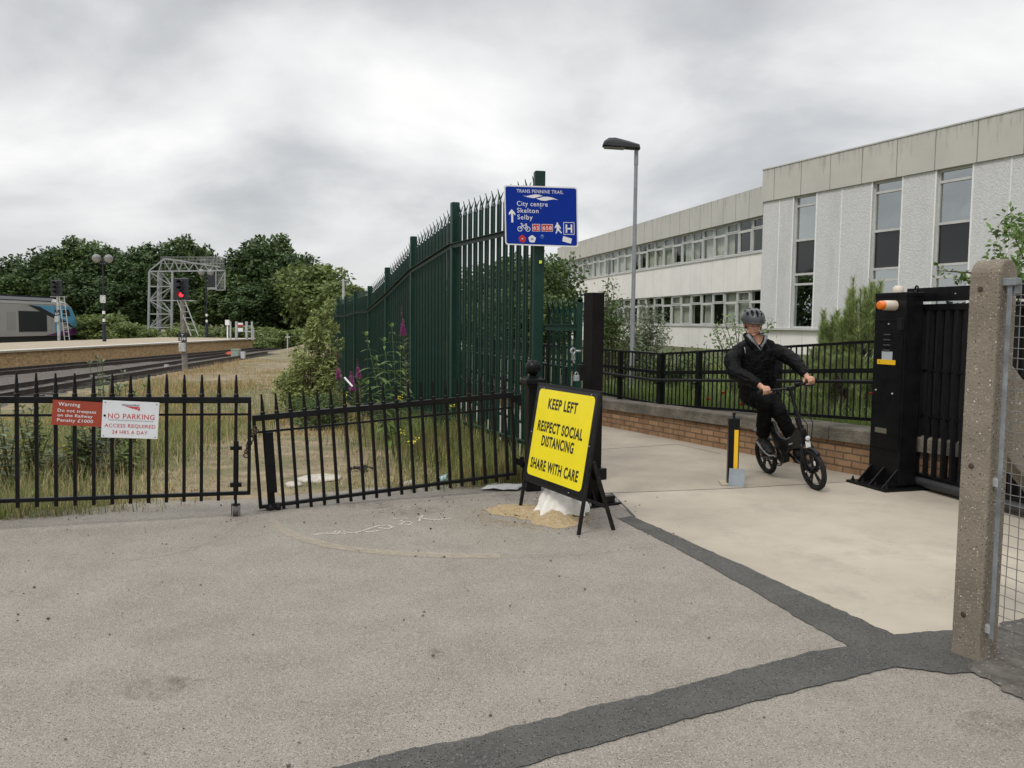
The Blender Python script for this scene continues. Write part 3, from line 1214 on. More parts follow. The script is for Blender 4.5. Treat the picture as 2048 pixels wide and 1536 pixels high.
m = MB()
for x in (0.0, Ls):
    m.beam(onb(x, 0), onb(x, H_), 0.022, 0.026, up=Yn)
m.beam(onb(0, H_ - 0.012), onb(Ls, H_ - 0.012), 0.03, 0.022, up=Yn)
m.beam(onb(0, 0.262), onb(Ls, 0.262), 0.026, 0.022, up=Yn)
m.build('frame', framem, sg, bevel=0.003)
m = MB()
m.prism([(0.015, 0.27), (Ls - 0.015, 0.27), (Ls - 0.015, H_ - 0.02), (0.015, H_ - 0.02)], onb(0, 0, 0.008), X, Z, Yn * 0.004)
m.build('backboard', P('glossy_black', (0.008, 0.008, 0.0085), 0.25, var=0.2, vs=5, spec=0.3), sg)


def rrect(x0, z0, x1, z1, r, n=6):
    out = []
    for cx, cz, a in ((x1 - r, z1 - r, 0), (x0 + r, z1 - r, 90), (x0 + r, z0 + r, 180), (x1 - r, z0 + r, 270)):
        for k in range(n + 1):
            t = rad(a + 90 * k / n)
            out.append((cx + r * math.cos(t), cz + r * math.sin(t)))
    return out


YX0, YX1, YZ0, YZ1 = 0.042, Ls - 0.042, 0.315, 1.045
m = MB()
m.prism(rrect(YX0, YZ0, YX1, YZ1, 0.04), onb(0, 0, 0.012), X, Z, Yn * 0.002)
m.build('panel', yellow, sg)
m = MB()
yw, yh = YX1 - YX0, YZ1 - YZ0
for s, fx, fz, wf in (('KEEP LEFT', 0.475, 0.79, 0.53), ('RESPECT SOCIAL', 0.485, 0.525, 0.82), ('DISTANCING', 0.485, 0.365, 0.585), ('SHARE WITH CARE', 0.485, 0.09, 0.875)):
    m.text(s, onb(YX0 + fx * yw, YZ0 + fz * yh, 0.0155), X, Z, 0.118 * yh, wf * yw, align='C', bold=0.032, space=1.12)
m.build('lettering', ink, sg)
# back legs
BRf = G(1227, 1060)
for x, foot in ((Ls, BRf), (0.0, BRf - e * Ls)):
    m = MB()
    m.beam(onb(x, 0.56, -0.03), foot, 0.028, 0.02, up=e)
    lg = m.build('back_leg', framem, sg, bevel=0.002)
m = MB()
a, b = onb(Ls, 0.16, -0.03), None
tt = 0.36
hinge = onb(Ls, 0.56, -0.03)
m.beam(onb(Ls, 0.27, -0.02), foot * 0 + hinge.lerp(BRf, 0.66), 0.02, 0.012, up=e)
m.beam(hinge.lerp(BRf, 0.66), hinge.lerp(BRf, 0.66) - e * Ls, 0.02, 0.02)
m.build('stay', framem, sg)
m = MB()
for fx, fz in ((0.12, H_ - 0.04), (0.86, H_ - 0.035), (0.0, 0.67), (Ls - 0.02, 0.67), (0.75, 0.28)):
    m.lathe([(0.0055, 0), (0.0055, 0.005), (0.003, 0.007)], onb(fx if fx > 0.02 else 0.02, fz, 0.014), Yn, 8)
m.build('bolt', galv, sg)

# ---------------------------------------------------------------- sandbag and spilt sand
sp0, sp1 = G(1048, 1024), G(1120, 1036)


def pile(c, rx, ry, h, n=90, seed=0):
    vs, fs = [V((c.x, c.y, h))], []
    R_ = 26
    for i in range(1, R_ + 1):
        for k in range(n):
            t = 2 * math.pi * k / n
            q = i / R_
            edge = 1 + 0.25 * noise.noise(V((math.cos(t) * 1.6, math.sin(t) * 1.6, seed))) + 0.10 * noise.noise(V((math.cos(t) * 6, math.sin(t) * 6, seed))) + 0.05 * noise.noise(V((math.cos(t) * 19, math.sin(t) * 19, seed)))
            x, y = c.x + rx * q * edge * math.cos(t), c.y + ry * q * edge * math.sin(t)
            z = h * (1 - q) ** 1.3
            if i < R_:
                z += 0.014 * noise.noise(V((x * 22, y * 22, seed))) * min(1, 4 * (1 - q)) + 0.007 * noise.noise(V((x * 70, y * 70, seed)))
            vs.append(V((x, y, max(z, 0.005) if i < R_ else 0.002)))
    for k in range(n):
        k2 = (k + 1) % n
        fs.append((0, 1 + k, 1 + k2))
        for i in range(R_ - 1):
            fs.append((1 + i * n + k, 1 + (i + 1) * n + k, 1 + (i + 1) * n + k2, 1 + i * n + k2))
    return vs, fs


m = MB()
m.add(*pile(G(1035, 1021), 0.25, 0.24, 0.035, seed=1))
m.add(*pile(G(1112, 1038), 0.23, 0.30, 0.085, seed=5))
m.add(*pile(G(1080, 1030), 0.24, 0.20, 0.045, seed=9))
m.build('sand_heap', sand_m, smooth=True, label='spilt yellow sand heaped at the foot of the yellow board', cat='sand', loc=tuple(G(1075, 1028)))
m = MB()
rs_ = random.Random(12)
for i in range(1500):
    t, q = rs_.random() * 6.28, 0.75 + abs(rs_.gauss(0, 0.32))
    c = G(1070, 1030) + V((0.48 * q * math.cos(t), 0.40 * q * math.sin(t), 0.003))
    r = rs_.uniform(0.0018, 0.005)
    m.ball(c, (r, r, r * 0.7), 4, 3)
m.build('sand_grains', sand_m, label='loose sand grains strewn round the heap', kind='stuff')

sb = G(1128, 1034)
m = MB()
cS = sb + V((-0.015, 0.07, 0))
nt_, nr_ = 56, 16
vs, fs = [cS + V((0.02, 0.03, 0.265))], []
for i in range(1, nr_ + 1):
    q = i / nr_
    for k in range(nt_):
        t = 2 * math.pi * k / nt_
        nz_ = noise.noise(V((math.cos(t) * 1.5, math.sin(t) * 1.5, 2)))
        fold = math.sin(t * 7 + 2.5 * nz_) * 0.5 + noise.noise(V((math.cos(t) * 4, math.sin(t) * 4, q * 2)))
        r = 0.185 * q ** 0.62 * (1 + 0.25 * nz_) + 0.048 * fold * q ** 1.5
        z = 0.285 * (1 - q ** 2.1) + 0.03 * fold * q * (1 - q) + 0.03 * noise.noise(V((q * 5 * math.cos(t), q * 5 * math.sin(t), 7))) * (1 - q)
        if q > 0.8:
            z += 0.05 * max(0, noise.noise(V((math.cos(t) * 3.2, math.sin(t) * 3.2, 11))))
        cr_ = 0.022 * (1 - abs(noise.noise(V((math.cos(t) * 5 + q * 3, math.sin(t) * 5, q * 7)))) * 3) * min(1, q * 2)
        r += cr_
        vs.append(cS + V((0.02 * (1 - q) + r * math.cos(t) * 1.05, 0.03 * (1 - q) + r * math.sin(t) * 0.9, max(z, 0.008) + 0.012)))
for k in range(nt_):
    k2 = (k + 1) % nt_
    fs.append((0, 1 + k, 1 + k2))
    for i in range(nr_ - 1):
        fs.append((1 + i * nt_ + k, 1 + (i + 1) * nt_ + k, 1 + (i + 1) * nt_ + k2, 1 + i * nt_ + k2))
m.add(vs, fs)
o_ = m.build('sandbag', sack_m, smooth=True, label='torn white sandbag slumped on the sand under the yellow board', cat='sandbag', loc=tuple(sb))
so = o_.modifiers.new('Solid', 'SOLIDIFY')
so.thickness = 0.004
ss = o_.modifiers.new('Sub', 'SUBSURF')
ss.levels = ss.render_levels = 1

# ---------------------------------------------------------------- palisade fence
HP_ = 0.068


def pale_mesh(H, w=0.043, dp=0.034):
    m = MB()
    t = 0.003
    xs_ = [-w, -w * 0.62, -w * 0.3, w * 0.3, w * 0.62, w]
    ys_ = [0, 0, dp, dp, 0, 0]
    prof = [(x, y) for x, y in zip(xs_, ys_)] + [(x, y + t) for x, y in reversed(list(zip(xs_, ys_)))]
    m.prism(prof, (0, 0, 0), (1, 0, 0), (0, 1, 0), (0, 0, H - 0.16))
    z = H - 0.162
    m.prism([(-0.014, 0), (0.014, 0), (0.016, 0.09), (0.0, 0.175), (-0.016, 0.10)], (0, dp, z), (1, 0, 0), V((0, -0.28, 1)).normalized(), (0, 0.007, 0))
    for s in (-1, 1):
        m.prism([(-0.014, 0), (0.012, 0), (0.018, 0.07), (0.024, 0.135), (-0.008, 0.085)] if s > 0 else [(0.014, 0), (-0.012, 0), (-0.018, 0.07), (-0.024, 0.135), (0.008, 0.085)],
                (s * 0.022, 0, z), (1, 0, 0), V((s * 0.12, 0.24, 1)).normalized(), (0, 0.006, 0))
    return m


def pale_proto(H, parent, M, **kw):
    m = pale_mesh(H, **kw)
    o = m.build('pale', green, parent, local=True)
    o.matrix_local = MW[parent].inverted() @ M
    return o


pf = thing('palisade_fence', FP[0] - V((0, 0, FP[0].z)), 'tall dark green palisade fence receding along the railway land', 'fence')
proto = None
for i, (p, t) in enumerate(zip(FP, FTOP)):
    d = (FP[min(i + 1, len(FP) - 1)] - FP[max(i - 1, 0)])
    if i == 0:
        d = V((1, 0.15, 0))
    d.z = 0
    d.normalize()
    m = MB()
    zb = gz(p.x, p.y) - 0.2
    w = 0.105 if i == 0 else 0.10
    m.beam((p.x, p.y, zb), (p.x, p.y, p.z), w, w, up=d)
    m.build('post', green, pf, bevel=0.008)
pale_h = 3.0
for i in range(len(FP) - 1):
    a, b = FP[i].copy(), FP[i + 1].copy()
    dd = b - a
    h2 = V((dd.x, dd.y, 0)).normalized()
    inn = V((h2.y, -h2.x, 0))
    if inn.x > 0:
        inn = -inn          # towards the railway side
    za, zb_ = a.z - 0.03, b.z - 0.03
    for dz in (-0.52, -2.72):
        m = MB()
        p0 = V((a.x, a.y, za + dz)) + inn * 0.045
        p1 = V((b.x, b.y, zb_ + dz)) + inn * 0.045
        m.beam(p0, p1, 0.006, 0.05)
        m.beam(p0 + V((0, 0, 0.025)) + inn * 0.02, p1 + V((0, 0, 0.025)) + inn * 0.02, 0.045, 0.006)
        m.build('rail', green, pf)
    npal = 13 if i == 0 else 12
    for k in range(npal):
        t = (k + 0.8) / (npal + 0.6)
        c = a.lerp(b, t)
        zt_ = za + (zb_ - za) * t
        M = frame(V((c.x, c.y, zt_ - 2.98)), -h2)
        if proto is None:
            proto = pale_proto(2.98, pf, M)
        else:
            q = proto.copy()
            C.objects.link(q)
            q.parent = pf
            q.matrix_local = MW[pf].inverted() @ M
m = MB()
c = D(1081, 524, 8.33)
m.box(c, (0.026, 0.004, 0.028))
m.build('yellow_tag', P('tag_yellow', (0.7, 0.75, 0.02), 0.5), pf)

lowf = thing('palisade_fence', (0.36, 8.45, 0), 'short low palisade panel between the tall green post and the black gate post', 'fence')
LA, LB = V((0.36, 8.55, 0)), V((D(1158, 700, 8.0).x, 8.0, 0))
zt_l = D(1130, 598, 8.25).z
d2 = (LB - LA).normalized()
proto2 = None
for k in range(6):
    c = LA.lerp(LB, (k + 0.2) / 6.0)
    M = frame(V((c.x, c.y, zt_l - 1.78)), d2)
    if proto2 is None:
        proto2 = pale_proto(1.78, lowf, M, w=0.028, dp=0.016)
    else:
        q = proto2.copy()
        C.objects.link(q)
        q.parent = lowf
        q.matrix_local = MW[lowf].inverted() @ M
m = MB()
m.T = None
m.beam((LB.x, LB.y, 0), (LB.x, LB.y, zt_l - 0.01), 0.055, 0.05, up=(0, 1, 0))
m.lathe([(0.027, -0.025), (0.027, 0.025)], (LB.x, LB.y, zt_l - 0.01), (0, 1, 0), 16)
m.build('stile', green, lowf)
for pz in (655, 880):
    m = MB()
    z = D(1120, pz, 8.2).z
    off = V((d2.y, -d2.x, 0)) * 0.03
    m.beam(V((LA.x - 0.03, LA.y - 0.25, z)), V((LB.x, LB.y, z)) + off, 0.01, 0.055)
    m.beam(V((LA.x - 0.03, LA.y - 0.25, z + 0.028)), V((LB.x, LB.y, z + 0.028)) + off, 0.05, 0.008)
    m.build('rail', green, lowf)
# eye bolt
eb = D(1146, 702, 7.92)
m = MB()
m.torus(eb, (0.6, -1, 0), 0.026, 0.009, 16, 8)
m.tube(eb + V((0.03, 0.0, 0)), eb + V((0.075, 0.02, 0.0)), 0.011)
for k in range(3):
    m.torus(eb + V((0.012, 0, -0.045 - 0.03 * k)), (1, k % 2 * 2 - 1, 0), 0.012, 0.004, 10, 6)
m.build('eye_bolt', galv, lowf, smooth=True)

# ---------------------------------------------------------------- blue trail sign
TLc, TRc = D(1008, 370, 8.30), D(1155, 374.5, 8.26)
BLc = D(1010.5, 489.5, 8.30)
X = (TRc - TLc)
wS = X.length
X = X.normalized()
Zv = (TLc - BLc)
hS = Zv.length
Zv = Zv.normalized()
Yn = X.cross(Zv)
if Yn.y > 0:
    Yn = -Yn
Mb = frame(BLc, X, Zv)
ts = thing('direction_sign', None, 'blue trail direction sign with white border on the tall green post', 'sign', M=Mb)


def ob(x, z, y=0.0):
    return BLc + X * (x * wS) + Zv * (z * hS) + Yn * y


ux, uz = X * wS, Zv * hS
m = MB()
m.prism(rrect(0, 0, wS, hS, 0.028), ob(0, 0, 0), X, Zv, Yn * 0.004)
m.build('plate', signwhite, ts)
m = MB()
m.prism(rrect(0.013, 0.013, wS - 0.013, hS - 0.013, 0.02), ob(0, 0, 0.004), X, Zv, Yn * 0.0012)
m.build('blue_face', blue, ts)
E = 0.0062
# coordinates read in the 1536-px enlargement: sign spans about x 65..1335, y 340..1350
sx = lambda x: (x - 72) / 1262.0
sz = lambda y, x=700: (1352 - (y - (x - 700) * 0.018)) / 1003.0
pt = lambda x, y: (sx(x) * wS, sz(y, x) * hS)
m = MB()
O0 = ob(0, 0, E)


def stx(s, x, y, w, h, mat=0, bold=0.006):
    a = pt(x, y)
    m.text(s, O0 + X * a[0] + Zv * a[1], X, Zv, h / 1003.0 * hS, w / 1262.0 * wS, mat, 'L', bold, space=1.12)


stx('TRANS PENNINE TRAIL', 288, 462, 800, 60, bold=0.0)
stx('City centre', 288, 682, 530, 82, bold=0.004)
stx('Skelton', 290, 796, 368, 82, bold=0.004)
stx('Selby', 292, 908, 264, 82, bold=0.004)
m.build('lettering', signwhite, ts)
m = MB()
fl = lambda pts, mat=0, y=0.0: m.flat([pt(a, b) for a, b in pts], O0 + Yn * y, X, Zv, mat)
# leaf-like emblem
fl([(385, 508), (450, 520), (520, 505), (600, 490), (680, 495), (740, 520), (690, 522), (630, 540), (585, 553), (520, 545), (450, 530)])
fl([(625, 553), (690, 545), (755, 527), (830, 527), (900, 540), (1000, 578), (920, 568), (850, 580), (780, 594), (710, 590), (650, 570)])
# arrow
fl([(198, 740), (256, 808), (256, 848), (220, 812), (220, 965), (186, 965), (186, 812), (146, 842), (146, 800)])
# bicycle
for cx in (332, 470):
    a = pt(cx, 1072)
    m.ring(a, 0.0185, 0.0250, O0, X, Zv, 20)


def bar2(p, q, w=0.006):
    a, b = V(pt(*p)), V(pt(*q))
    d = (b - a).normalized()
    s = V((-d.y, d.x)) * w / 2
    m.flat([tuple(a - s), tuple(b - s), tuple(b + s), tuple(a + s)], O0, X, Zv)


for p, q in (((332, 1072), (372, 1000)), ((372, 1010), (440, 1005)), ((360, 985), (425, 1080)), ((425, 1080), (445, 990)), ((425, 1080), (470, 1072)), ((450, 1005), (470, 1072)),
             ((345, 980), (378, 978)), ((420, 988), (455, 985)), ((372, 1020), (425, 1078))):
    bar2(p, q)
# walking man
m.ring(pt(978, 968), 0.0, 0.0088, O0, X, Zv, 12)
fl([(960, 985), (1000, 985), (1030, 1030), (1040, 1060), (1022, 1062), (1002, 1030), (1008, 1065), (1056, 1125), (1044, 1138), (985, 1085), (965, 1138), (944, 1140), (965, 1080), (968, 1030), (940, 1050), (930, 1042)])
# H box
b0, b1 = pt(1086, 1146), pt(1266, 958)
for q0_, q1_ in (((1086, 952), (1266, 952)), ((1266, 952), (1266, 1150)), ((1266, 1150), (1086, 1150)), ((1086, 1150), (1086, 952))):
    bar2(q0_, q1_, 0.0052)
bar2((1133, 985), (1133, 1125), 0.015)
bar2((1220, 985), (1220, 1125), 0.015)
bar2((1133, 1055), (1220, 1055), 0.015)
# number boxes (white edge), roses, sticker
fl([(545, 985), (680, 985), (680, 1108), (545, 1108)])
fl([(708, 985), (900, 985), (900, 1108), (708, 1108)])
fl([(1075, 1180), (1225, 1222), (1206, 1306), (1060, 1266)])
m.ring(pt(540, 1238), 0.012, 0.034, O0, X, Zv, 20)
for k in range(5):
    t = 2 * math.pi * k / 5 + 0.3
    a = pt(540, 1238)
    m.ring((a[0] + 0.027 * math.cos(t), a[1] + 0.027 * math.sin(t)), 0, 0.0115, O0 + Yn * 0.0002, X, Zv, 10)
m.build('symbols', signwhite, ts)
m = MB()
E2 = Yn * 0.0006
m.flat([pt(*p) for p in ((552, 992), (673, 992), (673, 1101), (552, 1101))], O0 + E2, X, Zv)
m.flat([pt(*p) for p in ((715, 992), (893, 992), (893, 1101), (715, 1101))], O0 + E2, X, Zv)
a = pt(372, 1236)
m.ring(a, 0.010, 0.034, O0 + E2, X, Zv, 20)
for k in range(5):
    t = 2 * math.pi * k / 5 + 0.3
    m.ring((a[0] + 0.027 * math.cos(t), a[1] + 0.027 * math.sin(t)), 0, 0.0115, O0 + E2 * 1.3, X, Zv, 10)
m.build('red_marks', signred, ts)
m = MB()
O0 = ob(0, 0, E + 0.0014)
stx('65', 566, 1078, 95, 66, bold=0.004)
stx('658', 728, 1078, 152, 66, bold=0.004)
m.ring(pt(372, 1236), 0, 0.007, O0, X, Zv, 12)
m.build('route_numbers', signwhite, ts)
m = MB()
m.ring(pt(712, 1195), 0.0, 0.022, O0, X, Zv, 14)
m.build('faded_roundel', P('faded_blue', (0.01, 0.06, 0.34), 0.4), ts)
m = MB()
for x, y in ((690, 700), (700, 722), (712, 1172), (722, 1180), (378, 1328)):
    m.ring(pt(x, y), 0, 0.0045, O0 + Yn * 0.0003, X, Zv, 8)
m.ring(pt(540, 1238), 0, 0.008, O0, X, Zv, 12)
m.build('scratch', greyst, ts)

# ---------------------------------------------------------------- black receiver post
rp0 = V((D(1181, 1000, 7.2).x, 7.2, 0))
rp = thing('gate_post', rp0, 'tall plain black square post on a bolted base plate behind the yellow board', 'gate post', yaw=rad(33))
T = MW[rp]
zt_ = D(1180, 585, 7.15).z
m = MB(); m.T = T
m.box((0, 0, zt_ / 2), (0.128, 0.128, zt_))
m.build('shaft', P('black_brown_paint', (0.0085, 0.0075, 0.0075), 0.45, var=0.3, vs=4, spec=0.10), rp, bevel=0.005)
m = MB(); m.T = T
m.box((0.05, 0, 0.010), (0.36, 0.30, 0.02))
for sx_ in (-1, 1):
    m.prism([(0.064, 0.02), (0.17, 0.02), (0.064, 0.14)], (0, sx_ * 0.04, 0), (1, 0, 0), (0, 0, 1), (0, 0.01, 0))
    m.prism([(0.064, 0.02), (0.14, 0.02), (0.064, 0.14)], (sx_ * 0.04, 0, 0), (0, -1, 0), (0, 0, 1), (0.01, 0, 0))
m.box((0.12, -0.09, 0.05), (0.12, 0.06, 0.06))
m.box((0.03, -0.09, 0.28), (0.10, 0.06, 0.10))
m.build('base_plate', black, rp, bevel=0.003)
m = MB(); m.T = T
for x, y in ((0.2, 0.12), (0.2, -0.12), (-0.1, -0.12)):
    m.lathe([(0.014, 0.02), (0.014, 0.034), (0.008, 0.034), (0.008, 0.05)], (x, y, 0), n=6)
m.build('bolt', galvd, rp)
lc = D(1163, 745, 7.02)
m = MB()
m.box(lc + V((0.0, 0.0, 0.0)), (0.07, 0.05, 0.135), R=Matrix.Rotation(rad(33), 3, 'Z'))
m.build('latch_box', black, rp, bevel=0.004)
m = MB()
m.box(lc + V((-0.045, -0.035, -0.045)), (0.045, 0.03, 0.05), R=Matrix.Rotation(rad(33), 3, 'Z'))
m.torus(lc + V((-0.045, -0.035, -0.012)), (0.6, -1, 0), 0.016, 0.005, 14, 6)
m.build('padlock', galv, rp, bevel=0.004)

# ---------------------------------------------------------------- bollard
bc = G(1464, 968)
bo = thing('bollard', bc, 'short black fold-down bollard with a yellow strip on the path', 'bollard', yaw=rad(-8))
T = MW[bo]
hb = 0.665
m = MB(); m.T = T
m.box((0, 0, hb / 2), (0.105, 0.105, hb))
m.build('shaft', black, bo, bevel=0.006)
m = MB(); m.T = T
m.box((0.022, -0.0535, hb * 0.46), (0.040, 0.002, hb * 0.74))
m.build('reflective_strip', stickery, bo)
m = MB(); m.T = T
m.lathe([(0.012, hb), (0.012, hb + 0.03), (0.017, hb + 0.032), (0.017, hb + 0.05), (0.006, hb + 0.055)], (-0.0, 0, 0), n=10)
m.build('lock_knob', black2, bo)
m = MB(); m.T = T
m.box((0.028, -0.115, 0.082), (0.15, 0.006, 0.185), R=Matrix.Rotation(rad(-20), 3, 'X') @ Matrix.Rotation(rad(4), 3, 'Y'))
m.build('cover_flap', P('grey_flap', (0.22, 0.25, 0.27), 0.55, var=0.15, vs=9), bo)
m = MB(); m.T = T
m.box((0.0, 0.0, 0.012), (0.24, 0.26, 0.012))
m.build('ground_frame', P('dusty_cement', (0.42, 0.36, 0.26), 0.95, var=0.2, vs=14), bo)

# ---------------------------------------------------------------- bifold gate: cabinet and folded leaves
e1, e2 = V((0.28, -0.96, 0)).normalized(), V((0.96, 0.28, 0)).normalized()
c0_ = V((D(1743, 800, 8.36).x, 8.36, 0))
Mc = frame(c0_, e1)
cb = thing('gate_cabinet', None, 'tall black gate motor cabinet with an orange beacon and yellow label', 'cabinet', M=Mc)
zt_ = D(1770, 585, 8.15).z
T = Mc
# local: x along the front face (left to right), y = behind/right (e2 side), front face at y=0 looking to -y
yy = 1 if (Mc.to_3x3() @ V((0, 1, 0))).dot(e2) > 0 else -1
m = MB(); m.T = T
m.box((0.21, yy * 0.10, zt_ / 2 + 0.02), (0.42, 0.20, zt_ - 0.04))
m.box((0.21, yy * 0.10, zt_ - 0.02), (0.43, 0.21, 0.04))
m.build('body', black, cb, bevel=0.005)
m = MB(); m.T = T
m.box((0.21, yy * -0.004, zt_ * 0.50), (0.39, 0.008, zt_ * 0.60))
m.box((0.21, yy * -0.003, zt_ - 0.27), (0.42, 0.01, 0.012))
m.build('door_panel', black, cb, bevel=0.002)
m = MB(); m.T = T
m.box((0.21, yy * 0.05, 0.014), (0.56, 0.52, 0.028))
for gx in (0.03, 0.21, 0.39):
    m.prism([(0, 0.028), (0.17, 0.028), (0, 0.20)], (gx, 0, 0), (0, -yy, 0), (0, 0, 1), (0.014, 0, 0))
m.build('base_plate', black, cb, bevel=0.002)
for gx in (-0.03, 0.12, 0.30, 0.45):
    m = MB(); m.T = T
    m.lathe([(0.018, 0.028), (0.018, 0.045), (0.010, 0.045), (0.010, 0.07)], (gx, -yy * 0.16, 0), n=6)
    m.build('anchor_bolt', black2, cb)
zL = lambda py, px=1770: D(px, py, 8.15).z
fb = Mc.to_3x3() @ V((0, -yy, 0))        # outward from the front face
m = MB(); m.T = T
bz = zL(611)
m.lathe([(0.049, 0.0), (0.049, 0.03), (0.048, 0.09), (0.046, 0.135)], (0.27, 0, bz), (0, -yy, 0), 20)
bk = m.build('beacon', cream, cb, smooth='auto')
m = MB(); m.T = T
m.lathe([(0.043, 0.135), (0.043, 0.172), (0.036, 0.187), (0.018, 0.192)], (0.27, 0, bz), (0, -yy, 0), 20)
m.build('amber_lens', amber, bk, smooth='auto')
m = MB(); m.T = T
for k, py in enumerate((669, 679.5, 690, 700.5)):
    m.box((0.20, -yy * 0.012, zL(py)), (0.085, 0.018, 0.012))
m.build('louvre', P('scuffed_black', (0.06, 0.06, 0.062), 0.45), cb)
m = MB(); m.T = T
m.prism([(0.135, zL(720)), (0.28, zL(720)), (0.28, zL(703)), (0.135, zL(703))], (0, -yy * 0.012, 0), (1, 0, 0), (0, 0, 1), (0, -yy * 0.002, 0))
m.build('grey_plate', greyst, cb)
m = MB(); m.T = T
m.prism([(0.075, zL(729)), (0.325, zL(729)), (0.325, zL(719.5)), (0.075, zL(719.5))], (0, -yy * 0.012, 0), (1, 0, 0), (0, 0, 1), (0, -yy * 0.003, 0))
st = m.build('warning_label', stickery, cb)
m = MB(); m.T = T
zc = zL(724.5)
m.ring((0.105, zc), 0.010, 0.015, (0, -yy * 0.0155, 0), (1, 0, 0), (0, 0, 1), 3, a0=math.pi / 2, a1=math.pi / 2 + 2 * math.pi)
m.build('warning_triangle', ink, st)
m = MB(); m.T = T
m.box((0.16, -yy * 0.008, zL(862)), (0.16, 0.006, 0.05))
m.build('maker_plate', P('dull_brass_grey', (0.13, 0.12, 0.09), 0.5), cb)
m = MB(); m.T = T
m.box((0.395, -yy * 0.03, zL(648)), (0.05, 0.05, 0.12))
m.build('door_handle', black2, cb, bevel=0.008)
m = MB(); m.T = T
for gx, py in ((0.21, 648), (0.07, 782), (0.30, 786)):
    m.lathe([(0.009, 0), (0.009, 0.01), (0.004, 0.014)], (gx, -yy * 0.006, zL(py)), (0, -yy, 0), 8)
m.build('lock', galvd, cb)
m = MB(); m.T = T
m.lathe([(0.05, 0.0), (0.05, 0.02), (0.046, 0.05), (0.03, 0.068)], (0.21, yy * 0.08, zt_), n=18)
m.build('photocell', cream, cb, smooth='auto')
m = MB(); m.T = T
m.torus((0.40, yy * 0.13, zt_ + 0.03), (0.3, 1, 0), 0.03, 0.009, 16, 8)
m.build('lifting_eye', black, cb, smooth=True)

# folded leaves beyond the cabinet
g0 = V((D(1812, 960, 8.25).x, 8.25, 0))
gd = V((0.235, -0.97, 0)).normalized()
Mg = frame(g0, gd)
T = Mg
ya = 1 if (Mg.to_3x3() @ V((0, 1, 0))).x > 0 else -1
bg = thing('folding_gate', None, 'black folding vehicle gate standing open between the cabinet and the concrete post', 'gate', M=Mg)
ztop = D(1940, 571, 7.6).z
Lg = 1.62
zb0, zt0 = 0.10, ztop - 0.16
for lay, yo in enumerate((0.02, 0.12)):
    m = MB(); m.T = T
    yv = ya * yo
    m.beam((0.03, yv, zb0), (0.03, yv, zt0), 0.06, 0.06, up=(1, 0, 0))
    m.beam((Lg, yv, zb0), (Lg, yv, zt0), 0.06, 0.06, up=(1, 0, 0))
    for zz in (zb0 + 0.02, zt0 - 0.03):
        m.beam((0, yv, zz), (Lg, yv, zz), 0.05, 0.06)
    for zz in ((zb0 + (zt0 - zb0) * 0.36), (zb0 + (zt0 - zb0) * 0.62)):
        m.beam((0, yv, zz), (Lg, yv, zz), 0.012, 0.02)
    lf = m.build('leaf', black, bg, bevel=0.003)
    for k in range(13):
        x = 0.12 + k * (Lg - 0.2) / 12.5 + lay * 0.06
        m = MB(); m.T = T
        m.beam((x, yv, zb0), (x, yv, zt0), 0.040, 0.028, up=(1, 0, 0))
        m.build('bar', black2, lf)
m = MB(); m.T = T
m.box((Lg / 2 - 0.02, ya * 0.07, ztop - 0.065), (Lg + 0.16, 0.16, 0.13))
m.build('top_beam', black, bg, bevel=0.004)
m = MB(); m.T = T
m.path([(-0.04, -ya * 0.02, 0.075), (Lg + 0.05, -ya * 0.02, 0.075)], 0.045, 10)
m.build('safety_edge', P('rubber_edge', (0.03, 0.03, 0.032), 0.5), bg, smooth='auto')
m = MB(); m.T = T
for x in (0.55, 1.0, 1.35):
    m.lathe([(0.007, 0), (0.005, 0.006)], (x, -ya * 0.010, ztop - 0.07), (0, -ya, 0), 8)
m.tube((0.0, -ya * 0.03, 0.0), (0.0, -ya * 0.03, 0.17), 0.022)
m.build('bolt', galvd, bg)
m = MB(); m.T = T
zc = D(1832, 766, 8.1).z
m.box((0.075, -ya * 0.015, zc), (0.10, 0.004, 0.24))
st = m.build('hazard_label', signwhite, bg)
m = MB(); m.T = T
m.box((0.075, -ya * 0.0185, zc - 0.065), (0.094, 0.002, 0.10))
m.flat([(-0.04, 0.0), (0.04, 0.0), (0.0, 0.09)], (0.075, -ya * 0.0190, zc + 0.01), (1, 0, 0), (0, 0, 1))
m.build('yellow_mark', stickery, st)

# ---------------------------------------------------------------- concrete post, brace and mesh fence
cpo = G(1942, 1336)
cpx = V((D(1946, 1336, 3.92).x, 3.92, 0))
yawp = rad(-57)
cp = thing('concrete_post', cpx, 'pebbly concrete fence post with a rounded top at the right edge', 'fence post', yaw=yawp)
T = MW[cp]
zt_ = D(1990, 520, 3.95).z
wp, dp = 0.138, 0.165
m = MB(); m.T = T
arc = [(0.5 * dp * math.cos(t), zt_ - 0.5 * dp + 0.5 * dp * math.sin(t)) for t in np.linspace(0, math.pi, 14)]
prof = [(0.5 * dp * 1.0, -0.2)] + arc + [(-0.5 * dp, -0.2)]
m.prism(prof, (-wp / 2, 0, 0), (0, 1, 0), (0, 0, 1), (wp, 0, 0))
o_ = m.build('shaft', post_m, cp, bevel=0.010)
m = MB(); m.T = T
rb_ = P('rust_bolt', (0.06, 0.035, 0.025), 0.8, var=0.4, vs=90)
for z in (zt_ - 0.14, 0.93, 0.21):
    m = MB(); m.T = T
    m.lathe([(0.013, 0.0015), (0.012, 0.004), (0.004, 0.006)], (0.0 - 0.015, -dp / 2 - 0.001, z), (0, -1, 0), 12)
    m.build('bolt_head', rb_, cp)
m = MB(); m.T = T
xb = wp / 2
m.T = None
ba = V((1, 0.12, 0)).normalized()
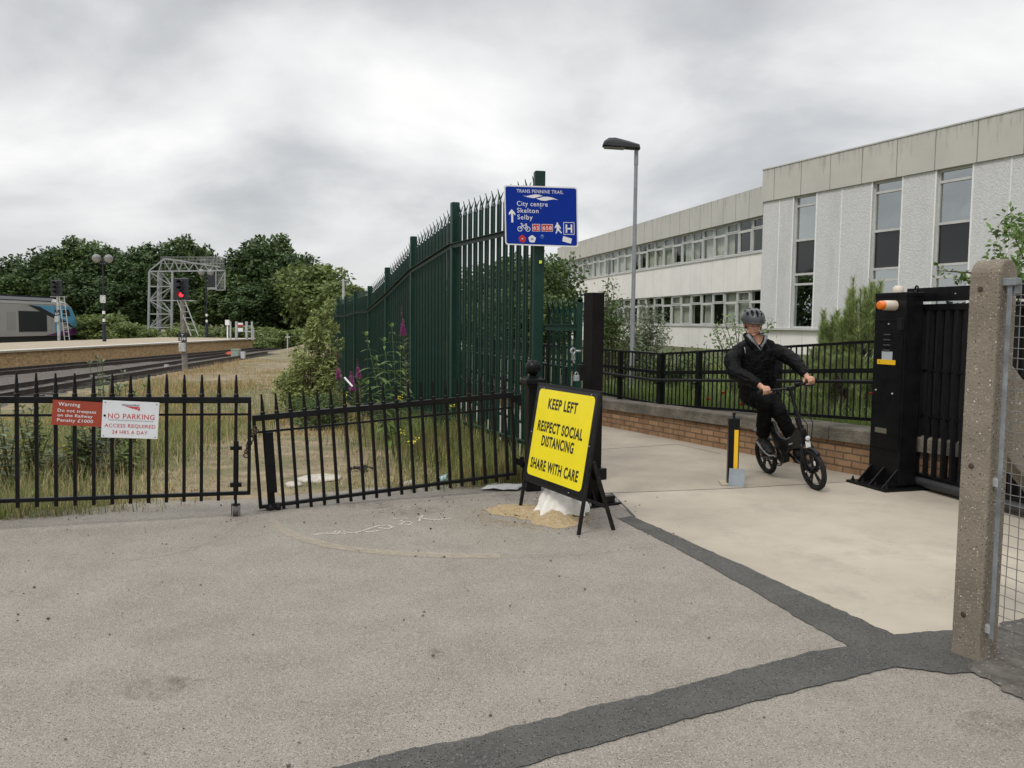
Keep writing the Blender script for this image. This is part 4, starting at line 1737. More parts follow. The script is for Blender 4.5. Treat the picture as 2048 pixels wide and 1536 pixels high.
m.prism([(0, 1.44), (0.10, 1.42), (1.35, 0.0), (1.1, -0.1), (0, 1.08)], cpx + V((0.02, 0.015, 0)), ba, (0, 0, 1), V((-0.12, 1, 0)).normalized() * 0.11)
m.build('brace', post_m, cp, bevel=0.01)

fdir = Matrix.Rotation(yawp - rad(11), 3, 'Z') @ V((1, 0, 0))
f0 = cpx + Matrix.Rotation(yawp, 3, 'Z') @ V((wp / 2 + 0.012, -0.035, 0))
Mf = frame(f0, fdir)
mf = thing('mesh_fence', None, 'galvanised welded wire mesh fence tied to the concrete post', 'fence', M=Mf)
T = Mf
ztm = D(2030, 566, 3.9).z
m = MB(); m.T = T
m.beam((0.015, 0, 0.12), (0.015, 0, ztm - 0.0), 0.016, 0.010, up=(1, 0, 0))
m.beam((0.022, -0.010, 0.12), (0.022, -0.010, ztm), 0.004, 0.022, up=(1, 0, 0))
m.build('stretcher_bar', P('dull_zinc', (0.24, 0.26, 0.275), 0.55, metal=0.3, var=0.3, vs=9), mf)
m = MB(); m.T = T
m.box((0.02, 0.0, ztm + 0.0), (0.07, 0.045, 0.035))
m.box((0.03, 0.02, ztm - 0.03), (0.025, 0.045, 0.05))
m.build('bracket', MATS['dull_zinc'], mf, bevel=0.004)
for z in (ztm * 0.48, 0.16):
    m = MB(); m.T = T
    m.box((-0.005, 0, z), (0.04, 0.03, 0.04))
    m.build('bracket', galvd, mf, bevel=0.004)
m = MB(); m.T = T
rw = random.Random(5)
nz = 36
for k in range(nz):
    z = 0.10 + (ztm - 0.11) * k / (nz - 1)
    pts = [(-0.06 - rw.random() * 0.02, -0.01, z + 0.012)]
    for j in range(14):
        x = j * 0.075
        pts.append((x, 0.004 * math.sin(j * 2.0 + k), z + rw.uniform(-0.003, 0.003) - 0.010 * math.sin(min(1, x) * 2)))
    m.path(pts, 0.0021, 5)
for j in range(1, 21):
    x = 0.02 + j * 0.0500
    m.path([(x + rw.uniform(-0.004, 0.004), 0.003, 0.07 + (ztm - 0.07) * q / 6) for q in range(7)], 0.0021, 5)
m.build('wire_mesh', P('mesh_wire', (0.20, 0.20, 0.19), 0.5, metal=0.4), mf)
# ---------------------------------------------------------------- building materials


def panel_mat(name, col, pitch, line=(0.2, 0.19, 0.17), lw=0.018, streak=None, var=0.05, top=1.0, off=0.0):
    """flat cladding; UV in metres: u along the wall, v = distance below the top edge"""
    m = P(name, col, 0.65, var=var, vs=0.7)
    N, L = m.node_tree.nodes, m.node_tree.links
    b = N['Principled BSDF']
    src = b.inputs['Base Color'].links[0].from_socket
    uv = N.new('ShaderNodeUVMap')
    sep = N.new('ShaderNodeSeparateXYZ')
    L.new(uv.outputs[0], sep.inputs[0])

    def mt(op, a, c):
        n = N.new('ShaderNodeMath')
        n.operation = op
        for i, x in enumerate((a, c)):
            if isinstance(x, (int, float)):
                n.inputs[i].default_value = x
            else:
                L.new(x, n.inputs[i])
        return n.outputs[0]
    cur = src
    if streak:      # rain streaks running down from the parapet
        mp = N.new('ShaderNodeMapping')
        mp.inputs['Scale'].default_value = (3.2, 0.30, 1)
        L.new(uv.outputs[0], mp.inputs[0])
        no = N.new('ShaderNodeTexNoise')
        no.inputs['Scale'].default_value = 1.6
        no.inputs['Detail'].default_value = 8
        no.inputs['Roughness'].default_value = 0.75
        L.new(mp.outputs[0], no.inputs[0])
        g = mt('SUBTRACT', no.outputs['Fac'], mt('MULTIPLY', sep.outputs[1], 0.22 / top))
        mr = N.new('ShaderNodeMapRange')
        mr.inputs['From Min'].default_value = 0.47
        mr.inputs['From Max'].default_value = 0.72
        L.new(g, mr.inputs['Value'])
        mx = N.new('ShaderNodeMixRGB')
        L.new(mr.outputs[0], mx.inputs[0])
        L.new(cur, mx.inputs[1])
        mx.inputs[2].default_value = (*streak, 1)
        cur = mx.outputs[0]
    fr = mt('FRACT', mt('DIVIDE', mt('ADD', sep.outputs[0], off), pitch), 0)
    ln = mt('LESS_THAN', fr, lw / pitch)
    mx = N.new('ShaderNodeMixRGB')
    L.new(ln, mx.inputs[0])
    L.new(cur, mx.inputs[1])
    mx.inputs[2].default_value = (*line, 1)
    L.new(mx.outputs[0], b.inputs['Base Color'])
    return m


def glass_mat(name, tint, ior):
    m = bpy.data.materials.new(name)
    m.use_nodes = True
    N, L = m.node_tree.nodes, m.node_tree.links
    N.clear()
    out = N.new('ShaderNodeOutputMaterial')
    t = N.new('ShaderNodeBsdfTransparent')
    t.inputs[0].default_value = (*tint, 1)
    g = N.new('ShaderNodeBsdfGlossy')
    g.inputs['Roughness'].default_value = 0.015
    g.inputs['Color'].default_value = (0.9, 0.95, 0.95, 1)
    f = N.new('ShaderNodeFresnel')
    f.inputs[0].default_value = ior
    tc = N.new('ShaderNodeTexCoord')
    no = N.new('ShaderNodeTexNoise')
    no.inputs['Scale'].default_value = 0.8
    L.new(tc.outputs['Object'], no.inputs[0])
    bp = N.new('ShaderNodeBump')
    bp.inputs['Strength'].default_value = 0.06
    bp.inputs['Distance'].default_value = 0.1
    L.new(no.outputs['Fac'], bp.inputs['Height'])
    L.new(bp.outputs[0], g.inputs['Normal'])
    ge = N.new('ShaderNodeNewGeometry')
    bf = N.new('ShaderNodeMath')
    bf.operation = 'SUBTRACT'
    bf.inputs[0].default_value = 1.0
    L.new(ge.outputs['Backfacing'], bf.inputs[1])
    mu = N.new('ShaderNodeMath')
    mu.operation = 'MULTIPLY'
    L.new(f.outputs[0], mu.inputs[0])
    L.new(bf.outputs[0], mu.inputs[1])
    s = N.new('ShaderNodeMixShader')
    L.new(mu.outputs[0], s.inputs[0])
    L.new(t.outputs[0], s.inputs[1])
    L.new(g.outputs[0], s.inputs[2])
    L.new(s.outputs[0], out.inputs[0])
    return m


glass = glass_mat('window_glass', (0.88, 0.91, 0.89), 1.5)
glass_t = glass_mat('tinted_glass', (0.3, 0.34, 0.33), 5.0)
blackpanel = P('black_glass_panel', (0.012, 0.013, 0.014), 0.06, spec=0.6)
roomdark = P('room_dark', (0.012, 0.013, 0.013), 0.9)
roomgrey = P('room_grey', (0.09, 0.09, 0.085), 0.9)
curtain = P('curtain', (0.62, 0.60, 0.54), 0.9, var=0.25, vs=5, stretch=(6, 6, 0.3))
alu = P('window_frame', (0.52, 0.52, 0.50), 0.45, var=0.1, vs=1.5)
fascia_m = panel_mat('fascia_panels', (0.51, 0.50, 0.455), 1.27, streak=(0.13, 0.12, 0.10), lw=0.035, top=1.3)
spandrel_m = panel_mat('white_panels', (0.80, 0.78, 0.73), 1.27, line=(0.55, 0.53, 0.49), lw=0.022)
fasciaR_m = panel_mat('fascia_panels_block', (0.50, 0.488, 0.44), 1.62, streak=(0.12, 0.11, 0.095), lw=0.035, top=1.4, off=0.9)
rough_m = P('pebbledash', (0.52, 0.52, 0.515), 0.95, col2=(0.645, 0.645, 0.64), vs=18, bump=1.0, bs=16, detail=9, ramp=(0.36, 0.62),
            dirt=((0.40, 0.39, 0.375), 1.0, 0.5, 0.95, (1, 1, 0.22)))


class Wall:
    def __init__(self, A, B):
        self.A = V((A[0], A[1], 0))
        self.u = (V((B[0], B[1], 0)) - self.A).normalized()
        self.n = V((-self.u.y, self.u.x, 0))
        if self.n.x > 0:
            self.n = -self.n
        self.L = (V((B[0], B[1], 0)) - self.A).length

    def p(self, s, z, o=0.0):
        return self.A + self.u * s + self.n * o + V((0, 0, z))

    def s(self, px, py=650):
        q = PL(px, py, self.A, self.n)
        return (q - self.A).dot(self.u), q.z

    def slab(self, mb, s0, s1, z0, z1, o0, o1, mat=0):
        """o1 > o0 : outer face; uv on the outer face"""
        q = [self.p(s0, z0, o0), self.p(s1, z0, o0), self.p(s1, z1, o0), self.p(s0, z1, o0),
             self.p(s0, z0, o1), self.p(s1, z0, o1), self.p(s1, z1, o1), self.p(s0, z1, o1)]
        uv = [(s0, z1 - z0), (s1, z1 - z0), (s1, 0), (s0, 0)]
        fs = [(3, 2, 1, 0), (4, 5, 6, 7), (0, 1, 5, 4), (1, 2, 6, 5), (2, 3, 7, 6), (3, 0, 4, 7)]
        uvs = []
        for f in fs:
            uvs.append([uv[k % 4] for k in f])
        if self.u.cross(V((0, 0, 1))).dot(self.n) < 0:
            fs = [f[::-1] for f in fs]
            uvs = [q_[::-1] for q_ in uvs]
        mb.add(q, fs, mat, uvs)


# ---- the long two-storey wing
WLg = Wall((11.4, 38.0), (3.8, 70.0))
wing = thing('office_building', WLg.p(0, 0), 'long two-storey wing with white cladding and ribbon windows', 'building')
ZR, Z1, Z2, Z3, Z4 = 7.9, 6.60, 4.93, 3.25, 1.52
LWg = WLg.L


def wall_part(nme, Wl, par, mat, boxes):
    m = MB()
    for b in boxes:
        Wl.slab(m, *b)
    return m.build(nme, mat, par)


wall_part('fascia', WLg, wing, fascia_m, [(0, LWg, Z1, ZR, -0.4, 0.12)])
wall_part('spandrel', WLg, wing, spandrel_m, [(0, LWg, Z3, Z2, -0.4, 0.0)])
wall_part('plinth_wall', WLg, wing, spandrel_m, [(0, LWg, -0.8, Z4, -0.4, 0.0)])
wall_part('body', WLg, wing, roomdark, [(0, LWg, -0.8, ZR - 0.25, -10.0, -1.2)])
for z in (Z2, Z4):
    wall_part('sill', WLg, wing, alu, [(0, LWg, z, z + 0.09, -0.4, 0.05)])
m = MB()
WLg.slab(m, LWg - 0.3, LWg, -0.8, Z1, -0.45, 0.005)
m.build('end_pier', spandrel_m, wing)
m = MB()
WLg.slab(m, 0, LWg, Z2 - 0.2, Z2 - 0.1, -1.2, -0.4)
m.build('floor_slab', roomgrey, wing)
rwn = random.Random(11)
pitch = 1.27
nwin = int((LWg - 0.35) / pitch)
for row, (zb, zt) in enumerate(((Z2 + 0.09, Z1), (Z4 + 0.09, Z3))):
    for k in range(nwin):
        s0, s1 = k * pitch + 0.02, (k + 1) * pitch - 0.02
        zm = zb + (zt - zb) * 0.68
        m = MB()
        fo0, fo1 = -0.16, -0.08
        W_ = 0.055
        for (a, b, c, d) in ((s0, s0 + W_, zb, zt), (s1 - W_, s1, zb, zt), (s0 + W_, s1 - W_, zb, zb + W_), (s0 + W_, s1 - W_, zt - W_, zt), (s0 + W_, s1 - W_, zm - 0.04, zm + 0.04)):
            WLg.slab(m, a, b, c, d, fo0, fo1)
        if (k + row) % 2 == 0:      # opening lights have a second, inner frame
            for (a, b, c, d) in ((s0 + W_, s0 + 0.10, zm + 0.04, zt - W_), (s1 - 0.10, s1 - W_, zm + 0.04, zt - W_), (s0 + 0.10, s1 - 0.10, zm + 0.04, zm + 0.085), (s0 + 0.10, s1 - 0.10, zt - 0.10, zt - W_)):
                WLg.slab(m, a, b, c, d, fo0 + 0.02, fo1 + 0.02)
        else:
            for (a, b, c, d) in ((s0 + W_, s0 + 0.10, zb + W_, zm - 0.04), (s1 - 0.10, s1 - W_, zb + W_, zm - 0.04), (s0 + 0.10, s1 - 0.10, zb + W_, zb + 0.10), (s0 + 0.10, s1 - 0.10, zm - 0.085, zm - 0.04)):
                WLg.slab(m, a, b, c, d, fo0 + 0.02, fo1 + 0.02)
        fr = m.build('window', alu, wing)
        m = MB()
        WLg.slab(m, s0 + 0.03, s1 - 0.03, zb + 0.03, zt - 0.03, -0.128, -0.122)
        m.build('pane', glass, fr)
        r = rwn.random()
        if r < (0.8 if row == 0 else 0.66):
            m = MB()
            w = rwn.choice((1.0, 1.0, 0.5, 0.35))
            a = s0 if rwn.random() < 0.5 else s1 - (s1 - s0) * w
            nf = 14
            z0_, z1_ = zb, zt
            vs, fs = [], []
            for q in range(nf * 2 + 1):
                ss = a + (s1 - s0) * w * q / (nf * 2)
                oo = -0.30 + (0.03 if q % 2 else -0.03)
                vs += [WLg.p(ss, z0_, oo), WLg.p(ss, z1_, oo)]
                if q:
                    fs.append((2 * q - 2, 2 * q, 2 * q + 1, 2 * q - 1))
            m.add(vs, fs)
            m.build('curtain', curtain, fr)

# ---- the taller pebbledashed block
WRt = Wall((11.45, 38.0), (16.6, 26.8))
WRt.L += 12
block = thing('office_building', WRt.p(0, 0), 'pebbledashed block with narrow full-height windows and grey fascia', 'building')
ZR2, ZF2, ZL2 = 8.57, 7.16, 1.50
LB = WRt.L
wall_part('fascia', WRt, block, fasciaR_m, [(-0.02, LB, ZF2, ZR2, -0.6, 0.28)])
wall_part('roof_flashing', WRt, block, alu, [(-0.04, LB, ZR2, ZR2 + 0.05, -0.6, 0.31)])
cols = [(1587, 1631), (1742, 1800), (1868, 1938)]
colS = [(WRt.s(a)[0], WRt.s(b)[0]) for a, b in cols]
dS = colS[2][0] - colS[1][0]
colS += [(colS[2][0] + 2 * dS, colS[2][1] + 2 * dS), (colS[2][0] + 3.2 * dS, colS[2][1] + 3.2 * dS)]
prev = 0.0
bx = []
for a, b in colS + [(LB, LB)]:
    bx.append((prev, a, ZL2, ZF2, -0.6, 0.2))
    prev = b
for b_ in bx:
    wall_part('pebbledash_panel', WRt, block, rough_m, [b_])
wall_part('plinth_wall', WRt, block, spandrel_m, [(0, LB, -0.8, ZL2 - 0.08, -0.6, 0.1)])
wall_part('ledge', WRt, block, alu, [(-0.02, LB, ZL2 - 0.08, ZL2, -0.6, 0.27)])
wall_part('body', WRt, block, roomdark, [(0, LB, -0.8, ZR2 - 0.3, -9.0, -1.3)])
m = MB()
WRt.slab(m, -0.02, 0.5, -0.8, ZF2, -1.3, -0.6)
m.build('return_wall', rough_m, block)
for px in (1558, 1681, 2014):
    s = WRt.s(px)[0]
    wall_part('joint_strip', WRt, block, white, [(s - 0.022, s + 0.022, ZL2, ZF2, 0.19, 0.205)])
for a, b in colS:
    for e_ in (a, b):
        sg_ = 1 if e_ == a else -1
        m = MB()
        WRt.slab(m, min(e_, e_ - sg_ * 0.06), max(e_, e_ - sg_ * 0.06), ZL2, ZF2, 0.19, 0.222)
        m.build('reveal_trim', white, block)
    lev = [ZL2, 3.34, 3.43, 3.77, 3.84, 5.23, 5.34, 6.68, 6.78, ZF2 - 0.03]
    m = MB()
    WRt.slab(m, a, a + 0.07, ZL2, ZF2, -0.02, 0.10)
    WRt.slab(m, b - 0.07, b, ZL2, ZF2, -0.02, 0.10)
    for z in (ZL2, 3.34, 3.77, 5.22, 6.68, ZF2 - 0.09):
        WRt.slab(m, a + 0.07, b - 0.07, z, z + 0.09, -0.02, 0.10)
    fr = m.build('window', alu, block)
    for z0, z1, mt_ in ((ZL2 + 0.09, 3.34, glass_t), (3.86, 5.22, None), (5.31, 6.68, glass_t), (6.77, ZF2 - 0.09, glass_t), (3.43, 3.77, glass_t)):
        m = MB()
        WRt.slab(m, a + 0.06, b - 0.06, z0 - 0.01, z1 + 0.01, 0.03, 0.04)
        m.build('pane' if mt_ else 'black_panel', mt_ or blackpanel, fr)
    m = MB()
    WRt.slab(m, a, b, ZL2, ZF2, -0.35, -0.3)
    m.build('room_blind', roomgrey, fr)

# ---------------------------------------------------------------- street lamp
lb = D(1262, 800, 14.0)
lb.z = 0.34
lp = thing('street_lamp', lb, 'grey lamp post with a dark flat lantern, rising behind the railing', 'street lamp')
zt_ = D(1267, 303, 14.0).z
m = MB(); m.T = MW[lp]
H_ = zt_ - lb.z
m.path([(0, 0, 0), (0, 0, 0.55)], 0.05, 14)
m.path([(0, 0, 0.52), (0, 0, 0.60), (0, 0, H_ - 0.18)], [0.05, 0.036, 0.030], 14)
m.path([(0.0, 0, H_ - 0.22), (0, 0, H_ + 0.02)], [0.036, 0.034], 14)
m.build('column', P('lamp_grey', (0.24, 0.255, 0.27), 0.45, metal=0.2, var=0.15, vs=5), lp, smooth='auto')
m = MB(); m.T = MW[lp]
m.box((0, -0.03, 0.10), (0.16, 0.16, 0.20), taper=0.7)
m.build('foot_box', galvd, lp, bevel=0.01)
tL, tR = D(1205, 290, 14.0), D(1280, 294, 14.0)
Ml_ = frame(tR, tL - tR)
Lh = (tL - tR).length
m = MB(); m.T = Ml_
prof = [(0.0, -0.045), (Lh * 0.98, -0.02), (Lh, 0.0), (Lh * 0.97, 0.06), (Lh * 0.86, 0.115), (Lh * 0.68, 0.125), (Lh * 0.3, 0.075), (0.02, 0.03)]
secs = []
vs, fs = [], []
for yv, sc in ((-0.12, 0.62), (-0.09, 0.92), (0.0, 1.0), (0.09, 0.92), (0.12, 0.62)):
    for x, z in prof:
        vs.append((Lh * 0.5 + (x - Lh * 0.5) * (0.9 + 0.1 * sc), yv, -0.02 + (z + 0.02) * sc))
k = len(prof)
for i in range(4):
    for j in range(k):
        fs.append((i * k + j, i * k + (j + 1) % k, (i + 1) * k + (j + 1) % k, (i + 1) * k + j))
fs += [tuple(range(k))[::-1], tuple(range(4 * k, 5 * k))]
m.add(vs, fs)
m.build('lantern', P('lantern_black', (0.022, 0.023, 0.025), 0.5, var=0.3, vs=8), lp, smooth='auto')
m = MB(); m.T = Ml_
m.prism([(Lh * 0.42, -0.09), (Lh * 0.95, -0.08), (Lh * 0.95, 0.08), (Lh * 0.42, 0.09)], (0, 0, -0.048), (1, 0, 0), (0, 1, 0), (0, 0, 0.012))
m.build('glass_cover', P('lamp_glass', (0.16, 0.14, 0.12), 0.2), lp)

# ---------------------------------------------------------------- railway
RD = V((0.0437, 1, 0)).normalized()          # direction of the lines
RN = V((RD.y, -RD.x, 0))                     # to the right (towards us)
ZB = -0.70
steel = P('rail_steel', (0.045, 0.033, 0.027), 0.5, metal=0.3, var=0.4, vs=3)
railtop = P('rail_head', (0.22, 0.20, 0.18), 0.35, metal=0.7)
sleeper_m = P('sleeper', (0.045, 0.038, 0.033), 0.9, var=0.3, vs=4)
mb = MB()
for i in range(30):
    y0, y1 = 6 + i * 10 - 20, 16 + i * 10 - 20
    for j in range(12):
        pass
bal = [(-60, -6), (-10.5, 8), (-11.5, 20), (-13.2, 30), (-15, 45), (-14, 75), (-10, 130), (-60, 130)]
mb = MB()
gx_ = np.linspace(-30, -9, 50)
gy_ = np.concatenate([np.arange(2, 45, 0.6), np.arange(45, 140, 3.0)])
vs, fs = [], []
bx_ = np.interp(gy_, [p[1] for p in bal[1:7]], [p[0] for p in bal[1:7]])
for j, y in enumerate(gy_):
    for i in range(50):
        x = -34 + (bx_[j] + 34) * i / 49.0
        ed = sst(0, 0.12, 1 - i / 49.0)
        z = ZB - 0.13 + 0.12 * ed + 0.03 * noise.noise(V((x * 1.3, y * 1.3, 0))) * ed + 0.02 * ed
        zg = gz(x, y)
        z = max(z, zg + 0.02) if i < 44 else z + max(0, zg - z) * 0.6
        vs.append((x, y, z))
for j in range(len(gy_) - 1):
    for i in range(49):
        fs.append((j * 50 + i, j * 50 + i + 1, (j + 1) * 50 + i + 1, (j + 1) * 50 + i))
mb.add(vs, fs)
mb.build('ballast', ballast_m, smooth=True, kind='structure')


def track(label, a, b, n_sl):
    t = thing('railway_track', a, label, 'railway track', 'railway tracks beside the platform')
    d = (b - a).normalized()
    nn = V((d.y, -d.x, 0))
    for off in (0.0, 1.435):
        m = MB()
        a2, b2 = a + nn * off, b + nn * off
        u_ = V((0, 0, 0.07))
        m.beam(a2 + V((0, 0, -0.08)), b2 + V((0, 0, -0.08)), 0.15, 0.03)
        m.beam(a2 + u_ * 0.0, b2 + u_ * 0.0, 0.035, 0.14)
        m.beam(a2 + u_ * 1.0, b2 + u_ * 1.0, 0.07, 0.04)
        m.beam(a2 + u_ * 1.3, b2 + u_ * 1.3, 0.05, 0.004, mat=1)
        m.build('rail', [steel, railtop], t)
    L = (b - a).length
    for k in range(n_sl):
        c = a + d * ((k + 0.5) * 0.68) + nn * 0.7175 + V((0, 0, -0.135))
        if (c - a).length > L:
            break
        m = MB()
        m.beam(c - nn * 1.25, c + nn * 1.25, 0.25, 0.13)
        m.build('sleeper', sleeper_m, t)
    return t


trA0 = PL(0, 741, (0, 0, ZB + 0.08), (0, 0, 1))
trA = trA0 - RD * 12
track('further railway track running along the foot of the platform wall', trA + V((0, 0, 0)), trA + RD * 72, 100)
b0 = PL(0, 776.7, (0, 0, ZB + 0.08), (0, 0, 1))
b1 = PL(478, 706.6, (0, 0, ZB + 0.08), (0, 0, 1))
bd = (b1 - b0).normalized()
track('nearer railway track that curves in to join the one by the platform', b0 - bd * 12, b1 + bd * 2, 80)

# platform
pl0 = PL(0, 741, (0, 0, ZB), (0, 0, 1)) - RN * 0.75
plE = PL(522, 696, (0, 0, ZB), (0, 0, 1)) - RN * 0.75
pS, pE = pl0 - RD * 14, pl0 + RD * (plE - pl0).dot(RD)
zP = PL(0, 701.5, pl0, RN).z
plat = thing('railway_platform', pE, 'brick-faced station platform with a white edge line, running to its end ramp', 'platform')
PW = 7.6
m = MB()
Lp = (pE - pS).length


def wq(mb, a, b, z0, z1, u0=0):
    L = (b - a).length
    q = [a + V((0, 0, z0)), b + V((0, 0, z0)), b + V((0, 0, z1)), a + V((0, 0, z1))]
    mb.add([V((p.x, p.y, p.z)) for p in q], [(0, 1, 2, 3)], uvs=[[(u0, z0), (u0 + L, z0), (u0 + L, z1), (u0, z1)]])


for p in (pS, pE):
    p.z = 0
wq(m, pS, pE, ZB - 0.5, zP - 0.10)
wq(m, pE, pE - RN * PW, ZB - 0.5, zP - 0.10)
m.build('brick_face', brick_p, plat)
m = MB()
pc = P('platform_coping', (0.30, 0.26, 0.20), 0.9, var=0.15, vs=1.5)
m.prism([(0, 0.12), (Lp + 0.1, 0.12), (Lp + 0.1, -PW), (0, -PW)], pS + V((0, 0, zP - 0.10)), RD, RN, V((0, 0, 0.10)))
m.build('deck', P('platform_deck', (0.34, 0.285, 0.205), 0.9, var=0.15, vs=1.2), plat)
m = MB()
m.prism([(0, 0.125), (Lp, 0.125), (Lp, -0.35), (0, -0.35)], pS + V((0, 0, zP - 0.03)), RD, RN, V((0, 0, 0.034)))
m.build('white_edge_line', P('edge_white', (0.62, 0.60, 0.55), 0.7, var=0.12, vs=2), plat)

# train
trX = RN * -1
lY = 83.0
p0 = V((D(158, 668, lY).x, lY, 0))
ld = V((0.03, 1, 0)).normalized()
ln = V((ld.y, -ld.x, 0))
Mt = frame(p0 - ln * 1.35, ld)            # x forward (away), y to the left side of travel
tr = thing('locomotive', None, 'grey and blue diesel locomotive with a raked nose, waiting at the far platform', 'train', M=Mt)
HW = 1.35
tgrey = P('train_grey', (0.33, 0.325, 0.31), 0.4, var=0.06, vs=0.5)
tblue = P('train_blue', (0.10, 0.31, 0.47), 0.35, var=0.06, vs=0.5)
tdark = P('train_dark', (0.018, 0.02, 0.025), 0.45)
tpurp = P('train_purple', (0.12, 0.025, 0.12), 0.4)
zr = lambda py, Y=75: D(100, py, Y).z
roofz = 3.28
prof = [(-24, -0.05), (-0.35, -0.05), (-0.1, 0.3), (0.0, 1.0), (-0.35, 1.75), (-1.0, 2.6), (-1.9, 3.2), (-3.2, 3.42), (-24, 3.42)]
nm_ = len(prof)
vs, fs = [], []
for yv, zt, xo in ((-HW, 2.75, -0.25), (-HW * 0.96, 3.1, -0.12), (-HW * 0.6, 3.42, 0.0), (HW * 0.6, 3.42, 0.0), (HW * 0.96, 3.1, -0.12), (HW, 2.75, -0.25)):
    for x, z in prof:
        vs.append((x + (xo if x > -20 else 0), yv, min(z, zt)))
for i in range(5):
    for j in range(nm_):
        fs.append((i * nm_ + j, i * nm_ + (j + 1) % nm_, (i + 1) * nm_ + (j + 1) % nm_, (i + 1) * nm_ + j))
fs += [tuple(range(nm_))[::-1], tuple(range(5 * nm_, 6 * nm_))]
m = MB(); m.T = Mt
m.add(vs, fs)
m.build('body', tgrey, tr)


def side(nme, poly, mat, t=0.015, base=0.0):
    m = MB(); m.T = Mt
    m.prism(poly, (0, -HW - base, 0), (1, 0, 0), (0, 0, 1), (0, -t, 0))
    return m.build(nme, mat, tr)


side('cab_side', [(-0.42, 0.55), (-0.30, 1.05), (-0.65, 1.75), (-1.25, 2.55), (-1.6, 2.74), (-7.5, 2.74), (-6.6, 2.5), (-2.2, 1.15)], tblue)
side('dark_stripe', [(-1.0, 0.62), (-0.5, 0.50), (-2.1, 1.25), (-6.4, 2.62), (-7.6, 2.74), (-8.2, 2.74)], tdark, 0.02)
side('skirt_flash', [(-0.6, -0.02), (-0.45, 0.5), (-1.0, 0.62), (-5.6, -0.02)], tpurp, 0.018)
side('grille', [(-5.4, 0.35), (-9.6, 0.35), (-9.6, 2.2), (-5.4, 2.2)], tdark, 0.03)
side('side_door', [(-10.0, 0.55), (-11.2, 0.55), (-11.2, 2.1), (-10.0, 2.1)], P('train_grey_door', (0.29, 0.285, 0.275), 0.4), 0.012)
side('cab_window', [(-1.45, 1.8), (-1.75, 2.45), (-2.75, 2.45), (-2.75, 1.8)], tdark, 0.035)
side('cab_door', [(-3.2, 0.2), (-3.2, 2.5), (-4.1, 2.5), (-4.1, 0.2)], tblue, 0.022)
m = MB(); m.T = Mt
m.prism([(-HW * 0.8, 0), (HW * 0.8, 0), (HW * 0.62, 1.12), (-HW * 0.62, 1.12)], (-0.30, 0, 1.72), (0, 1, 0), V((-0.60, 0, 0.8)).normalized(), V((0.03, 0, 0.02)))
m.build('windscreen', P('train_glass', (0.012, 0.015, 0.018), 0.08), tr)
m = MB(); m.T = Mt
m.box((-13.2, 0, 3.50), (19.5, 1.5, 0.22))
m.build('roof_equipment', tdark, tr)
m = MB(); m.T = Mt
m.prism([(-24, 0), (-4.5, 0), (-3.6, 0.52), (-24, 0.52)], (0, -HW * 0.97, 3.16), (1, 0, 0), V((0, 0.48, 0.30)).normalized(), V((0, -0.02, 0.03)))
m.build('roof_panel', tdark, tr)
for xs_ in (-4.6, -12.4, -15.2, -18.0):
    m = MB(); m.T = Mt
    m.box((xs_, -HW - 0.006, 1.45), (0.05, 0.02, 2.5))
    m.build('panel_seam', MATS['train_grey_door'], tr)
m = MB(); m.T = Mt
m.prism([(-3.0, 3.0), (-24, 3.0), (-24, 2.86), (-2.6, 2.86)], (0, -HW - 0.0, 0), (1, 0, 0), (0, 0, 1), (0, -0.03, 0))
m.build('cantrail', P('train_rail_grey', (0.45, 0.45, 0.44), 0.4), tr)
m = MB(); m.T = Mt
m.box((-12, 0, -0.3), (22.5, 2.4, 0.55))
m.build('underframe', tdark, tr)
m = MB(); m.T = Mt
m.box((0.2, 0, 0.0), (0.5, 2.2, 0.5))
m.build('buffer_beam', tdark, tr)

# signals on posts with ladders


dirtywhite = P('dirty_white', (0.42, 0.42, 0.40), 0.6, var=0.25, vs=5)


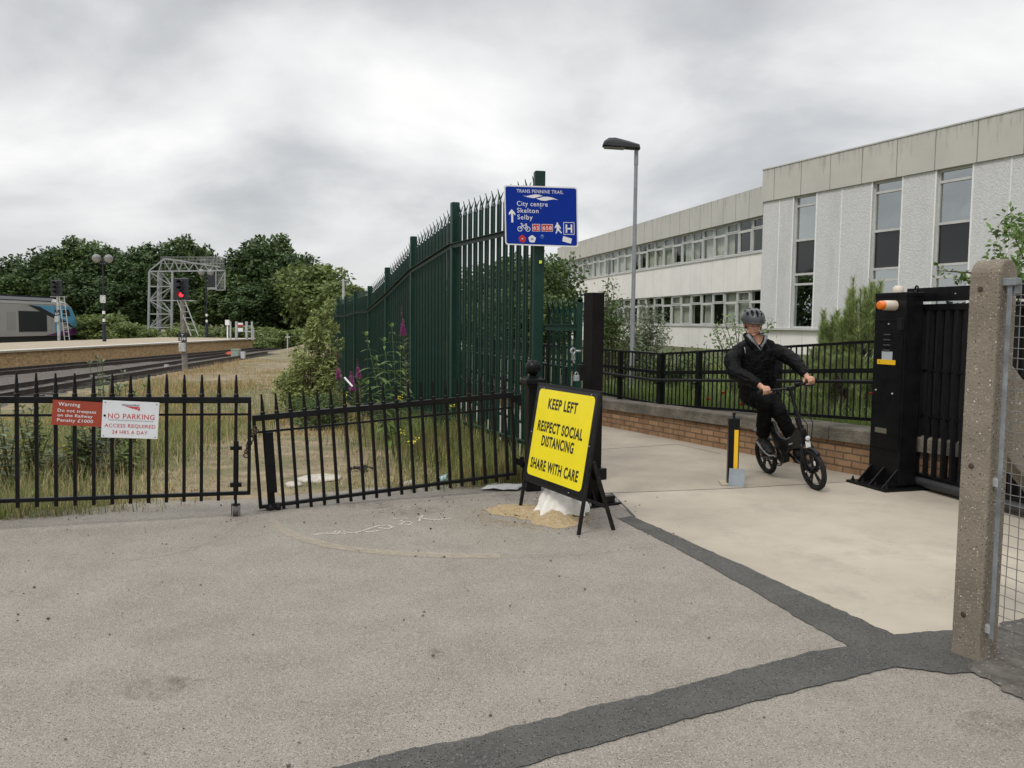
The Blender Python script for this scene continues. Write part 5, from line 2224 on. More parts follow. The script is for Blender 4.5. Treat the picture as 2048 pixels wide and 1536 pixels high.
def signal(base, head_z, label, post_r, post_mat, lean, lit, plate_text, head_h, ladder_side, zbase):
    s = thing('railway_signal', base, label, 'railway signal')
    top = V((lean, 0, head_z - base.z))
    T = MW[s]
    m = MB(); m.T = T
    m.path([(0, 0, 0), top * 0.5, top], post_r, 10)
    m.build('post', post_mat, s, smooth='auto')
    m = MB(); m.T = T
    hw = head_h * 0.36
    m.box(top + V((0, -0.12, head_h / 2)), (hw * 2, 0.06, head_h))
    hd = m.build('signal_head', tdark, s, bevel=0.03)
    zs = [0.22, 0.5, 0.78]
    for i, q in enumerate(zs):
        c = top + V((0, -0.15, head_h * q))
        m = MB(); m.T = T
        R_ = hw * 0.36
        vs, fs = [], []
        for k in range(9):
            t = math.pi * k / 8
            vs += [c + V((R_ * math.cos(t), 0, R_ * math.sin(t))), c + V((R_ * math.cos(t), -0.24, R_ * math.sin(t) * 0.95))]
            if k:
                fs.append((2 * k - 2, 2 * k, 2 * k + 1, 2 * k - 1))
        m.add(vs, fs)
        m.build('hood', tdark, hd)
        m = MB(); m.T = T
        m.lathe([(R_ * 0.85, 0), (R_ * 0.7, 0.03), (0.0, 0.05)], c + V((0, 0.0, 0)), (0, -1, 0), 14)
        m.build('lens', P('red_aspect', (0.6, 0.01, 0.02), 0.3, emit=((1.0, 0.03, 0.05), 2.2)) if (lit and i == 0) else blackpanel, hd)
    m = MB(); m.T = T
    m.beam(top + V((-0.45, 0.1, -0.05)), top + V((0.45, 0.1, -0.05)), 0.4, 0.04)
    m.build('platform_grid', galvd, s)
    m = MB(); m.T = T
    z0, x0 = zbase, ladder_side[0]
    a0, a1 = V((x0, -0.1, z0)), top + V((ladder_side[1], -0.08, 0.0))
    for o in (-0.16, 0.16):
        m.beam(a0 + V((o, 0, 0)), a1 + V((o, 0, 0)), 0.04, 0.04, up=(0, 1, 0))
    nr = int((a1 - a0).length / 0.27)
    for k in range(1, nr):
        p = a0.lerp(a1, k / nr)
        m.beam(p - V((0.16, 0, 0)), p + V((0.16, 0, 0)), 0.025, 0.025)
    m.build('ladder', galvd, s)
    pz, ph = plate_text[2], 0.42
    pc_ = top * (pz / top.z) + V((0, -post_r - 0.03, 0))
    m = MB(); m.T = T
    m.box(pc_, (0.36, 0.02, 0.36))
    pl_ = m.build('number_plate', tdark, s)
    m = MB(); m.T = T
    m.text(plate_text[0], pc_ + V((0, -0.014, 0.035)), (1, 0, 0), (0, 0, 1), 0.11, None, align='C', bold=0.02)
    m.text(plate_text[1], pc_ + V((0, -0.014, -0.14)), (1, 0, 0), (0, 0, 1), 0.125, 0.28, align='C', bold=0.02)
    m.build('lettering', signwhite, pl_)
    m = MB(); m.T = T
    m.box(pc_ + V((0, -0.05, -0.45)), (0.27, 0.14, 0.38))
    m.build('equipment_box', dirtywhite, s, bevel=0.02)
    return s


sb_ = PL(370, 742, (0, 0, ZB + 0.02), (0, 0, 1))
yk = sb_.y
signal(sb_, D(368, 599, yk).z, 'signal showing a red light on a leaning grey post with number plate Y 239', 0.12, P('old_post', (0.20, 0.185, 0.16), 0.9, var=0.3, vs=6), -0.05, True, ('Y', '239', D(369, 674, yk).z - sb_.z), 0.93, (0.5, -0.05), 1.55)
s2 = PL(118, 681, (0, 0, zP), (0, 0, 1))
yk2 = s2.y
sgl = signal(s2, D(115, 592, yk2).z, 'unlit signal on a pale post standing on the platform beside the locomotive', 0.09, dirtywhite, 0.0, False, ('Y', '237', D(116, 625, yk2).z - s2.z), 1.05, (0.6, 0.30), 0.0)
# double globe lamps
globe_m = P('lamp_globe_grey', (0.19, 0.19, 0.185), 0.4)
globe_u = P('lamp_globe_glass', (0.33, 0.33, 0.30), 0.3)
for k, (px, py, tops, lab) in enumerate(((209, 683, 517, 'nearer twin-globe lamp on the platform, beside the locomotive nose'), (414, 675, 545, 'further twin-globe lamp on the platform, by the signal gantry'))):
    b = PL(px, py, (0, 0, zP), (0, 0, 1))
    lm = thing('platform_lamp', b, lab, 'street lamp', 'twin-globe platform lamps')
    T = MW[lm]
    H_ = D(px, tops, b.y).z - b.z
    m = MB(); m.T = T
    m.path([(0, 0, 0), (0, 0, 1.15), (0, 0, 1.2), (0, 0, H_)], [0.12, 0.11, 0.05, 0.045], 10)
    m.build('column', P('lamp_navy', (0.012, 0.014, 0.03), 0.5), lm, smooth='auto')
    for z in (1.28, 1.78):
        m = MB(); m.T = T
        m.path([(0, 0, z), (0, 0, z + 0.2)], 0.085, 10)
        m.build('white_band', white, lm, smooth='auto')
    m = MB(); m.T = T
    for sx_ in (-1, 1):
        m.path([(0, 0, H_ - 0.35), (sx_ * 0.2, 0, H_ - 0.35), (sx_ * 0.34, 0, H_ - 0.22)], 0.035, 8)
    m.build('arm', MATS['lamp_navy'], lm)
    for sx_ in (-1, 1):
        m = MB(); m.T = T
        R_ = 0.27
        m.lathe([(0.01, R_)] + [(R_ * math.sin(a), R_ * math.cos(a)) for a in np.linspace(0.2, math.pi * 0.56, 8)], (sx_ * 0.34, sx_ * 0.1, H_), (0, 0, 1), 16, closed=False)
        gb = m.build('globe_cap', globe_m, lm, smooth=True)
        m = MB(); m.T = T
        m.lathe([(R_ * 0.985 * math.sin(a), R_ * math.cos(a)) for a in np.linspace(math.pi * 0.55, math.pi, 8)], (sx_ * 0.34, sx_ * 0.1, H_), (0, 0, 1), 16, closed=False)
        m.build('globe_glass', globe_u, gb, smooth=True)
    if k == 0:
        m = MB(); m.T = T
        m.box((0, -0.08, 2.75), (0.34, 0.04, 0.5))
        m.build('notice', P('notice_grey', (0.5, 0.5, 0.5), 0.5, var=0.4, vs=9), lm)

# cantilever signal gantry
yg = 74.0
gt = thing('signal_gantry', V((D(330, 690, yg).x, yg, -0.9)), 'grey lattice signal gantry with a cantilever arm in front of the trees', 'gantry')
Q = lambda px, py, dy=0.0: D(px, py, yg + dy)
steelg = P('gantry_steel', (0.29, 0.30, 0.30), 0.55, metal=0.2, var=0.15, vs=2)
m = MB()
legs = [(299, 0.0), (322, 1.1), (345, 0.0), (317, 2.0)]
yl = [543, 573, 601, 628, 655]
for px, dy in legs:
    m.beam(Q(px, 543, dy), Q(px - 2, 668, dy), 0.17, 0.17)
for i in range(4):
    for (a, da), (b, db_) in ((legs[0], legs[1]), (legs[1], legs[2]), (legs[0], legs[2])):
        if i % 2:
            a, b, da, db_ = b, a, db_, da
        m.beam(Q(a, yl[i], da), Q(b, yl[i + 1], db_), 0.08, 0.08)
for y in yl:
    for (a, da), (b, db_) in ((legs[0], legs[1]), (legs[1], legs[2]), (legs[0], legs[2])):
        m.beam(Q(a, y, da), Q(b, y, db_), 0.11, 0.11)
m.build('lattice_tower', steelg, gt)
m = MB()
for dy in (0.0, 1.0):
    m.beam(Q(299, 543, dy), Q(450, 541, dy), 0.13, 0.13)
    m.beam(Q(299, 541, dy), Q(330, 517, dy), 0.11, 0.11)
    m.beam(Q(330, 517, dy), Q(440, 534, dy), 0.13, 0.13)
    xs_ = [318, 326, 340, 349, 358, 366, 378, 388, 398, 408, 418, 428, 438]
    for i in range(len(xs_) - 1):
        ya = 541 if i % 2 == 0 else 517 + (xs_[i] - 330) * 0.155
        yb = 541 if i % 2 == 1 else 517 + (xs_[i + 1] - 330) * 0.155
        m.beam(Q(xs_[i], ya, dy), Q(xs_[i + 1], yb, dy), 0.075, 0.075)
m.build('truss_arm', steelg, gt)
m = MB()
for px in range(322, 450, 8):
    m.beam(Q(px, 514, 0.5), Q(px, 541, 0.5), 0.02, 0.02)
for py in (514, 520, 527):
    m.beam(Q(321, py, 0.5), Q(448, py, 0.5), 0.04, 0.04)
for px in range(400, 450, 3):
    m.beam(Q(px, 514, 1.2), Q(px, 541, 1.2), 0.015, 0.03)
for py in range(514, 541, 4):
    m.beam(Q(400, py, 1.2), Q(448, py, 1.2), 0.03, 0.015)
m.build('walkway_guard', steelg, gt)
m = MB()
for px in (432, 450):
    m.beam(Q(px, 541), Q(px, 580), 0.09, 0.09)
m.beam(Q(432, 580), Q(450, 580), 0.09, 0.09)
m.beam(Q(432, 577), Q(450, 544), 0.07, 0.07)
m.beam(Q(415, 577), Q(434, 577), 0.12, 0.2)
for px in range(434, 450, 2):
    m.beam(Q(px, 544, 0.3), Q(px, 578, 0.3), 0.02, 0.03)
for py in range(546, 578, 3):
    m.beam(Q(433, py, 0.3), Q(449, py, 0.3), 0.03, 0.02)
m.build('signal_cage', steelg, gt)
m = MB()
m.prism([(0, 0), (0.75, 0), (0.75, 1.35), (0, 1.35)], Q(416, 573, 0.1), (1, 0, 0), (0, 0, 1), (0, 0.12, 0))
m.build('signal_head', tdark, gt)
# platform-end gate, post and boxes
yq = pE.y + 0.4
pg = thing('platform_gate', V((D(470, 677, 63).x, 63, zP)), 'grey tubular end gate with two small notices on the platform', 'gate')
m = MB()
for px, w in ((461, 0.1), (473, 0.16), (493, 0.16), (504, 0.12), (507.5, 0.06)):
    m.beam(V((D(px, 677, 63).x, 63, zP)), D(px, 643 if w > 0.07 else 655, 63), w, w)
for py in (652, 663):
    m.beam(D(473, py, 63), D(504, py, 63), 0.08, 0.08)
m.beam(D(461, 645, 63), D(461, 677, 63), 0.05, 0.05)
m.build('frame', galvd, pg)
for py0, py1, mt_ in ((645.5, 653, white), (656, 663, white)):
    m = MB()
    a = D(476, py1, 62.85)
    m.prism([(0, 0), (0.38, 0), (0.38, (py1 - py0) / 1657 * 62.85), (0, (py1 - py0) / 1657 * 62.85)], a, (1, 0, 0), (0, 0, 1), (0, -0.02, 0))
    st = m.build('notice', mt_, pg)
    if py0 < 650:
        m = MB()
        m.prism([(0, 0), (0.38, 0), (0.38, 0.13), (0, 0.13)], a + V((0, -0.025, 0)), (1, 0, 0), (0, 0, 1), (0, -0.004, 0))
        m.build('red_band', signred, st)
m = MB()
b = PL(455, 677, (0, 0, zP), (0, 0, 1))
m.beam((b.x, b.y, zP), D(455, 648, b.y), 0.09, 0.09)
m.box(D(455, 645, b.y), (0.32, 0.2, 0.42))
m.build('post_with_box', white, label='thin white post with a small box on top, left of the platform end gate', cat='post', loc=tuple(b))
for px, py, w, h, lab, col in ((333, 741, 0.15, 0.12, 'small white marker block beside the leaning signal post', (0.55, 0.52, 0.5)),
                               (472, 715, 0.46, 0.38, 'grey-green trackside equipment box in the grass near the far track', (0.28, 0.33, 0.27)),
                               (486, 717, 0.22, 0.26, 'little white trackside box right of the grey-green one', (0.55, 0.55, 0.55))):
    b = PL(px, py, (0, 0, ZB), (0, 0, 1))
    m = MB()
    m.box(b + V((0, 0, h / 2 + 0.05)), (w, w, h + 0.1))
    m.box(b + V((0, 0, h + 0.12)), (w * 1.1, w * 1.1, 0.04))
    m.build('trackside_box', P('box_paint', col, 0.6, var=0.15, vs=6), label=lab, cat='box', loc=tuple(b), bevel=0.01)
b = PL(456, 713, (0, 0, ZB), (0, 0, 1))
m = MB()
m.prism([(0, 0), (0.7, 0.05), (0.62, 0.26), (0.25, 0.2)], b + V((-0.3, 0, 0.1)), (1, 0.2, 0), (0, 0.3, 1), (0, 0.25, 0.0))
m.build('plastic_sheet', P('orange_plastic', (0.55, 0.10, 0.04), 0.5), label='orange plastic sheet dropped beside the far track', cat='litter', loc=tuple(b))
b = PL(575, 700, (0, 0, ZB), (0, 0, 1))
b.y = min(b.y, 60)
b = V((D(575, 700, 55).x, 55, ZB))
m = MB()
m.beam(b, D(575, 668, 55), 0.06, 0.06)
m.beam(D(571, 674, 55), D(580, 674, 55), 0.05, 0.10)
m.build('marker_post', dirtywhite, label='small white cross-shaped marker post in the bushes past the platform', cat='post', loc=tuple(b))
lb2 = V((D(687, 640, 48).x, 48, -0.7))
m = MB()
m.path([lb2, D(687, 560, 48)], [0.09, 0.07], 10)
m.beam(D(685, 559, 48), D(693, 562, 48), 0.12, 0.07)
m.build('lamp_column', galvd, label='thin grey lamp column just above the far end of the green fence', cat='lamp post', loc=tuple(lb2))
# ---------------------------------------------------------------- vegetation
leaf_dark = P('leaf_dark', (0.060, 0.100, 0.033), 0.55, island=0.55, trans=0.25, spec=0.3)
leaf_mid = P('leaf_mid', (0.085, 0.130, 0.040), 0.55, island=0.5, trans=0.3, spec=0.3)
leaf_pale = P('leaf_pale', (0.150, 0.195, 0.060), 0.55, island=0.45, trans=0.3, spec=0.3)
leaf_fresh = P('leaf_fresh', (0.140, 0.215, 0.060), 0.5, island=0.35, trans=0.3, spec=0.35)
leaf_olive = P('leaf_olive', (0.245, 0.285, 0.10), 0.6, island=0.45, trans=0.25, spec=0.3)
leaf_grey = P('leaf_grey_green', (0.180, 0.215, 0.135), 0.6, island=0.4, trans=0.25, spec=0.3)
needle = P('pine_needle', (0.26, 0.325, 0.115), 0.55, island=0.5, trans=0.35, spec=0.3)
bark = P('bark', (0.075, 0.058, 0.042), 0.95, var=0.4, vs=9, bump=0.8, bs=14)
twig = P('twig', (0.10, 0.085, 0.05), 0.9, var=0.3, vs=9)
stemg = P('green_stem', (0.10, 0.13, 0.05), 0.7, var=0.2, vs=9)
straw_m = P('straw_grass', (0.40, 0.325, 0.175), 0.85, island=0.45, trans=0.2, spec=0.2)
rust_grass_m = P('rusty_grass', (0.40, 0.28, 0.13), 0.85, island=0.4, trans=0.2, spec=0.2)
grass_m = P('green_grass', (0.165, 0.205, 0.065), 0.7, island=0.5, trans=0.25, spec=0.25)
lush_m = P('lush_grass', (0.175, 0.240, 0.070), 0.65, island=0.45, trans=0.25, spec=0.25)
pinkf = P('fireweed_pink', (0.60, 0.13, 0.46), 0.6, island=0.4, trans=0.2)
yelf = P('ragwort_yellow', (0.70, 0.58, 0.02), 0.6, island=0.2)
redf = P('poppy_red', (0.62, 0.02, 0.02), 0.6, island=0.25)


def crown_pts(c, R, nb, nl, rng, low=0.0, inner=0.35, blob=0.36, squash=0.8):
    """leaf points gathered in clumps over an uneven ellipsoid; returns points and clump centres"""
    cs = []
    while len(cs) < nb:
        d = rng.normal(size=3)
        d /= np.linalg.norm(d)
        q = rng.uniform(inner, 1.0) ** 0.6
        if d[2] * q < -0.9 + low:
            continue
        cs.append(d * q)
    cs = np.array(cs)
    R = np.array(R)
    br = blob * (0.55 + 0.8 * rng.random(nb))
    w = br ** 2
    idx = rng.choice(nb, size=nl, p=w / w.sum())
    d = rng.normal(size=(nl, 3))
    d /= np.linalg.norm(d, axis=1, keepdims=True)
    rr = rng.uniform(0.45, 1.08, size=(nl, 1)) ** 0.7
    p = cs[idx] * (1 - br[idx][:, None] * 0.55) + d * rr * br[idx][:, None] * np.array([1, 1, squash])
    nrm = d * 1.1 + np.array([0, 0, 0.5])
    return np.array(c) + p * R, nrm, np.array(c) + cs * R


def tree(nme, label, base, H, R, nb, nl, size, mat, seed, group=None, cat='tree', trunk_r=0.16, zc=0.58, rz=0.46, low=0.0, aspect=0.62, blob=0.36, limbs=9, trunk_h=0.45):
    rng = np.random.default_rng(seed)
    t = thing(nme, base, label, cat, group)
    c = (base[0], base[1], base[2] + H * zc)
    pts, nrm, cs = crown_pts(c, (R, R, H * rz), nb, nl, rng, low=low, blob=blob)
    o = np_mesh('crown', leaves(pts, size, aspect, 0.2, nrm, rng=rng), 4, mat, parent=t)
    m = MB()
    b = V(base)
    pts_ = [b + V((0, 0, -0.3))] + [b + V((rng.uniform(-.06, .06) * R * k, rng.uniform(-.06, .06) * R * k, H * trunk_h * k / 4)) for k in range(1, 5)]
    m.path(pts_, [trunk_r * 1.25, trunk_r, trunk_r * 0.85, trunk_r * 0.7, trunk_r * 0.55], 9)
    for k in range(limbs):
        e = V(cs[int(rng.integers(len(cs)))])
        a = pts_[int(rng.integers(2, 5))]
        mid = a.lerp(e, 0.5) + V((0, 0, 0.06 * H))
        m.path([a, mid, e], [trunk_r * 0.42, trunk_r * 0.26, trunk_r * 0.08], 6)
    m.build('trunk', bark, t, smooth=True)
    return t


def copy_tree_at(src, base, sc, rot, label=None):
    c = copy_tree(src)
    c.matrix_world = Matrix.Translation(V(base)) @ Matrix.Rotation(rot, 4, 'Z') @ Matrix.Diagonal((sc[0], sc[0], sc[1], 1))
    if label:
        c['label'] = label
    return c


# the belt of trees beyond the railway
TG = 'trees beyond the railway'
protos = []
for k in range(4):
    protos.append(tree('broadleaf_tree', 'tall dark broadleaf tree in the belt beyond the railway', (-60 + 9 * k, 118, -1.0), 11.0, 4.4, 95, 8500, 0.46, leaf_dark if k != 2 else leaf_mid, 40 + k, TG, blob=0.22))
belt = [(-70, 505, 104, 1.1), (-25, 512, 108, 1.0), (8, 532, 110, .9), (48, 503, 104, 1.05), (100, 488, 100, 1.1), (160, 472, 100, 1.15), (213, 492, 97, .9), (262, 480, 102, 1.1), (318, 478, 98, 1.05),
        (368, 468, 100, 1.0), (425, 492, 104, .95), (472, 486, 98, .95), (522, 474, 97, 1.05), (550, 464, 101, 1.0), (592, 500, 97, 1.05),
        (-110, 500, 98, 1.2), (-160, 495, 96, 1.2), (30, 545, 96, .9), (130, 540, 94, .95), (235, 545, 93, .9), (345, 540, 95, .95), (455, 545, 94, .95), (560, 545, 92, 1.0), (520, 560, 90, .9)]
for i, (px, py, Y, w) in enumerate(belt):
    top = D(px, py, Y)
    src = protos[(i * 7 + 3) % 4]
    H = top.z + 1.2
    bs_ = (top.x, Y, -1.2)
    if i < 4:
        protos[i].matrix_world = Matrix.Translation(bs_) @ Matrix.Diagonal((w, w, H / 11.3, 1))
    else:
        copy_tree_at(src, bs_, (w, H / 11.3), i * 1.9)
pp = tree('broadleaf_tree', 'paler green tree at the right end of the belt, above the far green fence', (D(640, 640, 86).x, 86, -1.0), 8.6, 3.8, 60, 6000, 0.5, leaf_pale, 61, TG, blob=0.32)
pp['label'] = 'paler green tree at the right end of the railway tree belt'
copy_tree_at(pp, (D(676, 640, 80).x, 80, -1.0), (0.8, 0.76), 2.2, 'small pale tree just left of the far lamp column by the green fence')
copy_tree_at(pp, (D(610, 640, 90).x, 90, -1.0), (0.95, 1.03), 4.2, 'rounded pale green tree between the dark belt and the small pale tree')
copy_tree_at(pp, (D(720, 640, 76).x, 76, -1.0), (0.8, 0.62), 0.7, 'low pale tree mostly hidden behind the far green fence')
# low scrub below the belt
SG = 'scrub bushes along the railway'
sp = None
for i, (px, pt_, Y, w) in enumerate([(175, 628, 84, 1.0), (215, 622, 84, 1.2), (245, 640, 82, .9), (282, 648, 84, .9), (375, 640, 80, .9), (430, 648, 82, .9), (300, 655, 72, .6), (350, 652, 70, .6), (395, 655, 72, .7), (545, 655, 72, .8),
                                     (580, 655, 68, .8), (620, 650, 70, .9), (535, 672, 66, .5), (660, 655, 60, .8), (50, 640, 92, 1.2), (100, 640, 92, 1.1), (480, 650, 84, 1.0), (520, 650, 84, .9)]):
    top = D(px, pt_, Y)
    H = top.z + 0.9
    if sp is None:
        sp = tree('scrub_bush', 'low leafy scrub bush between the platform and the tree belt', (top.x, Y, -0.9), 3.0, 2.3, 34, 2600, 0.34, leaf_pale, 71, SG, 'bush', 0.06, 0.42, 0.55, blob=0.36, trunk_h=0.3)
        sp.matrix_world = Matrix.Translation((top.x, Y, -0.9)) @ Matrix.Diagonal((w, w, H / 2.9, 1))
    else:
        copy_tree_at(sp, (top.x, Y, -0.9), (w, H / 2.9), i * 1.3)
# trees seen between the palisade pales and past the blue sign
PG = 'trees behind the green fence'
pr = tree('broadleaf_tree', 'green tree seen through the palisade bars below the blue sign', (D(1045, 640, 40).x, 40, -0.3), 5.8, 2.2, 48, 6000, 0.22, leaf_mid, 81, PG, trunk_r=0.1, blob=0.32)
for i, (px, py, Y, w, lab) in enumerate([(1045, 490, 40, 1.0, None), (1095, 486, 44, 1.0, 'green tree showing right of the blue sign post, against the white building'),
                                         (990, 503, 43, 1.0, 'bushy tree behind the middle of the first palisade bay'), (938, 548, 46, 1.0, 'shorter tree behind the left of the first palisade bay'),
                                         (1025, 560, 32, .7, 'small dark tree low behind the palisade bars'), (1085, 575, 34, .7, 'low leafy tree between the tall green post and the white building'),
                                         (955, 590, 36, .7, 'little tree low behind the left palisade bars')]):
    top = D(px, py, Y)
    H = top.z + 0.3
    if i == 0:
        pr.matrix_world = Matrix.Translation((top.x, Y, -0.3)) @ Matrix.Diagonal((w, w, H / 6.0, 1))
    else:
        copy_tree_at(pr, (top.x, Y, -0.3), (w, H / 6.0), i * 1.7, lab)

# big bush against the fence
b_ = D(618, 800, 19.5)
zb_ = gz(b_.x, 19.5)
rngb = np.random.default_rng(5)
bush = thing('bush', (b_.x, 19.5, zb_), 'large loose willowy bush growing against the far green fence', 'bush')
P1_, n1_, c1_ = crown_pts((b_.x - 0.02, 19.5, zb_ + 0.75), (0.86, 0.8, 1.05), 60, 7600, rngb, blob=0.27)
P2_, n2_, c2_ = crown_pts((b_.x + 0.32, 19.6, zb_ + 1.85), (0.52, 0.45, 1.10), 44, 2900, rngb, blob=0.22)
np_mesh('foliage', np.concatenate([leaves(P1_, 0.105, 0.36, 0.3, n1_, rng=rngb), leaves(P2_, 0.105, 0.38, 0.3, n2_, rng=rngb)]), 4, leaf_olive, parent=bush)
m = MB()
for c in list(c1_[::4]) + list(c2_[::2]):
    a = V((b_.x + rngb.uniform(-.2, .2), 19.5 + rngb.uniform(-.2, .2), zb_ - 0.1))
    c = V(c)
    m.path([a, a.lerp(c, 0.5) + V((0, 0, 0.15)), c], [0.02, 0.012, 0.004], 5)
m.build('stem', twig, bush)
b2_ = D(575, 800, 15.5)
low = tree('bush', 'low spreading bush at the left foot of the large willowy bush', (b2_.x + 0.35, 16.2, gz(b2_.x, 16.2)), 0.75, 0.75, 26, 3600, 0.07, leaf_mid, 91, None, 'bush', 0.012, 0.45, 0.55, aspect=0.4, blob=0.36, trunk_h=0.3)

# garden planting
GG = 'garden shrubs behind the railing'
def gbase(px, Y, z=0.40):
    p = D(px, 700, Y)
    return (p.x, Y, z)


def airy(nme, label, px, Y, H, R, n, size, mat, seed, cat='shrub', asp=0.5, nst=26):
    rng = np.random.default_rng(seed)
    b = gbase(px, Y)
    t = thing(nme, b, label, cat, GG)
    m = MB()
    pts, nr = [], []
    for k in range(nst):
        a = rng.uniform(0, 6.28)
        tip = V((b[0] + R * rng.uniform(0.2, 1) * math.cos(a), b[1] + R * rng.uniform(0.2, 1) * math.sin(a), b[2] + H * rng.uniform(0.55, 1.0)))
        st_ = V((b[0] + rng.uniform(-.1, .1), b[1] + rng.uniform(-.1, .1), b[2] - 0.05))
        mid = st_.lerp(tip, 0.55) + V((0, 0, 0.12 * H))
        m.path([st_, mid, tip], [0.012, 0.008, 0.003], 5)
        for j in range(n // nst):
            q = rng.uniform(0.15, 1.0) ** 0.8
            c = st_.lerp(mid, q / 0.5) if q < 0.5 else mid.lerp(tip, (q - 0.5) / 0.5)
            d = rng.normal(size=3)
            pts.append(np.array(c) + d * (0.07 + 0.05 * (1 - q)) * (H / 1.8))
            nr.append(d)
    np_mesh('foliage', leaves(np.array(pts), size, asp, 0.2, np.array(nr) * 0.4, rng=rng), 4, mat, parent=t)
    m.build('stem', twig, t)
    return t


airy('shrub', 'airy grey-green shrub around the foot of the street lamp', 1290, 15.6, 1.65, 0.62, 3800, 0.055, leaf_grey, 3)
airy('shrub', 'loose olive shrub left of the street lamp', 1240, 16.4, 1.35, 0.5, 2600, 0.055, leaf_olive, 4)
airy('young_tree', 'slim young green tree beside the tall black gate post', 1216, 15.4, 2.05, 0.26, 2400, 0.06, leaf_mid, 6, 'tree', nst=20)
airy('shrub', 'thin leafy shrub behind the railing left of the cyclist', 1395, 12.6, 0.95, 0.32, 500, 0.06, leaf_fresh, 7, nst=12)
airy('shrub', 'sprigs of a bright green shrub showing behind the cyclist', 1480, 12.0, 1.38, 0.55, 900, 0.06, leaf_fresh, 8, nst=18)
airy('shrub', 'dark leafy shrub low behind the railing near the bend', 1335, 14.0, 0.8, 0.8, 2600, 0.055, leaf_mid, 9, nst=30)


def pine(label, px, Y, H, R, seed, nshoot=95):
    rng = np.random.default_rng(seed)
    b = gbase(px, Y)
    t = thing('pine_shrub', b, label, 'pine', 'young pines behind the railing')
    V_, m = [], MB()
    m.path([V(b) - V((0, 0, .2)), V(b) + V((0, 0, H * 0.8))], [0.05, 0.02], 8)
    for k in range(nshoot):
        a = rng.uniform(0, 6.28)
        h = rng.uniform(0.08, 0.95)
        r = R * (1 - h * 0.75) * rng.uniform(0.35, 1.0) ** 0.6
        p = np.array([b[0] + r * math.cos(a), b[1] + r * math.sin(a), b[2] + H * h * 0.82])
        up = np.array([0.30 * math.cos(a) * (r / R), 0.30 * math.sin(a) * (r / R), 1.0])
        up /= np.linalg.norm(up)
        Ls = rng.uniform(0.22, 0.42) * H / 1.5
        st_ = V((b[0], b[1], b[2] + H * h * 0.55))
        m.path([st_, V(p), V(p + up * Ls)], [0.010, 0.007, 0.004], 5)
        n = 240
        q = rng.uniform(-0.35, 1, size=(n, 1))
        base = p + up * Ls * q
        d = rng.normal(size=(n, 3))
        d -= (d @ up)[:, None] * up
        d /= np.linalg.norm(d, axis=1, keepdims=True)
        d = d * 0.62 + up * 0.75
        ln_ = 0.10 * rng.uniform(0.7, 1.2, size=(n, 1))
        s = np.cross(d, rng.normal(size=(n, 3)))
        s /= np.linalg.norm(s, axis=1, keepdims=True)
        V_.append(np.stack([base - s * 0.0032, base + s * 0.0032, base + d * ln_], axis=1).reshape(-1, 3))
    np_mesh('needles', np.concatenate(V_), 3, needle, parent=t)
    m.build('stem', bark, t)
    return t


pine('broad young pine with upright shoots, left of the black cabinet', 1722, 11.0, 1.75, 0.62, 21, 130)
pine('smaller young pine left of the broad one, behind the cyclist', 1662, 11.6, 1.42, 0.42, 22, 80)
pine('low spreading pine at the foot of the two upright pines', 1690, 10.6, 0.85, 0.75, 23, 70)
# tree behind the concrete post
tr_ = thing('broadleaf_tree', gbase(2110, 8.6), 'leafy tree leaning in behind the concrete post at the right edge', 'tree')
rngt = np.random.default_rng(31)
m = MB()
tb = V(gbase(2110, 8.6))
m.path([tb - V((0, 0, .3)), tb + V((-.05, 0, 1.0)), tb + V((-.02, 0, 2.2))], [0.06, 0.05, 0.03], 8)
pts, nr = [], []
ends = [(1992, 462, 8.4), (2005, 440, 8.7), (2030, 432, 8.9), (1985, 500, 8.2), (2010, 520, 8.3), (2040, 500, 8.6), (1998, 540, 8.0), (2048, 450, 8.2), (2030, 475, 8.0), (1872, 541, 8.6), (1905, 560, 8.7), (2048, 560, 8.2), (2080, 480, 8.5), (2020, 560, 8.0), (2100, 430, 9), (2120, 520, 8.6), (2140, 470, 8.2)]
for k, (x, y, Y) in enumerate(ends):
    e_ = D(x, y, Y)
    a = tb + V((-.03, 0, rngt.uniform(0.9, 2.0)))
    if x < 1950:
        a = D(2010, 590, 8.4)
    mid = a.lerp(e_, 0.5) + V((0, 0, 0.10))
    m.path([a, mid, e_], [0.018, 0.010, 0.003], 5)
    for j in range(75 if x > 1950 else 26):
        q = rngt.uniform(0.35, 1.03)
        c = mid.lerp(e_, (q - 0.35) / 0.65)
        d = rngt.normal(size=3)
        pts.append(np.array(c) + d * (0.055 if x > 1950 else 0.018 + 0.02 * q))
        nr.append(d * 0.3)
np_mesh('crown', leaves(np.array(pts), 0.075, 0.5, 0.3, np.array(nr), rng=rngt), 4, leaf_fresh, parent=tr_)
m.build('trunk', bark, tr_)


# ---- herbs: stems with arching leaf pairs
def arch_leaf(mb, p, d, L, w, droop):
    d = d.normalized()
    s = d.cross(V((0, 0, 1)))
    s = s.normalized() if s.length > 1e-3 else V((1, 0, 0))
    pts = []
    n = 5
    for i in range(n + 1):
        q = i / n
        c = p + d * (L * q) + V((0, 0, L * (0.28 * q - droop * q * q)))
        ww = w * math.sin(math.pi * min(1, q * 0.92 + 0.06)) ** 0.8
        pts.append((c - s * ww, c, c + s * ww))
    vs, fs = [], []
    for i, (a, b, c) in enumerate(pts):
        vs += [a, b + V((0, 0, -0.12 * w)), c]
        if i:
            k = 3 * i
            fs += [(k - 3, k - 2, k + 1, k), (k - 2, k - 1, k + 2, k + 1)]
    mb.add(vs, fs)


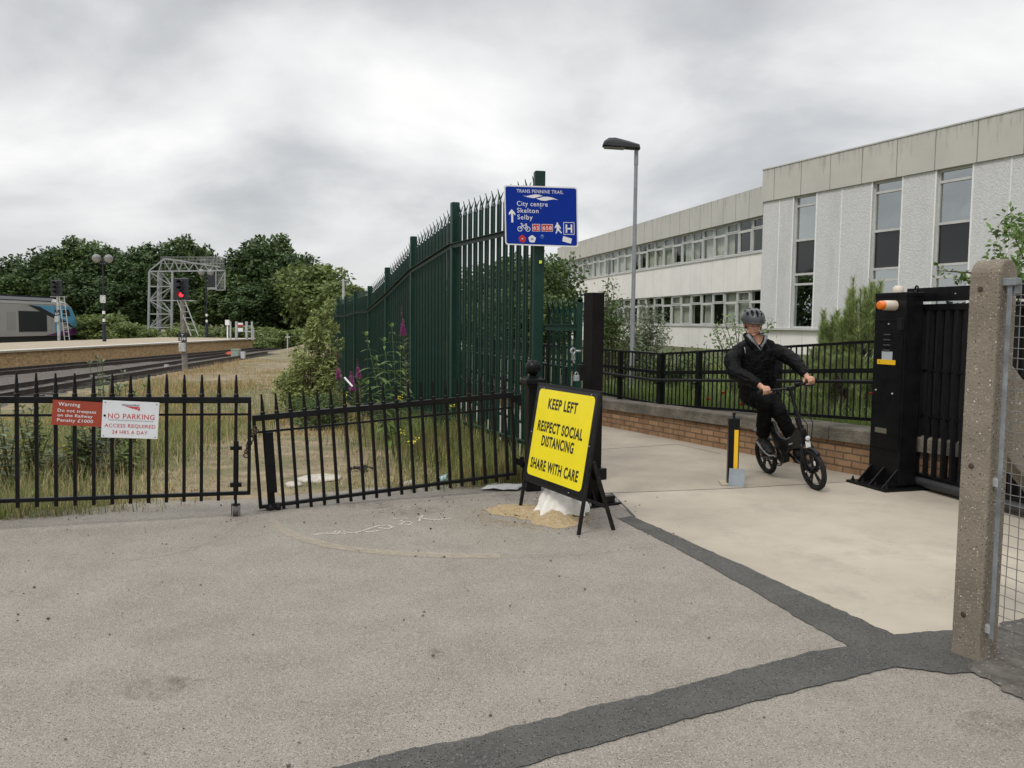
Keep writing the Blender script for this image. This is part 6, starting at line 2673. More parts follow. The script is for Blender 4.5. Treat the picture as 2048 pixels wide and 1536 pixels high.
def herb(nme, label, base, stems, mat, cat='plant', group=None, L=0.16, w=0.024, pairs=9, droop=0.55, seed=0, start=0.15):
    rng = random.Random(seed)
    t = thing(nme, base, label, cat, group)
    m, ms = MB(), MB()
    for tip in stems:
        a, e_ = V(base) + V((rng.uniform(-.04, .04), rng.uniform(-.04, .04), -.03)), V(tip)
        mid = a.lerp(e_, 0.5) + V((rng.uniform(-.04, .04), rng.uniform(-.03, .03), 0.02))
        ms.path([a, mid, e_], [0.007, 0.006, 0.003], 6)
        for k in range(pairs):
            q = start + (1 - start) * (k + 0.5) / pairs
            c = a.lerp(mid, q / 0.5) if q < 0.5 else mid.lerp(e_, (q - 0.5) / 0.5)
            ph = k * 1.45 + rng.uniform(-.3, .3)
            sc = (1.0 if q < 0.7 else 1.0 - (q - 0.7) * 2.0) * rng.uniform(0.8, 1.1)
            for sgn in (0, math.pi):
                d = V((math.cos(ph + sgn), math.sin(ph + sgn) * 0.8, 0.0))
                arch_leaf(m, c, d, L * sc, w * sc, droop * rng.uniform(0.7, 1.2))
        for k in range(4):
            arch_leaf(m, e_, V((math.cos(k * 1.57), math.sin(k * 1.57), 0.8)), L * 0.4, w * 0.5, 0.2)
    m.build('leaves', mat, t)
    ms.build('stem', stemg, t)
    return t


YB = 9.6
bb = D(795, 900, YB)
bz = gz(bb.x, YB)
herb('buddleia', 'tall fresh buddleia with arching paired leaves by the fence', (bb.x, YB, bz),
     [D(733, 672, YB - .1), D(768, 684, YB), D(784, 655, YB + .1), D(752, 720, YB - .2), D(800, 700, YB), D(735, 770, YB - .3)], leaf_fresh, 'shrub', L=0.20, w=0.028, pairs=11, seed=3, start=0.2)


def fireweed(label, px, top, bot, Y, seed, fl0, fl1, rs=1.0):
    rng = random.Random(seed)
    z0 = gz(D(px, 800, Y).x, Y)
    tip = D(px, top, Y)
    base = V((tip.x + 0.12, Y, z0))
    t = thing('fireweed', base, label, 'wild flower', 'fireweed spikes by the green fence')
    m, mf, ms = MB(), MB(), MB()
    ms.path([base, base.lerp(tip, 0.6), tip], [0.007, 0.005, 0.002], 6)
    f0, f1 = D(px, fl0, Y).z, D(px, fl1, Y).z
    for k in range(150):
        z = rng.uniform(z0 + 0.25, f1)
        q = (z - z0) / (tip.z - z0)
        c = base.lerp(tip, q)
        a = rng.uniform(0, 6.28)
        arch_leaf(m, c, V((math.cos(a), math.sin(a), 0.35)), 0.11 * rng.uniform(0.6, 1.1), 0.008, 0.25)
    for k in range(int(170 * rs)):
        z = rng.uniform(f1, f0)
        u = (z - f1) / max(1e-3, f0 - f1)
        c = base.lerp(tip, (z - z0) / (tip.z - z0))
        a = rng.uniform(0, 6.28)
        r = 0.034 * (1 - 0.45 * u) * rs
        arch_leaf(mf, c + V((r * 0.4 * math.cos(a), r * 0.4 * math.sin(a), 0)), V((math.cos(a), math.sin(a), 0.2)), r, r * 0.4, 0.3)
    for k in range(60):
        z = rng.uniform(f0, tip.z - 0.01)
        c = base.lerp(tip, (z - z0) / (tip.z - z0))
        a = rng.uniform(0, 6.28)
        arch_leaf(mf if k % 4 == 0 else ms, c, V((math.cos(a), math.sin(a), 0.6)), 0.026 * (tip.z - z + 0.05) / (tip.z - f0 + 0.05) + 0.006, 0.003, 0.1)
    m.build('leaves', leaf_pale, t)
    mf.build('flower_spike', pinkf, t)
    ms.build('stem', P('fireweed_stem', (0.13, 0.055, 0.06), 0.8), t)


fireweed('tallest fireweed, its pink spike standing over the buddleia', 803, 610, 830, 9.4, 1, 648, 672)
fireweed('pink fireweed spike beside the large bush at the fence', 673, 708, 850, 11.6, 2, 738, 760, 1.1)
fireweed('pink fireweed spike midway along the foot of the fence', 714, 718, 850, 11.2, 3, 735, 756)
fireweed('short pink fireweed spike leaning low in the grass', 701, 742, 860, 10.6, 4, 752, 782, 1.1)
m = MB()
pl = D(697, 765, 10.3)
m.path([D(689, 755, 10.3), D(705, 773, 10.25)], 0.012, 8)
m.build('plastic_tube', white, label='white plastic tube caught in the weeds by the fence', cat='litter', loc=tuple(pl))

# tall weeds behind the left leaf
wr = random.Random(4)
WG = 'weeds behind the left gate leaf'
for i, (px, Y, top, mt_, lab) in enumerate([(18, 7.6, 812, leaf_grey, 'grey-green weed clump at the left edge, behind the gate bars'), (62, 8.2, 800, leaf_pale, 'pale weed clump left of the red sign'),
                                            (110, 8.8, 880, leaf_grey, 'low grey weed below the red sign'), (150, 8.2, 815, leaf_mid, 'leafy weed behind the red sign'),
                                            (182, 8.4, 822, leaf_grey, 'grey-green weed behind the white sign'), (205, 9.5, 715, leaf_grey, 'tall pale weed rising above the gate over the white sign'),
                                            (232, 9.8, 735, leaf_grey, 'second tall pale weed just right of the tallest one'), (262, 9.6, 765, leaf_pale, 'shorter weed right of the tall pale pair'),
                                            (245, 8.6, 890, leaf_pale, 'low weed below the white sign'), (35, 9.5, 900, leaf_mid, 'dark weed low at the far left')]):
    p = D(px, 900, Y)
    z0 = gz(p.x, Y)
    tips = []
    for k in range(wr.randint(7, 9)):
        q = D(px + wr.uniform(-26, 26), top + wr.uniform(0, 60), Y)
        tips.append((q.x, Y + wr.uniform(-.25, .25), q.z))
    herb('weed', lab, (p.x, Y, z0), tips, mt_, 'weed', WG, L=0.14, w=0.026, pairs=12, droop=0.4, seed=i, start=0.06)


# ---- grass
def blades(pts, h, w, rng, bend=0.5):
    n = len(pts)
    a = rng.uniform(0, 6.28, size=n)
    d = np.stack([np.cos(a), np.sin(a), np.zeros(n)], 1)
    s = np.stack([-np.sin(a), np.cos(a), np.zeros(n)], 1)
    b = rng.uniform(0.1, 1.0, size=(n, 1)) * bend
    h = h.reshape(-1, 1)
    w = w * rng.uniform(0.6, 1.3, size=(n, 1))
    mid = pts + d * h * b * 0.35 + np.array([0, 0, 1]) * h * 0.58
    tip = pts + d * h * b + np.array([0, 0, 1]) * h * (1 - 0.35 * b)
    q = [pts - s * w, pts + s * w, mid + s * w * 0.6, mid - s * w * 0.6]
    q2 = [mid - s * w * 0.6, mid + s * w * 0.6, tip + s * w * 0.08, tip - s * w * 0.08]
    return np.concatenate([np.stack(q, 1).reshape(-1, 3), np.stack(q2, 1).reshape(-1, 3)])


def scatter(n, x0, x1, y0, y1, dens, rng, h0, h1):
    P_, H_ = [], []
    tries = 0
    while len(P_) < n and tries < n * 40:
        tries += 1
        y = y0 + (y1 - y0) * rng.random() ** 1.7
        x = rng.uniform(x0, x1) if not callable(x0) else rng.uniform(x0(y), x1(y))
        q = dens(x, y)
        if rng.random() > q:
            continue
        P_.append((x, y, gz(x, y) - 0.01))
        H_.append(h0 + (h1 - h0) * rng.random() ** 1.5 * (0.4 + 0.6 * q))
    return np.array(P_), np.array(H_)


rg = np.random.default_rng(77)
XL = lambda y: -1024 / 1657 * y - 0.4
XR = lambda y: fence_x(y) - 0.05
gateY = lambda x: 7.72 + (x - 0.05) * 0.43 if x > -2.05 else 6.72 + (x + 2.1) * 0.335


def behind(x, y):
    return y > gateY(x) + 0.30


def nz(x, y, s, k):
    return noise.noise(V((x * s, y * s, k)))


def trackmask(x, y):       # keep off the ballast
    bx1 = np.interp(y, [p[1] for p in bal[1:7]], [p[0] for p in bal[1:7]])
    return x > bx1 - 0.4


def path_bare(x, y):       # the trodden strip in the middle is nearly bare
    xc = -2.4 - 0.29 * (y - 8)
    return max(0.0, 1 - abs(x - xc) / (1.1 + 0.05 * y))


def d_dry(x, y):
    if not behind(x, y) or not trackmask(x, y):
        return 0
    return max(0.0, 0.6 + 0.7 * nz(x, y, 0.6, 1) - 0.25 * path_bare(x, y))


def d_green(x, y):
    if not behind(x, y) or not trackmask(x, y):
        return 0
    fx = fence_x(y) - x
    k = 0.26 + 0.6 * nz(x, y, 0.55, 9) + 0.85 * max(0, 1 - fx / 1.5) + 0.9 * max(0, min(1, (-3.1 - 0.1 * (y - 7) - x) / 1.2))
    return max(0.0, min(1.0, k - 0.36 * path_bare(x, y)))


p_, h_ = scatter(46000, XL, XR, 6.4, 30, d_dry, rg, 0.02, 0.13)
np_mesh('dry_grass', blades(p_, h_, 0.004, rg, 1.7), 4, straw_m)
p_, h_ = scatter(2600, XL, lambda y: min(XR(y), -0.9), 6.4, 14, d_green, rg, 0.2, 0.5)
o = np_mesh('seed_grass', blades(p_, h_, 0.0028, rg, 0.6), 4, straw_m); tag(o, 'thin straw-coloured seeding grass among the green behind the signs', kind='stuff')
o = bpy.data.objects['dry_grass']; tag(o, 'short dry straw-coloured grass on the trodden ground', kind='stuff')
p_, h_ = scatter(32000, XL, XR, 6.4, 30, d_green, rg, 0.05, 0.34)
o = np_mesh('green_grass', blades(p_, h_, 0.004, rg, 0.8), 4, grass_m); tag(o, 'longer green grass along the fence and behind the signs', kind='stuff')


def d_tall(x, y):
    if not behind(x, y):
        return 0
    fx = fence_x(y) - x
    return max(0.0, 1 - fx / 0.9) * (0.5 + nz(x, y, 0.9, 4)) if y < 13 else 0


p_, h_ = scatter(3200, lambda y: fence_x(y) - 1.2, XR, 7.7, 13, d_tall, rg, 0.3, 0.75)
o = np_mesh('tall_grass', blades(p_, h_, 0.0045, rg, 0.55), 4, grass_m); tag(o, 'tall wispy grass at the foot of the near fence bays', kind='stuff')
p_, h_ = scatter(1500, lambda y: fence_x(y) - 1.5, XR, 7.6, 10.5, d_tall, rg, 0.25, 0.6)
o = np_mesh('dead_stalks', blades(p_, h_, 0.003, rg, 0.3), 4, rust_grass_m); tag(o, 'brown dead stalks standing in the grass by the gate hinge', kind='stuff')


def d_far(x, y):
    if not trackmask(x, y):
        return 0
    return max(0.0, min(1, 0.5 + 1.2 * nz(x, y, 0.22, 6))) * sst(13, 18, y) * (1 - path_bare(x, y) * 0.4)


p_, h_ = scatter(16000, XL, XR, 13, 48, d_far, rg, 0.08, 0.38)
o = np_mesh('meadow_grass', blades(p_, h_, 0.008, rg, 0.7), 4, rust_grass_m); tag(o, 'tawny seeding grass between the path and the track', kind='stuff')


# garden grass behind the railing
def gpt(n, rng, d0, d1, s0, s1, h0, h1):
    s = rng.uniform(s0, s1, n)
    d = d0 + (d1 - d0) * rng.random(n) ** 1.6
    base = np.array(W0)[None, :] + np.array(wdir)[None, :] * s[:, None] + np.array(wnorm)[None, :] * d[:, None]
    base[:, 2] = 0.375
    return base, h0 + (h1 - h0) * rng.random(n) ** 1.3


p_, h_ = gpt(15000, rg, 0.40, 3.2, -1.0, 7.0, 0.08, 0.42)
o = np_mesh('garden_grass', blades(p_, h_, 0.005, rg, 0.7), 4, lush_m); tag(o, 'lush uncut grass behind the railing', kind='stuff')
p_, h_ = gpt(9000, rg, 3.0, 14, -6, 9.0, 0.2, 0.6)
o = np_mesh('garden_weeds', blades(p_, h_, 0.014, rg, 0.6), 4, grass_m); tag(o, 'rough weeds between the railing and the building', kind='stuff')
PGp = 'poppies behind the railing'
pop = None
for i, (px, py, Y) in enumerate([(1446, 788, 10.9), (1416, 801, 11.2), (1483, 811, 10.6), (1500, 808, 10.6), (1356, 815, 12.2), (1362, 812, 12.6), (1745, 790, 9.4)]):
    c = D(px, py, Y)
    t = thing('poppy', (c.x, Y, 0.38), 'red poppy in the long grass behind the railing', 'flower', PGp)
    m = MB()
    for k in range(5):
        arch_leaf(m, c, V((math.cos(k * 1.26), math.sin(k * 1.26), 0.8)), 0.045, 0.028, 0.2)
    m.build('petals', redf, t)
    m = MB()
    m.path([(c.x, Y, 0.37), c], [0.003, 0.002], 5)
    m.build('stem', stemg, t)
for i, (px, py, Y) in enumerate([(822, 888, 8.6), (832, 880, 8.6), (903, 815, 9.2), (805, 865, 9.0), (126, 893, 8.2), (132, 898, 8.2), (170, 862, 8.3), (42, 888, 8.0), (690, 790, 10.0), (800, 795, 9.2)]):
    c = D(px, py, Y)
    g0 = gz(c.x, Y)
    t = thing('ragwort', (c.x, Y, g0), 'spindly weed with small yellow flowers behind the gate', 'wild flower', 'yellow flowering weeds behind the gate')
    m = MB()
    for k in range(14):
        o_ = V((wr.uniform(-.03, .03), wr.uniform(-.03, .03), wr.uniform(-.03, .03)))
        arch_leaf(m, c + o_, V((wr.uniform(-1, 1), wr.uniform(-1, 1), 0.4)), 0.018, 0.007, 0.2)
    m.build('flowers', yelf, t)
    m = MB()
    m.path([(c.x, Y, g0 - 0.02), c], [0.004, 0.002], 5)
    m.build('stem', stemg, t)

# litter behind and below the gate
m = MB()
c = G(1008, 973, 0.02)
nn_ = 8
vs, fs = [], []
for j in range(nn_ + 1):
    for i in range(nn_ + 1):
        u, v = i / nn_ - 0.5, j / nn_ - 0.5
        vs.append(c + V((u * 0.34 + v * 0.10, v * 0.26 - u * 0.02, 0.012 * noise.noise(V((u * 4, v * 4, 0))) + 0.004)))
for j in range(nn_):
    for i in range(nn_):
        fs.append((j * (nn_ + 1) + i, j * (nn_ + 1) + i + 1, (j + 1) * (nn_ + 1) + i + 1, (j + 1) * (nn_ + 1) + i))
m.add(vs, fs)
o = m.build('newspaper', P('newsprint', (0.56, 0.56, 0.55), 0.8, var=0.1, vs=30), label='crumpled white paper lying under the hinge end of the gate', cat='litter', loc=tuple(c), smooth=True)
so = o.modifiers.new('Solid', 'SOLIDIFY'); so.thickness = 0.004
c = G(889, 961, 0.03)
m = MB()
m.lathe([(0.028, 0), (0.042, 0.09), (0.040, 0.09), (0.026, 0.006)], c + V((-0.04, 0, 0.01)), (0.9, -0.3, 0.25), 14)
m.build('paper_cup', P('pale_blue_card', (0.35, 0.50, 0.55), 0.6, var=0.15, vs=30), label='crushed pale blue paper cup below the gate', cat='litter', loc=tuple(c))
rk = random.Random(9)
stone_m = P('pale_rubble', (0.46, 0.42, 0.36), 0.9, var=0.2, vs=9, bump=0.5, bs=20)
for i, (px, py, w, lab) in enumerate([(640, 952, 0.22, 'largest flat pale stone in the ground behind the gate'), (612, 955, 0.12, 'smaller pale stone left of the largest one'), (586, 965, 0.09, 'small pale stone nearest the gate wheel'), (820, 963, 0.07, 'little pale stone behind the middle of the gate')]):
    c = G(px, py, 0.0)
    c.z = gz(c.x, c.y)
    m = MB()
    m.ball(c + V((0, 0, 0.01)), (w, w * 0.8, 0.035), 14, 8)
    m.v = [tuple(V(p) + V((0.02, 0.02, 0.008)) * noise.noise(V(p) * 14) * (w / 0.12)) for p in m.v]
    m.build('stone', stone_m, label=lab, cat='stone', group='pale stones behind the gate', loc=tuple(c), smooth=True)
c = G(728, 935); c.z = gz(c.x, c.y)
m = MB()
for k in range(10):
    a = rk.uniform(0, 6.28)
    p = c + V((rk.uniform(-.12, .12), rk.uniform(-.05, .05), 0.03))
    m.path([p, p + V((0.07 * math.cos(a), 0.07 * math.sin(a), 0.02)), p + V((0.13 * math.cos(a + .5), 0.1 * math.sin(a + .5), -0.02))], 0.012, 6)
m.build('black_rag', P('black_rag', (0.02, 0.02, 0.022), 0.9), label='twist of black rag lying in the dry grass behind the gate', cat='litter', loc=tuple(c))
# ---------------------------------------------------------------- bicycle and rider
matte = P('bike_black', (0.0065, 0.0065, 0.007), 0.36, spec=0.25, var=0.2, vs=8)
tyre_m = P('tyre', (0.012, 0.012, 0.012), 0.75, spec=0.3, var=0.3, vs=20)
chrome = P('bright_metal', (0.55, 0.55, 0.55), 0.25, metal=0.9)
skin = P('skin', (0.47, 0.25, 0.17), 0.5, var=0.10, vs=22)
jacket_m = P('jacket_black', (0.0040, 0.0042, 0.0050), 0.6, spec=0.12, var=0.3, vs=6, bump=0.25, bs=22)
trouser_m = P('trousers_black', (0.0045, 0.0045, 0.005), 0.85, spec=0.12, var=0.3, vs=6, bump=0.2, bs=25)
shirt_m = P('shirt_grey', (0.20, 0.21, 0.22), 0.8, var=0.15, vs=40)
helmet_m = P('helmet_grey', (0.055, 0.057, 0.062), 0.3, spec=0.45, var=0.15, vs=10)
hair_m = P('hair_greybrown', (0.16, 0.115, 0.075), 0.8, var=0.3, vs=60)

R0, R1 = G(1537, 947), G(1632, 980)
WB = (R1 - R0).length
LEAN = rad(11)
hd = (R1 - R0).normalized()
MB_ = frame(R0, hd) @ Matrix.Rotation(LEAN, 4, 'X')
bike = thing('bicycle', None, 'black folding electric bicycle ridden down the path by the man', 'bicycle', M=MB_)
T = MB_
RW = 0.203


def bm(nme, fn, mat, par=bike, smooth=False, bevel=0.0):
    m = MB()
    m.T = T
    fn(m)
    return m.build(nme, mat, par, smooth=smooth, bevel=bevel)


for wx in (0.0, WB):
    w = bm('wheel', lambda m: (m.torus((wx, 0, RW), (0, 1, 0), RW - 0.043, 0.012, 40, 8, sq=1.5), m.lathe([(0.012, -0.045), (0.03, -0.04), (0.034, -0.02), (0.034, 0.02), (0.03, 0.04), (0.012, 0.045)], (wx, 0, RW), (0, 1, 0), 18)), matte, smooth='auto')
    bm('tyre', lambda m: m.torus((wx, 0, RW), (0, 1, 0), RW - 0.024, 0.025, 44, 12, sq=1.0), tyre_m, w, True)

    def sp_(m):
        for k in range(5):
            for o in (-0.17, 0.17):
                t = 2 * math.pi * k / 5 + o + 0.4
                t2 = 2 * math.pi * k / 5 + o * 0.75 + 0.4
                m.beam((wx + 0.03 * math.cos(t), 0, RW + 0.03 * math.sin(t)), (wx + 0.158 * math.cos(t2), 0, RW + 0.158 * math.sin(t2)), 0.016, 0.010, up=(0, 1, 0))
    bm('spokes', sp_, matte, w)
bm('wheel_reflector', lambda m: m.ball((WB + 0.06, -0.012, RW + 0.075), (0.018, 0.006, 0.026), 10, 6), P('reflector_white', (0.7, 0.7, 0.7), 0.3), bike, True)
HX, HZ0, HZ1 = WB - 0.105, 0.455, 0.60
frame_poly = [(HX - 0.055, 0.61), (HX + 0.035, 0.60), (HX + 0.045, 0.46), (HX - 0.07, 0.395), (0.54, 0.36), (0.46, 0.30), (0.425, 0.20), (0.36, 0.175), (0.30, 0.20), (0.285, 0.30), (0.245, 0.40), (0.195, 0.54), (0.20, 0.60), (0.235, 0.60), (0.285, 0.50), (0.36, 0.445), (0.47, 0.435), (0.58, 0.475), (0.66, 0.545)]
bm('frame', lambda m: m.prism(frame_poly, (0, -0.032, 0), (1, 0, 0), (0, 0, 1), (0, 0.064, 0)), matte, bevel=0.012)
bm('frame_lettering', lambda m: m.flat([(0.56, 0.405), (0.64, 0.43), (0.64, 0.444), (0.56, 0.419)], (0, -0.0335, 0), (1, 0, 0), (0, 0, 1)), P('pale_mark', (0.3, 0.3, 0.3), 0.5))
bm('frame_top_edge', lambda m: m.path([(0.245, 0, 0.595), (0.29, 0, 0.505), (0.36, 0, 0.452), (0.47, 0, 0.442), (0.58, 0, 0.482)], 0.012, 8), P('grey_edge', (0.09, 0.09, 0.095), 0.35), smooth=True)
bm('seat_post', lambda m: m.path([(0.215, 0, 0.52), (0.11, 0, 0.80)], 0.016, 10), matte, smooth='auto')


def sad(m):
    prof = [(-0.14, 0.06), (-0.12, 0.078), (-0.05, 0.075), (0.03, 0.035), (0.11, 0.018), (0.135, 0.010)]
    vs, fs = [], []
    for x, w_ in prof:
        for dy, dz in ((-w_, -0.018), (-w_, 0.008), (0, 0.018), (w_, 0.008), (w_, -0.018)):
            vs.append((0.10 + x, dy, 0.82 + dz))
    for i in range(len(prof) - 1):
        for j in range(5):
            fs.append((i * 5 + j, i * 5 + (j + 1) % 5, (i + 1) * 5 + (j + 1) % 5, (i + 1) * 5 + j))
    fs += [(4, 3, 2, 1, 0), tuple(range(25, 30))]
    m.add(vs, fs)


bm('saddle', sad, matte, smooth='auto', bevel=0.006)
for sy in (-0.05, 0.05):
    bm('chainstay', lambda m: m.path([(0.34, sy * 0.6, 0.24), (0.17, sy, 0.215), (0, sy * 1.1, RW)], [0.018, 0.014, 0.012], 8), matte, smooth=True)
    bm('fork_leg', lambda m: m.path([(HX + 0.02, sy * 0.5, HZ0 + 0.02), (HX + 0.035, sy * 1.05, HZ0 - 0.03), (WB, sy * 1.15, RW)], [0.02, 0.019, 0.013], 10), matte, smooth=True)
    bm('axle_nut', lambda m: m.lathe([(0.010, 0.0), (0.010, 0.02), (0.004, 0.026)], (WB, sy * 1.25, RW), (0, 1 if sy > 0 else -1, 0), 8), chrome)
bm('head_tube', lambda m: m.path([(HX + 0.022, 0, HZ0 + 0.0), (HX - 0.018, 0, HZ1 + 0.03)], 0.030, 14), matte, smooth='auto')
BX, BZ = HX - 0.105, 0.99
bm('stem', lambda m: m.path([(HX - 0.016, 0, HZ1), (HX - 0.04, 0, HZ1 + 0.12), (BX, 0, BZ)], [0.024, 0.019, 0.017], 12), matte, smooth='auto')
bm('stem_clamp', lambda m: (m.box((BX, 0, BZ), (0.05, 0.06, 0.045)), m.path([(HX - 0.03, 0, HZ1 + 0.03), (HX - 0.045, 0, HZ1 + 0.11)], 0.028, 10)), matte, bevel=0.006)
HB = 0.30
bar_pts = [(BX - 0.045, -HB, BZ + 0.022), (BX - 0.02, -0.14, BZ + 0.012), (BX, 0, BZ), (BX - 0.02, 0.14, BZ + 0.012), (BX - 0.045, HB, BZ + 0.022)]
bm('handlebar', lambda m: m.path(bar_pts, 0.0125, 12), matte, smooth='auto')
for sy in (-1, 1):
    bm('grip', lambda m: m.path([(BX - 0.048, sy * (HB + 0.02), BZ + 0.023), (BX - 0.032, sy * 0.185, BZ + 0.018)], 0.0165, 12), tyre_m, smooth='auto')
    bm('brake_lever', lambda m: (m.path([(BX - 0.02, sy * 0.16, BZ + 0.008), (BX + 0.03, sy * 0.175, BZ - 0.005), (BX + 0.018, sy * 0.26, BZ - 0.012)], 0.006, 6), m.ball((BX - 0.02, sy * 0.155, BZ + 0.012), 0.018, 10, 6)), matte)
    bm('cable', lambda m: m.path([(BX + 0.01, sy * 0.15, BZ), (BX + 0.09, sy * 0.09, BZ - 0.03), (BX + 0.14, sy * 0.05 - 0.01, BZ - 0.18), (HX + 0.13, sy * 0.03 + 0.02, 0.66), (HX + 0.08, sy * 0.02 + 0.02, 0.50), (HX + 0.03, sy * 0.03, 0.44)], 0.0045, 6), tyre_m, smooth=True)
bm('display', lambda m: m.box((BX - 0.01, 0.09, BZ + 0.03), (0.04, 0.055, 0.02)), matte, bevel=0.004)
hl = bm('headlight', lambda m: m.lathe([(0.020, -0.03), (0.030, -0.01), (0.032, 0.015)], (HX + 0.075, 0, 0.515), (1, 0, 0.0), 16), matte, smooth='auto')
bm('lens', lambda m: m.lathe([(0.028, 0.0), (0.02, 0.008), (0.0, 0.011)], (HX + 0.090, 0, 0.515), (1, 0, 0.0), 16), P('lamp_lens', (0.55, 0.55, 0.57), 0.15), hl, True)
bm('front_reflector', lambda m: m.box((HX + 0.078, 0, 0.455), (0.012, 0.052, 0.07)), MATS['reflector_white'], bevel=0.01)
bm('front_mudguard', lambda m: m.path([(WB + 0.215 * math.cos(t), 0, RW + 0.215 * math.sin(t)) for t in np.linspace(0.9, 2.2, 9)], 0.022, 8, flat=(1, 0.35)), matte, smooth=True)
bm('rear_mudguard', lambda m: m.path([(-0.16, 0, 0.47), (-0.05, 0, 0.445), (0.07, 0, 0.42), (0.18, 0, 0.40)], 0.032, 8, flat=(1, 0.3)), MATS['grey_edge'], smooth=True)
CX, CZ = 0.355, 0.262
bm('chainring', lambda m: (m.torus((CX, -0.055, CZ), (0, 1, 0), 0.082, 0.005, 32, 6), m.torus((CX, -0.062, CZ), (0, 1, 0), 0.098, 0.006, 32, 6), [m.beam((CX, -0.055, CZ), (CX + 0.082 * math.cos(t), -0.055, CZ + 0.082 * math.sin(t)), 0.004, 0.014, up=(0, 1, 0)) for t in np.linspace(0.3, 5.33, 5)]), matte)
bm('chain', lambda m: (m.beam((CX, -0.05, CZ + 0.085), (0, -0.045, RW + 0.035), 0.006, 0.008), m.beam((CX, -0.05, CZ - 0.085), (0, -0.045, RW - 0.035), 0.006, 0.008)), tyre_m)
PR, PLf = V((CX - 0.10, -0.135, CZ + 0.075)), V((CX + 0.105, 0.125, CZ - 0.075))
for p_, sy in ((PR, -1), (PLf, 1)):
    bm('crank', lambda m: m.beam((CX, sy * 0.075, CZ), (p_.x, sy * 0.085, p_.z), 0.014, 0.024, up=(0, 1, 0)), chrome if sy < 0 else matte)
    bm('pedal', lambda m: m.box((p_.x, p_.y, p_.z), (0.085, 0.085, 0.022)), matte, bevel=0.004)
bm('battery_motor', lambda m: m.lathe([(0.03, -0.04), (0.055, -0.035), (0.055, 0.035), (0.03, 0.04)], (CX, 0, CZ), (0, 1, 0), 20), matte, smooth='auto')
bm('kickstand', lambda m: m.path([(0.10, 0.05, 0.20), (0.02, 0.075, 0.15), (-0.12, 0.08, 0.11)], 0.007, 6), matte)

# ------------- rider
BT = MB_.to_3x3()
BL_ = lambda x, y, z: MB_ @ V((x, y, z))
fwd = hd.copy()
rgt = V((hd.y, -hd.x, 0))                    # rider's right
upB = BT @ V((0, 0, 1))


def remesh(mb, name, mat, parent, voxel, sm=4, wrinkle=0.0, wscale=9.0, wdir_=None, smooth=True):
    me = bpy.data.meshes.new('tmp')
    me.from_pydata(mb.v, [], mb.f)
    ob = bpy.data.objects.new('tmp', me)
    C.objects.link(ob)
    r = ob.modifiers.new('r', 'REMESH')
    r.mode = 'VOXEL'
    r.voxel_size = voxel
    s_ = ob.modifiers.new('s', 'SMOOTH')
    s_.factor = 0.5
    s_.iterations = sm
    dg = bpy.context.evaluated_depsgraph_get()
    m2 = bpy.data.meshes.new_from_object(ob.evaluated_get(dg))
    bpy.data.objects.remove(ob)
    bpy.data.meshes.remove(me)
    co = [p.co.copy() for p in m2.vertices]
    if wrinkle:
        no = [p.normal.copy() for p in m2.vertices]
        for i, p in enumerate(co):
            q = p * wscale
            a = noise.noise(V((q.x, q.y, q.z * 1.0)))
            b = noise.noise(V((q.x * 2.3 + 4, q.y * 2.3, q.z * 3.4)))
            rid = 1 - abs(a) * 2.6          # ridged, like folds
            c2 = noise.noise(V((q.x * 1.7 - 3, q.y * 1.7, q.z * 3.1)))
            rid2 = max(0, 1 - abs(c2) * 4.5)
            co[i] = p + no[i] * wrinkle * (rid * 0.7 + rid2 * 0.8 + b * 0.5 - 0.5)
    inv = MW[parent].inverted()
    m2.vertices.foreach_set('co', [c for p in co for c in (inv @ p)])
    m2.materials.clear()
    m2.materials.append(mat)
    m2.polygons.foreach_set('use_smooth', [smooth] * len(m2.polygons))
    m2.update()
    m2.name = name
    o = bpy.data.objects.new(name, m2)
    C.objects.link(o)
    o.parent = parent
    MW[o] = MW[parent].copy()
    return o, co


def ell_loft(mb, secs, n=20):
    """secs: (centre, side vector, depth vector) -> closed tube of ellipses"""
    vs, fs = [], []
    for i, (c, a, b) in enumerate(secs):
        for k in range(n):
            t = 2 * math.pi * k / n
            ct, st_ = math.cos(t), math.sin(t)
            e_ = lambda x: math.copysign(abs(x) ** 0.85, x)
            vs.append(V(c) + a * e_(ct) + b * e_(st_))
        if i:
            for k in range(n):
                k2 = (k + 1) % n
                fs.append(((i - 1) * n + k, (i - 1) * n + k2, i * n + k2, i * n + k))
    fs.append(tuple(reversed(range(n))))
    fs.append(tuple(range((len(secs) - 1) * n, len(secs) * n)))
    mb.add(vs, fs)


def limb(mb, pts, rs, n=12):
    mb.path(pts, rs, n)
    for p, r in zip(pts, rs):
        mb.ball(p, r * 0.99, 12, 8)


man = thing('person', BL_(0.1, 0, 0), 'man in a grey helmet, black jacket and black trousers riding the bicycle', 'person')
hips = D(1519, 793, 8.72)
chest = D(1511, 722, 8.60)
neckb = D(1507, 678, 8.54)
shR, shL = D(1477, 706, 8.53), D(1546, 701, 8.61)
elR, elL = D(1468, 743, 8.36), D(1588, 722, 8.46)
gripR, gripL = BL_(BX - 0.04, -0.245, BZ + 0.021), BL_(BX - 0.04, 0.245, BZ + 0.021)
bdir = (gripL - gripR).normalized()
hipR, hipL = hips + rgt * 0.085 + V((0, 0, -0.0)), hips - rgt * 0.09
knR, knL = D(1530, 806, 8.38), D(1557, 822, 8.42)
pR, pL = BL_(PR.x, PR.y, PR.z), BL_(PLf.x, PLf.y, PLf.z)
anR = pR - fwd * 0.05 + V((0, 0, 0.135))
anL = pL - fwd * 0.06 + V((0, 0, 0.13))
hc = D(1505.5, 650, 8.50)                    # middle of the head
face = V((0.05, -0.98, -0.13)).normalized()
hup = V((0.03, -0.10, 1)).normalized()
hsd = face.cross(hup).normalized()           # towards the image left or right
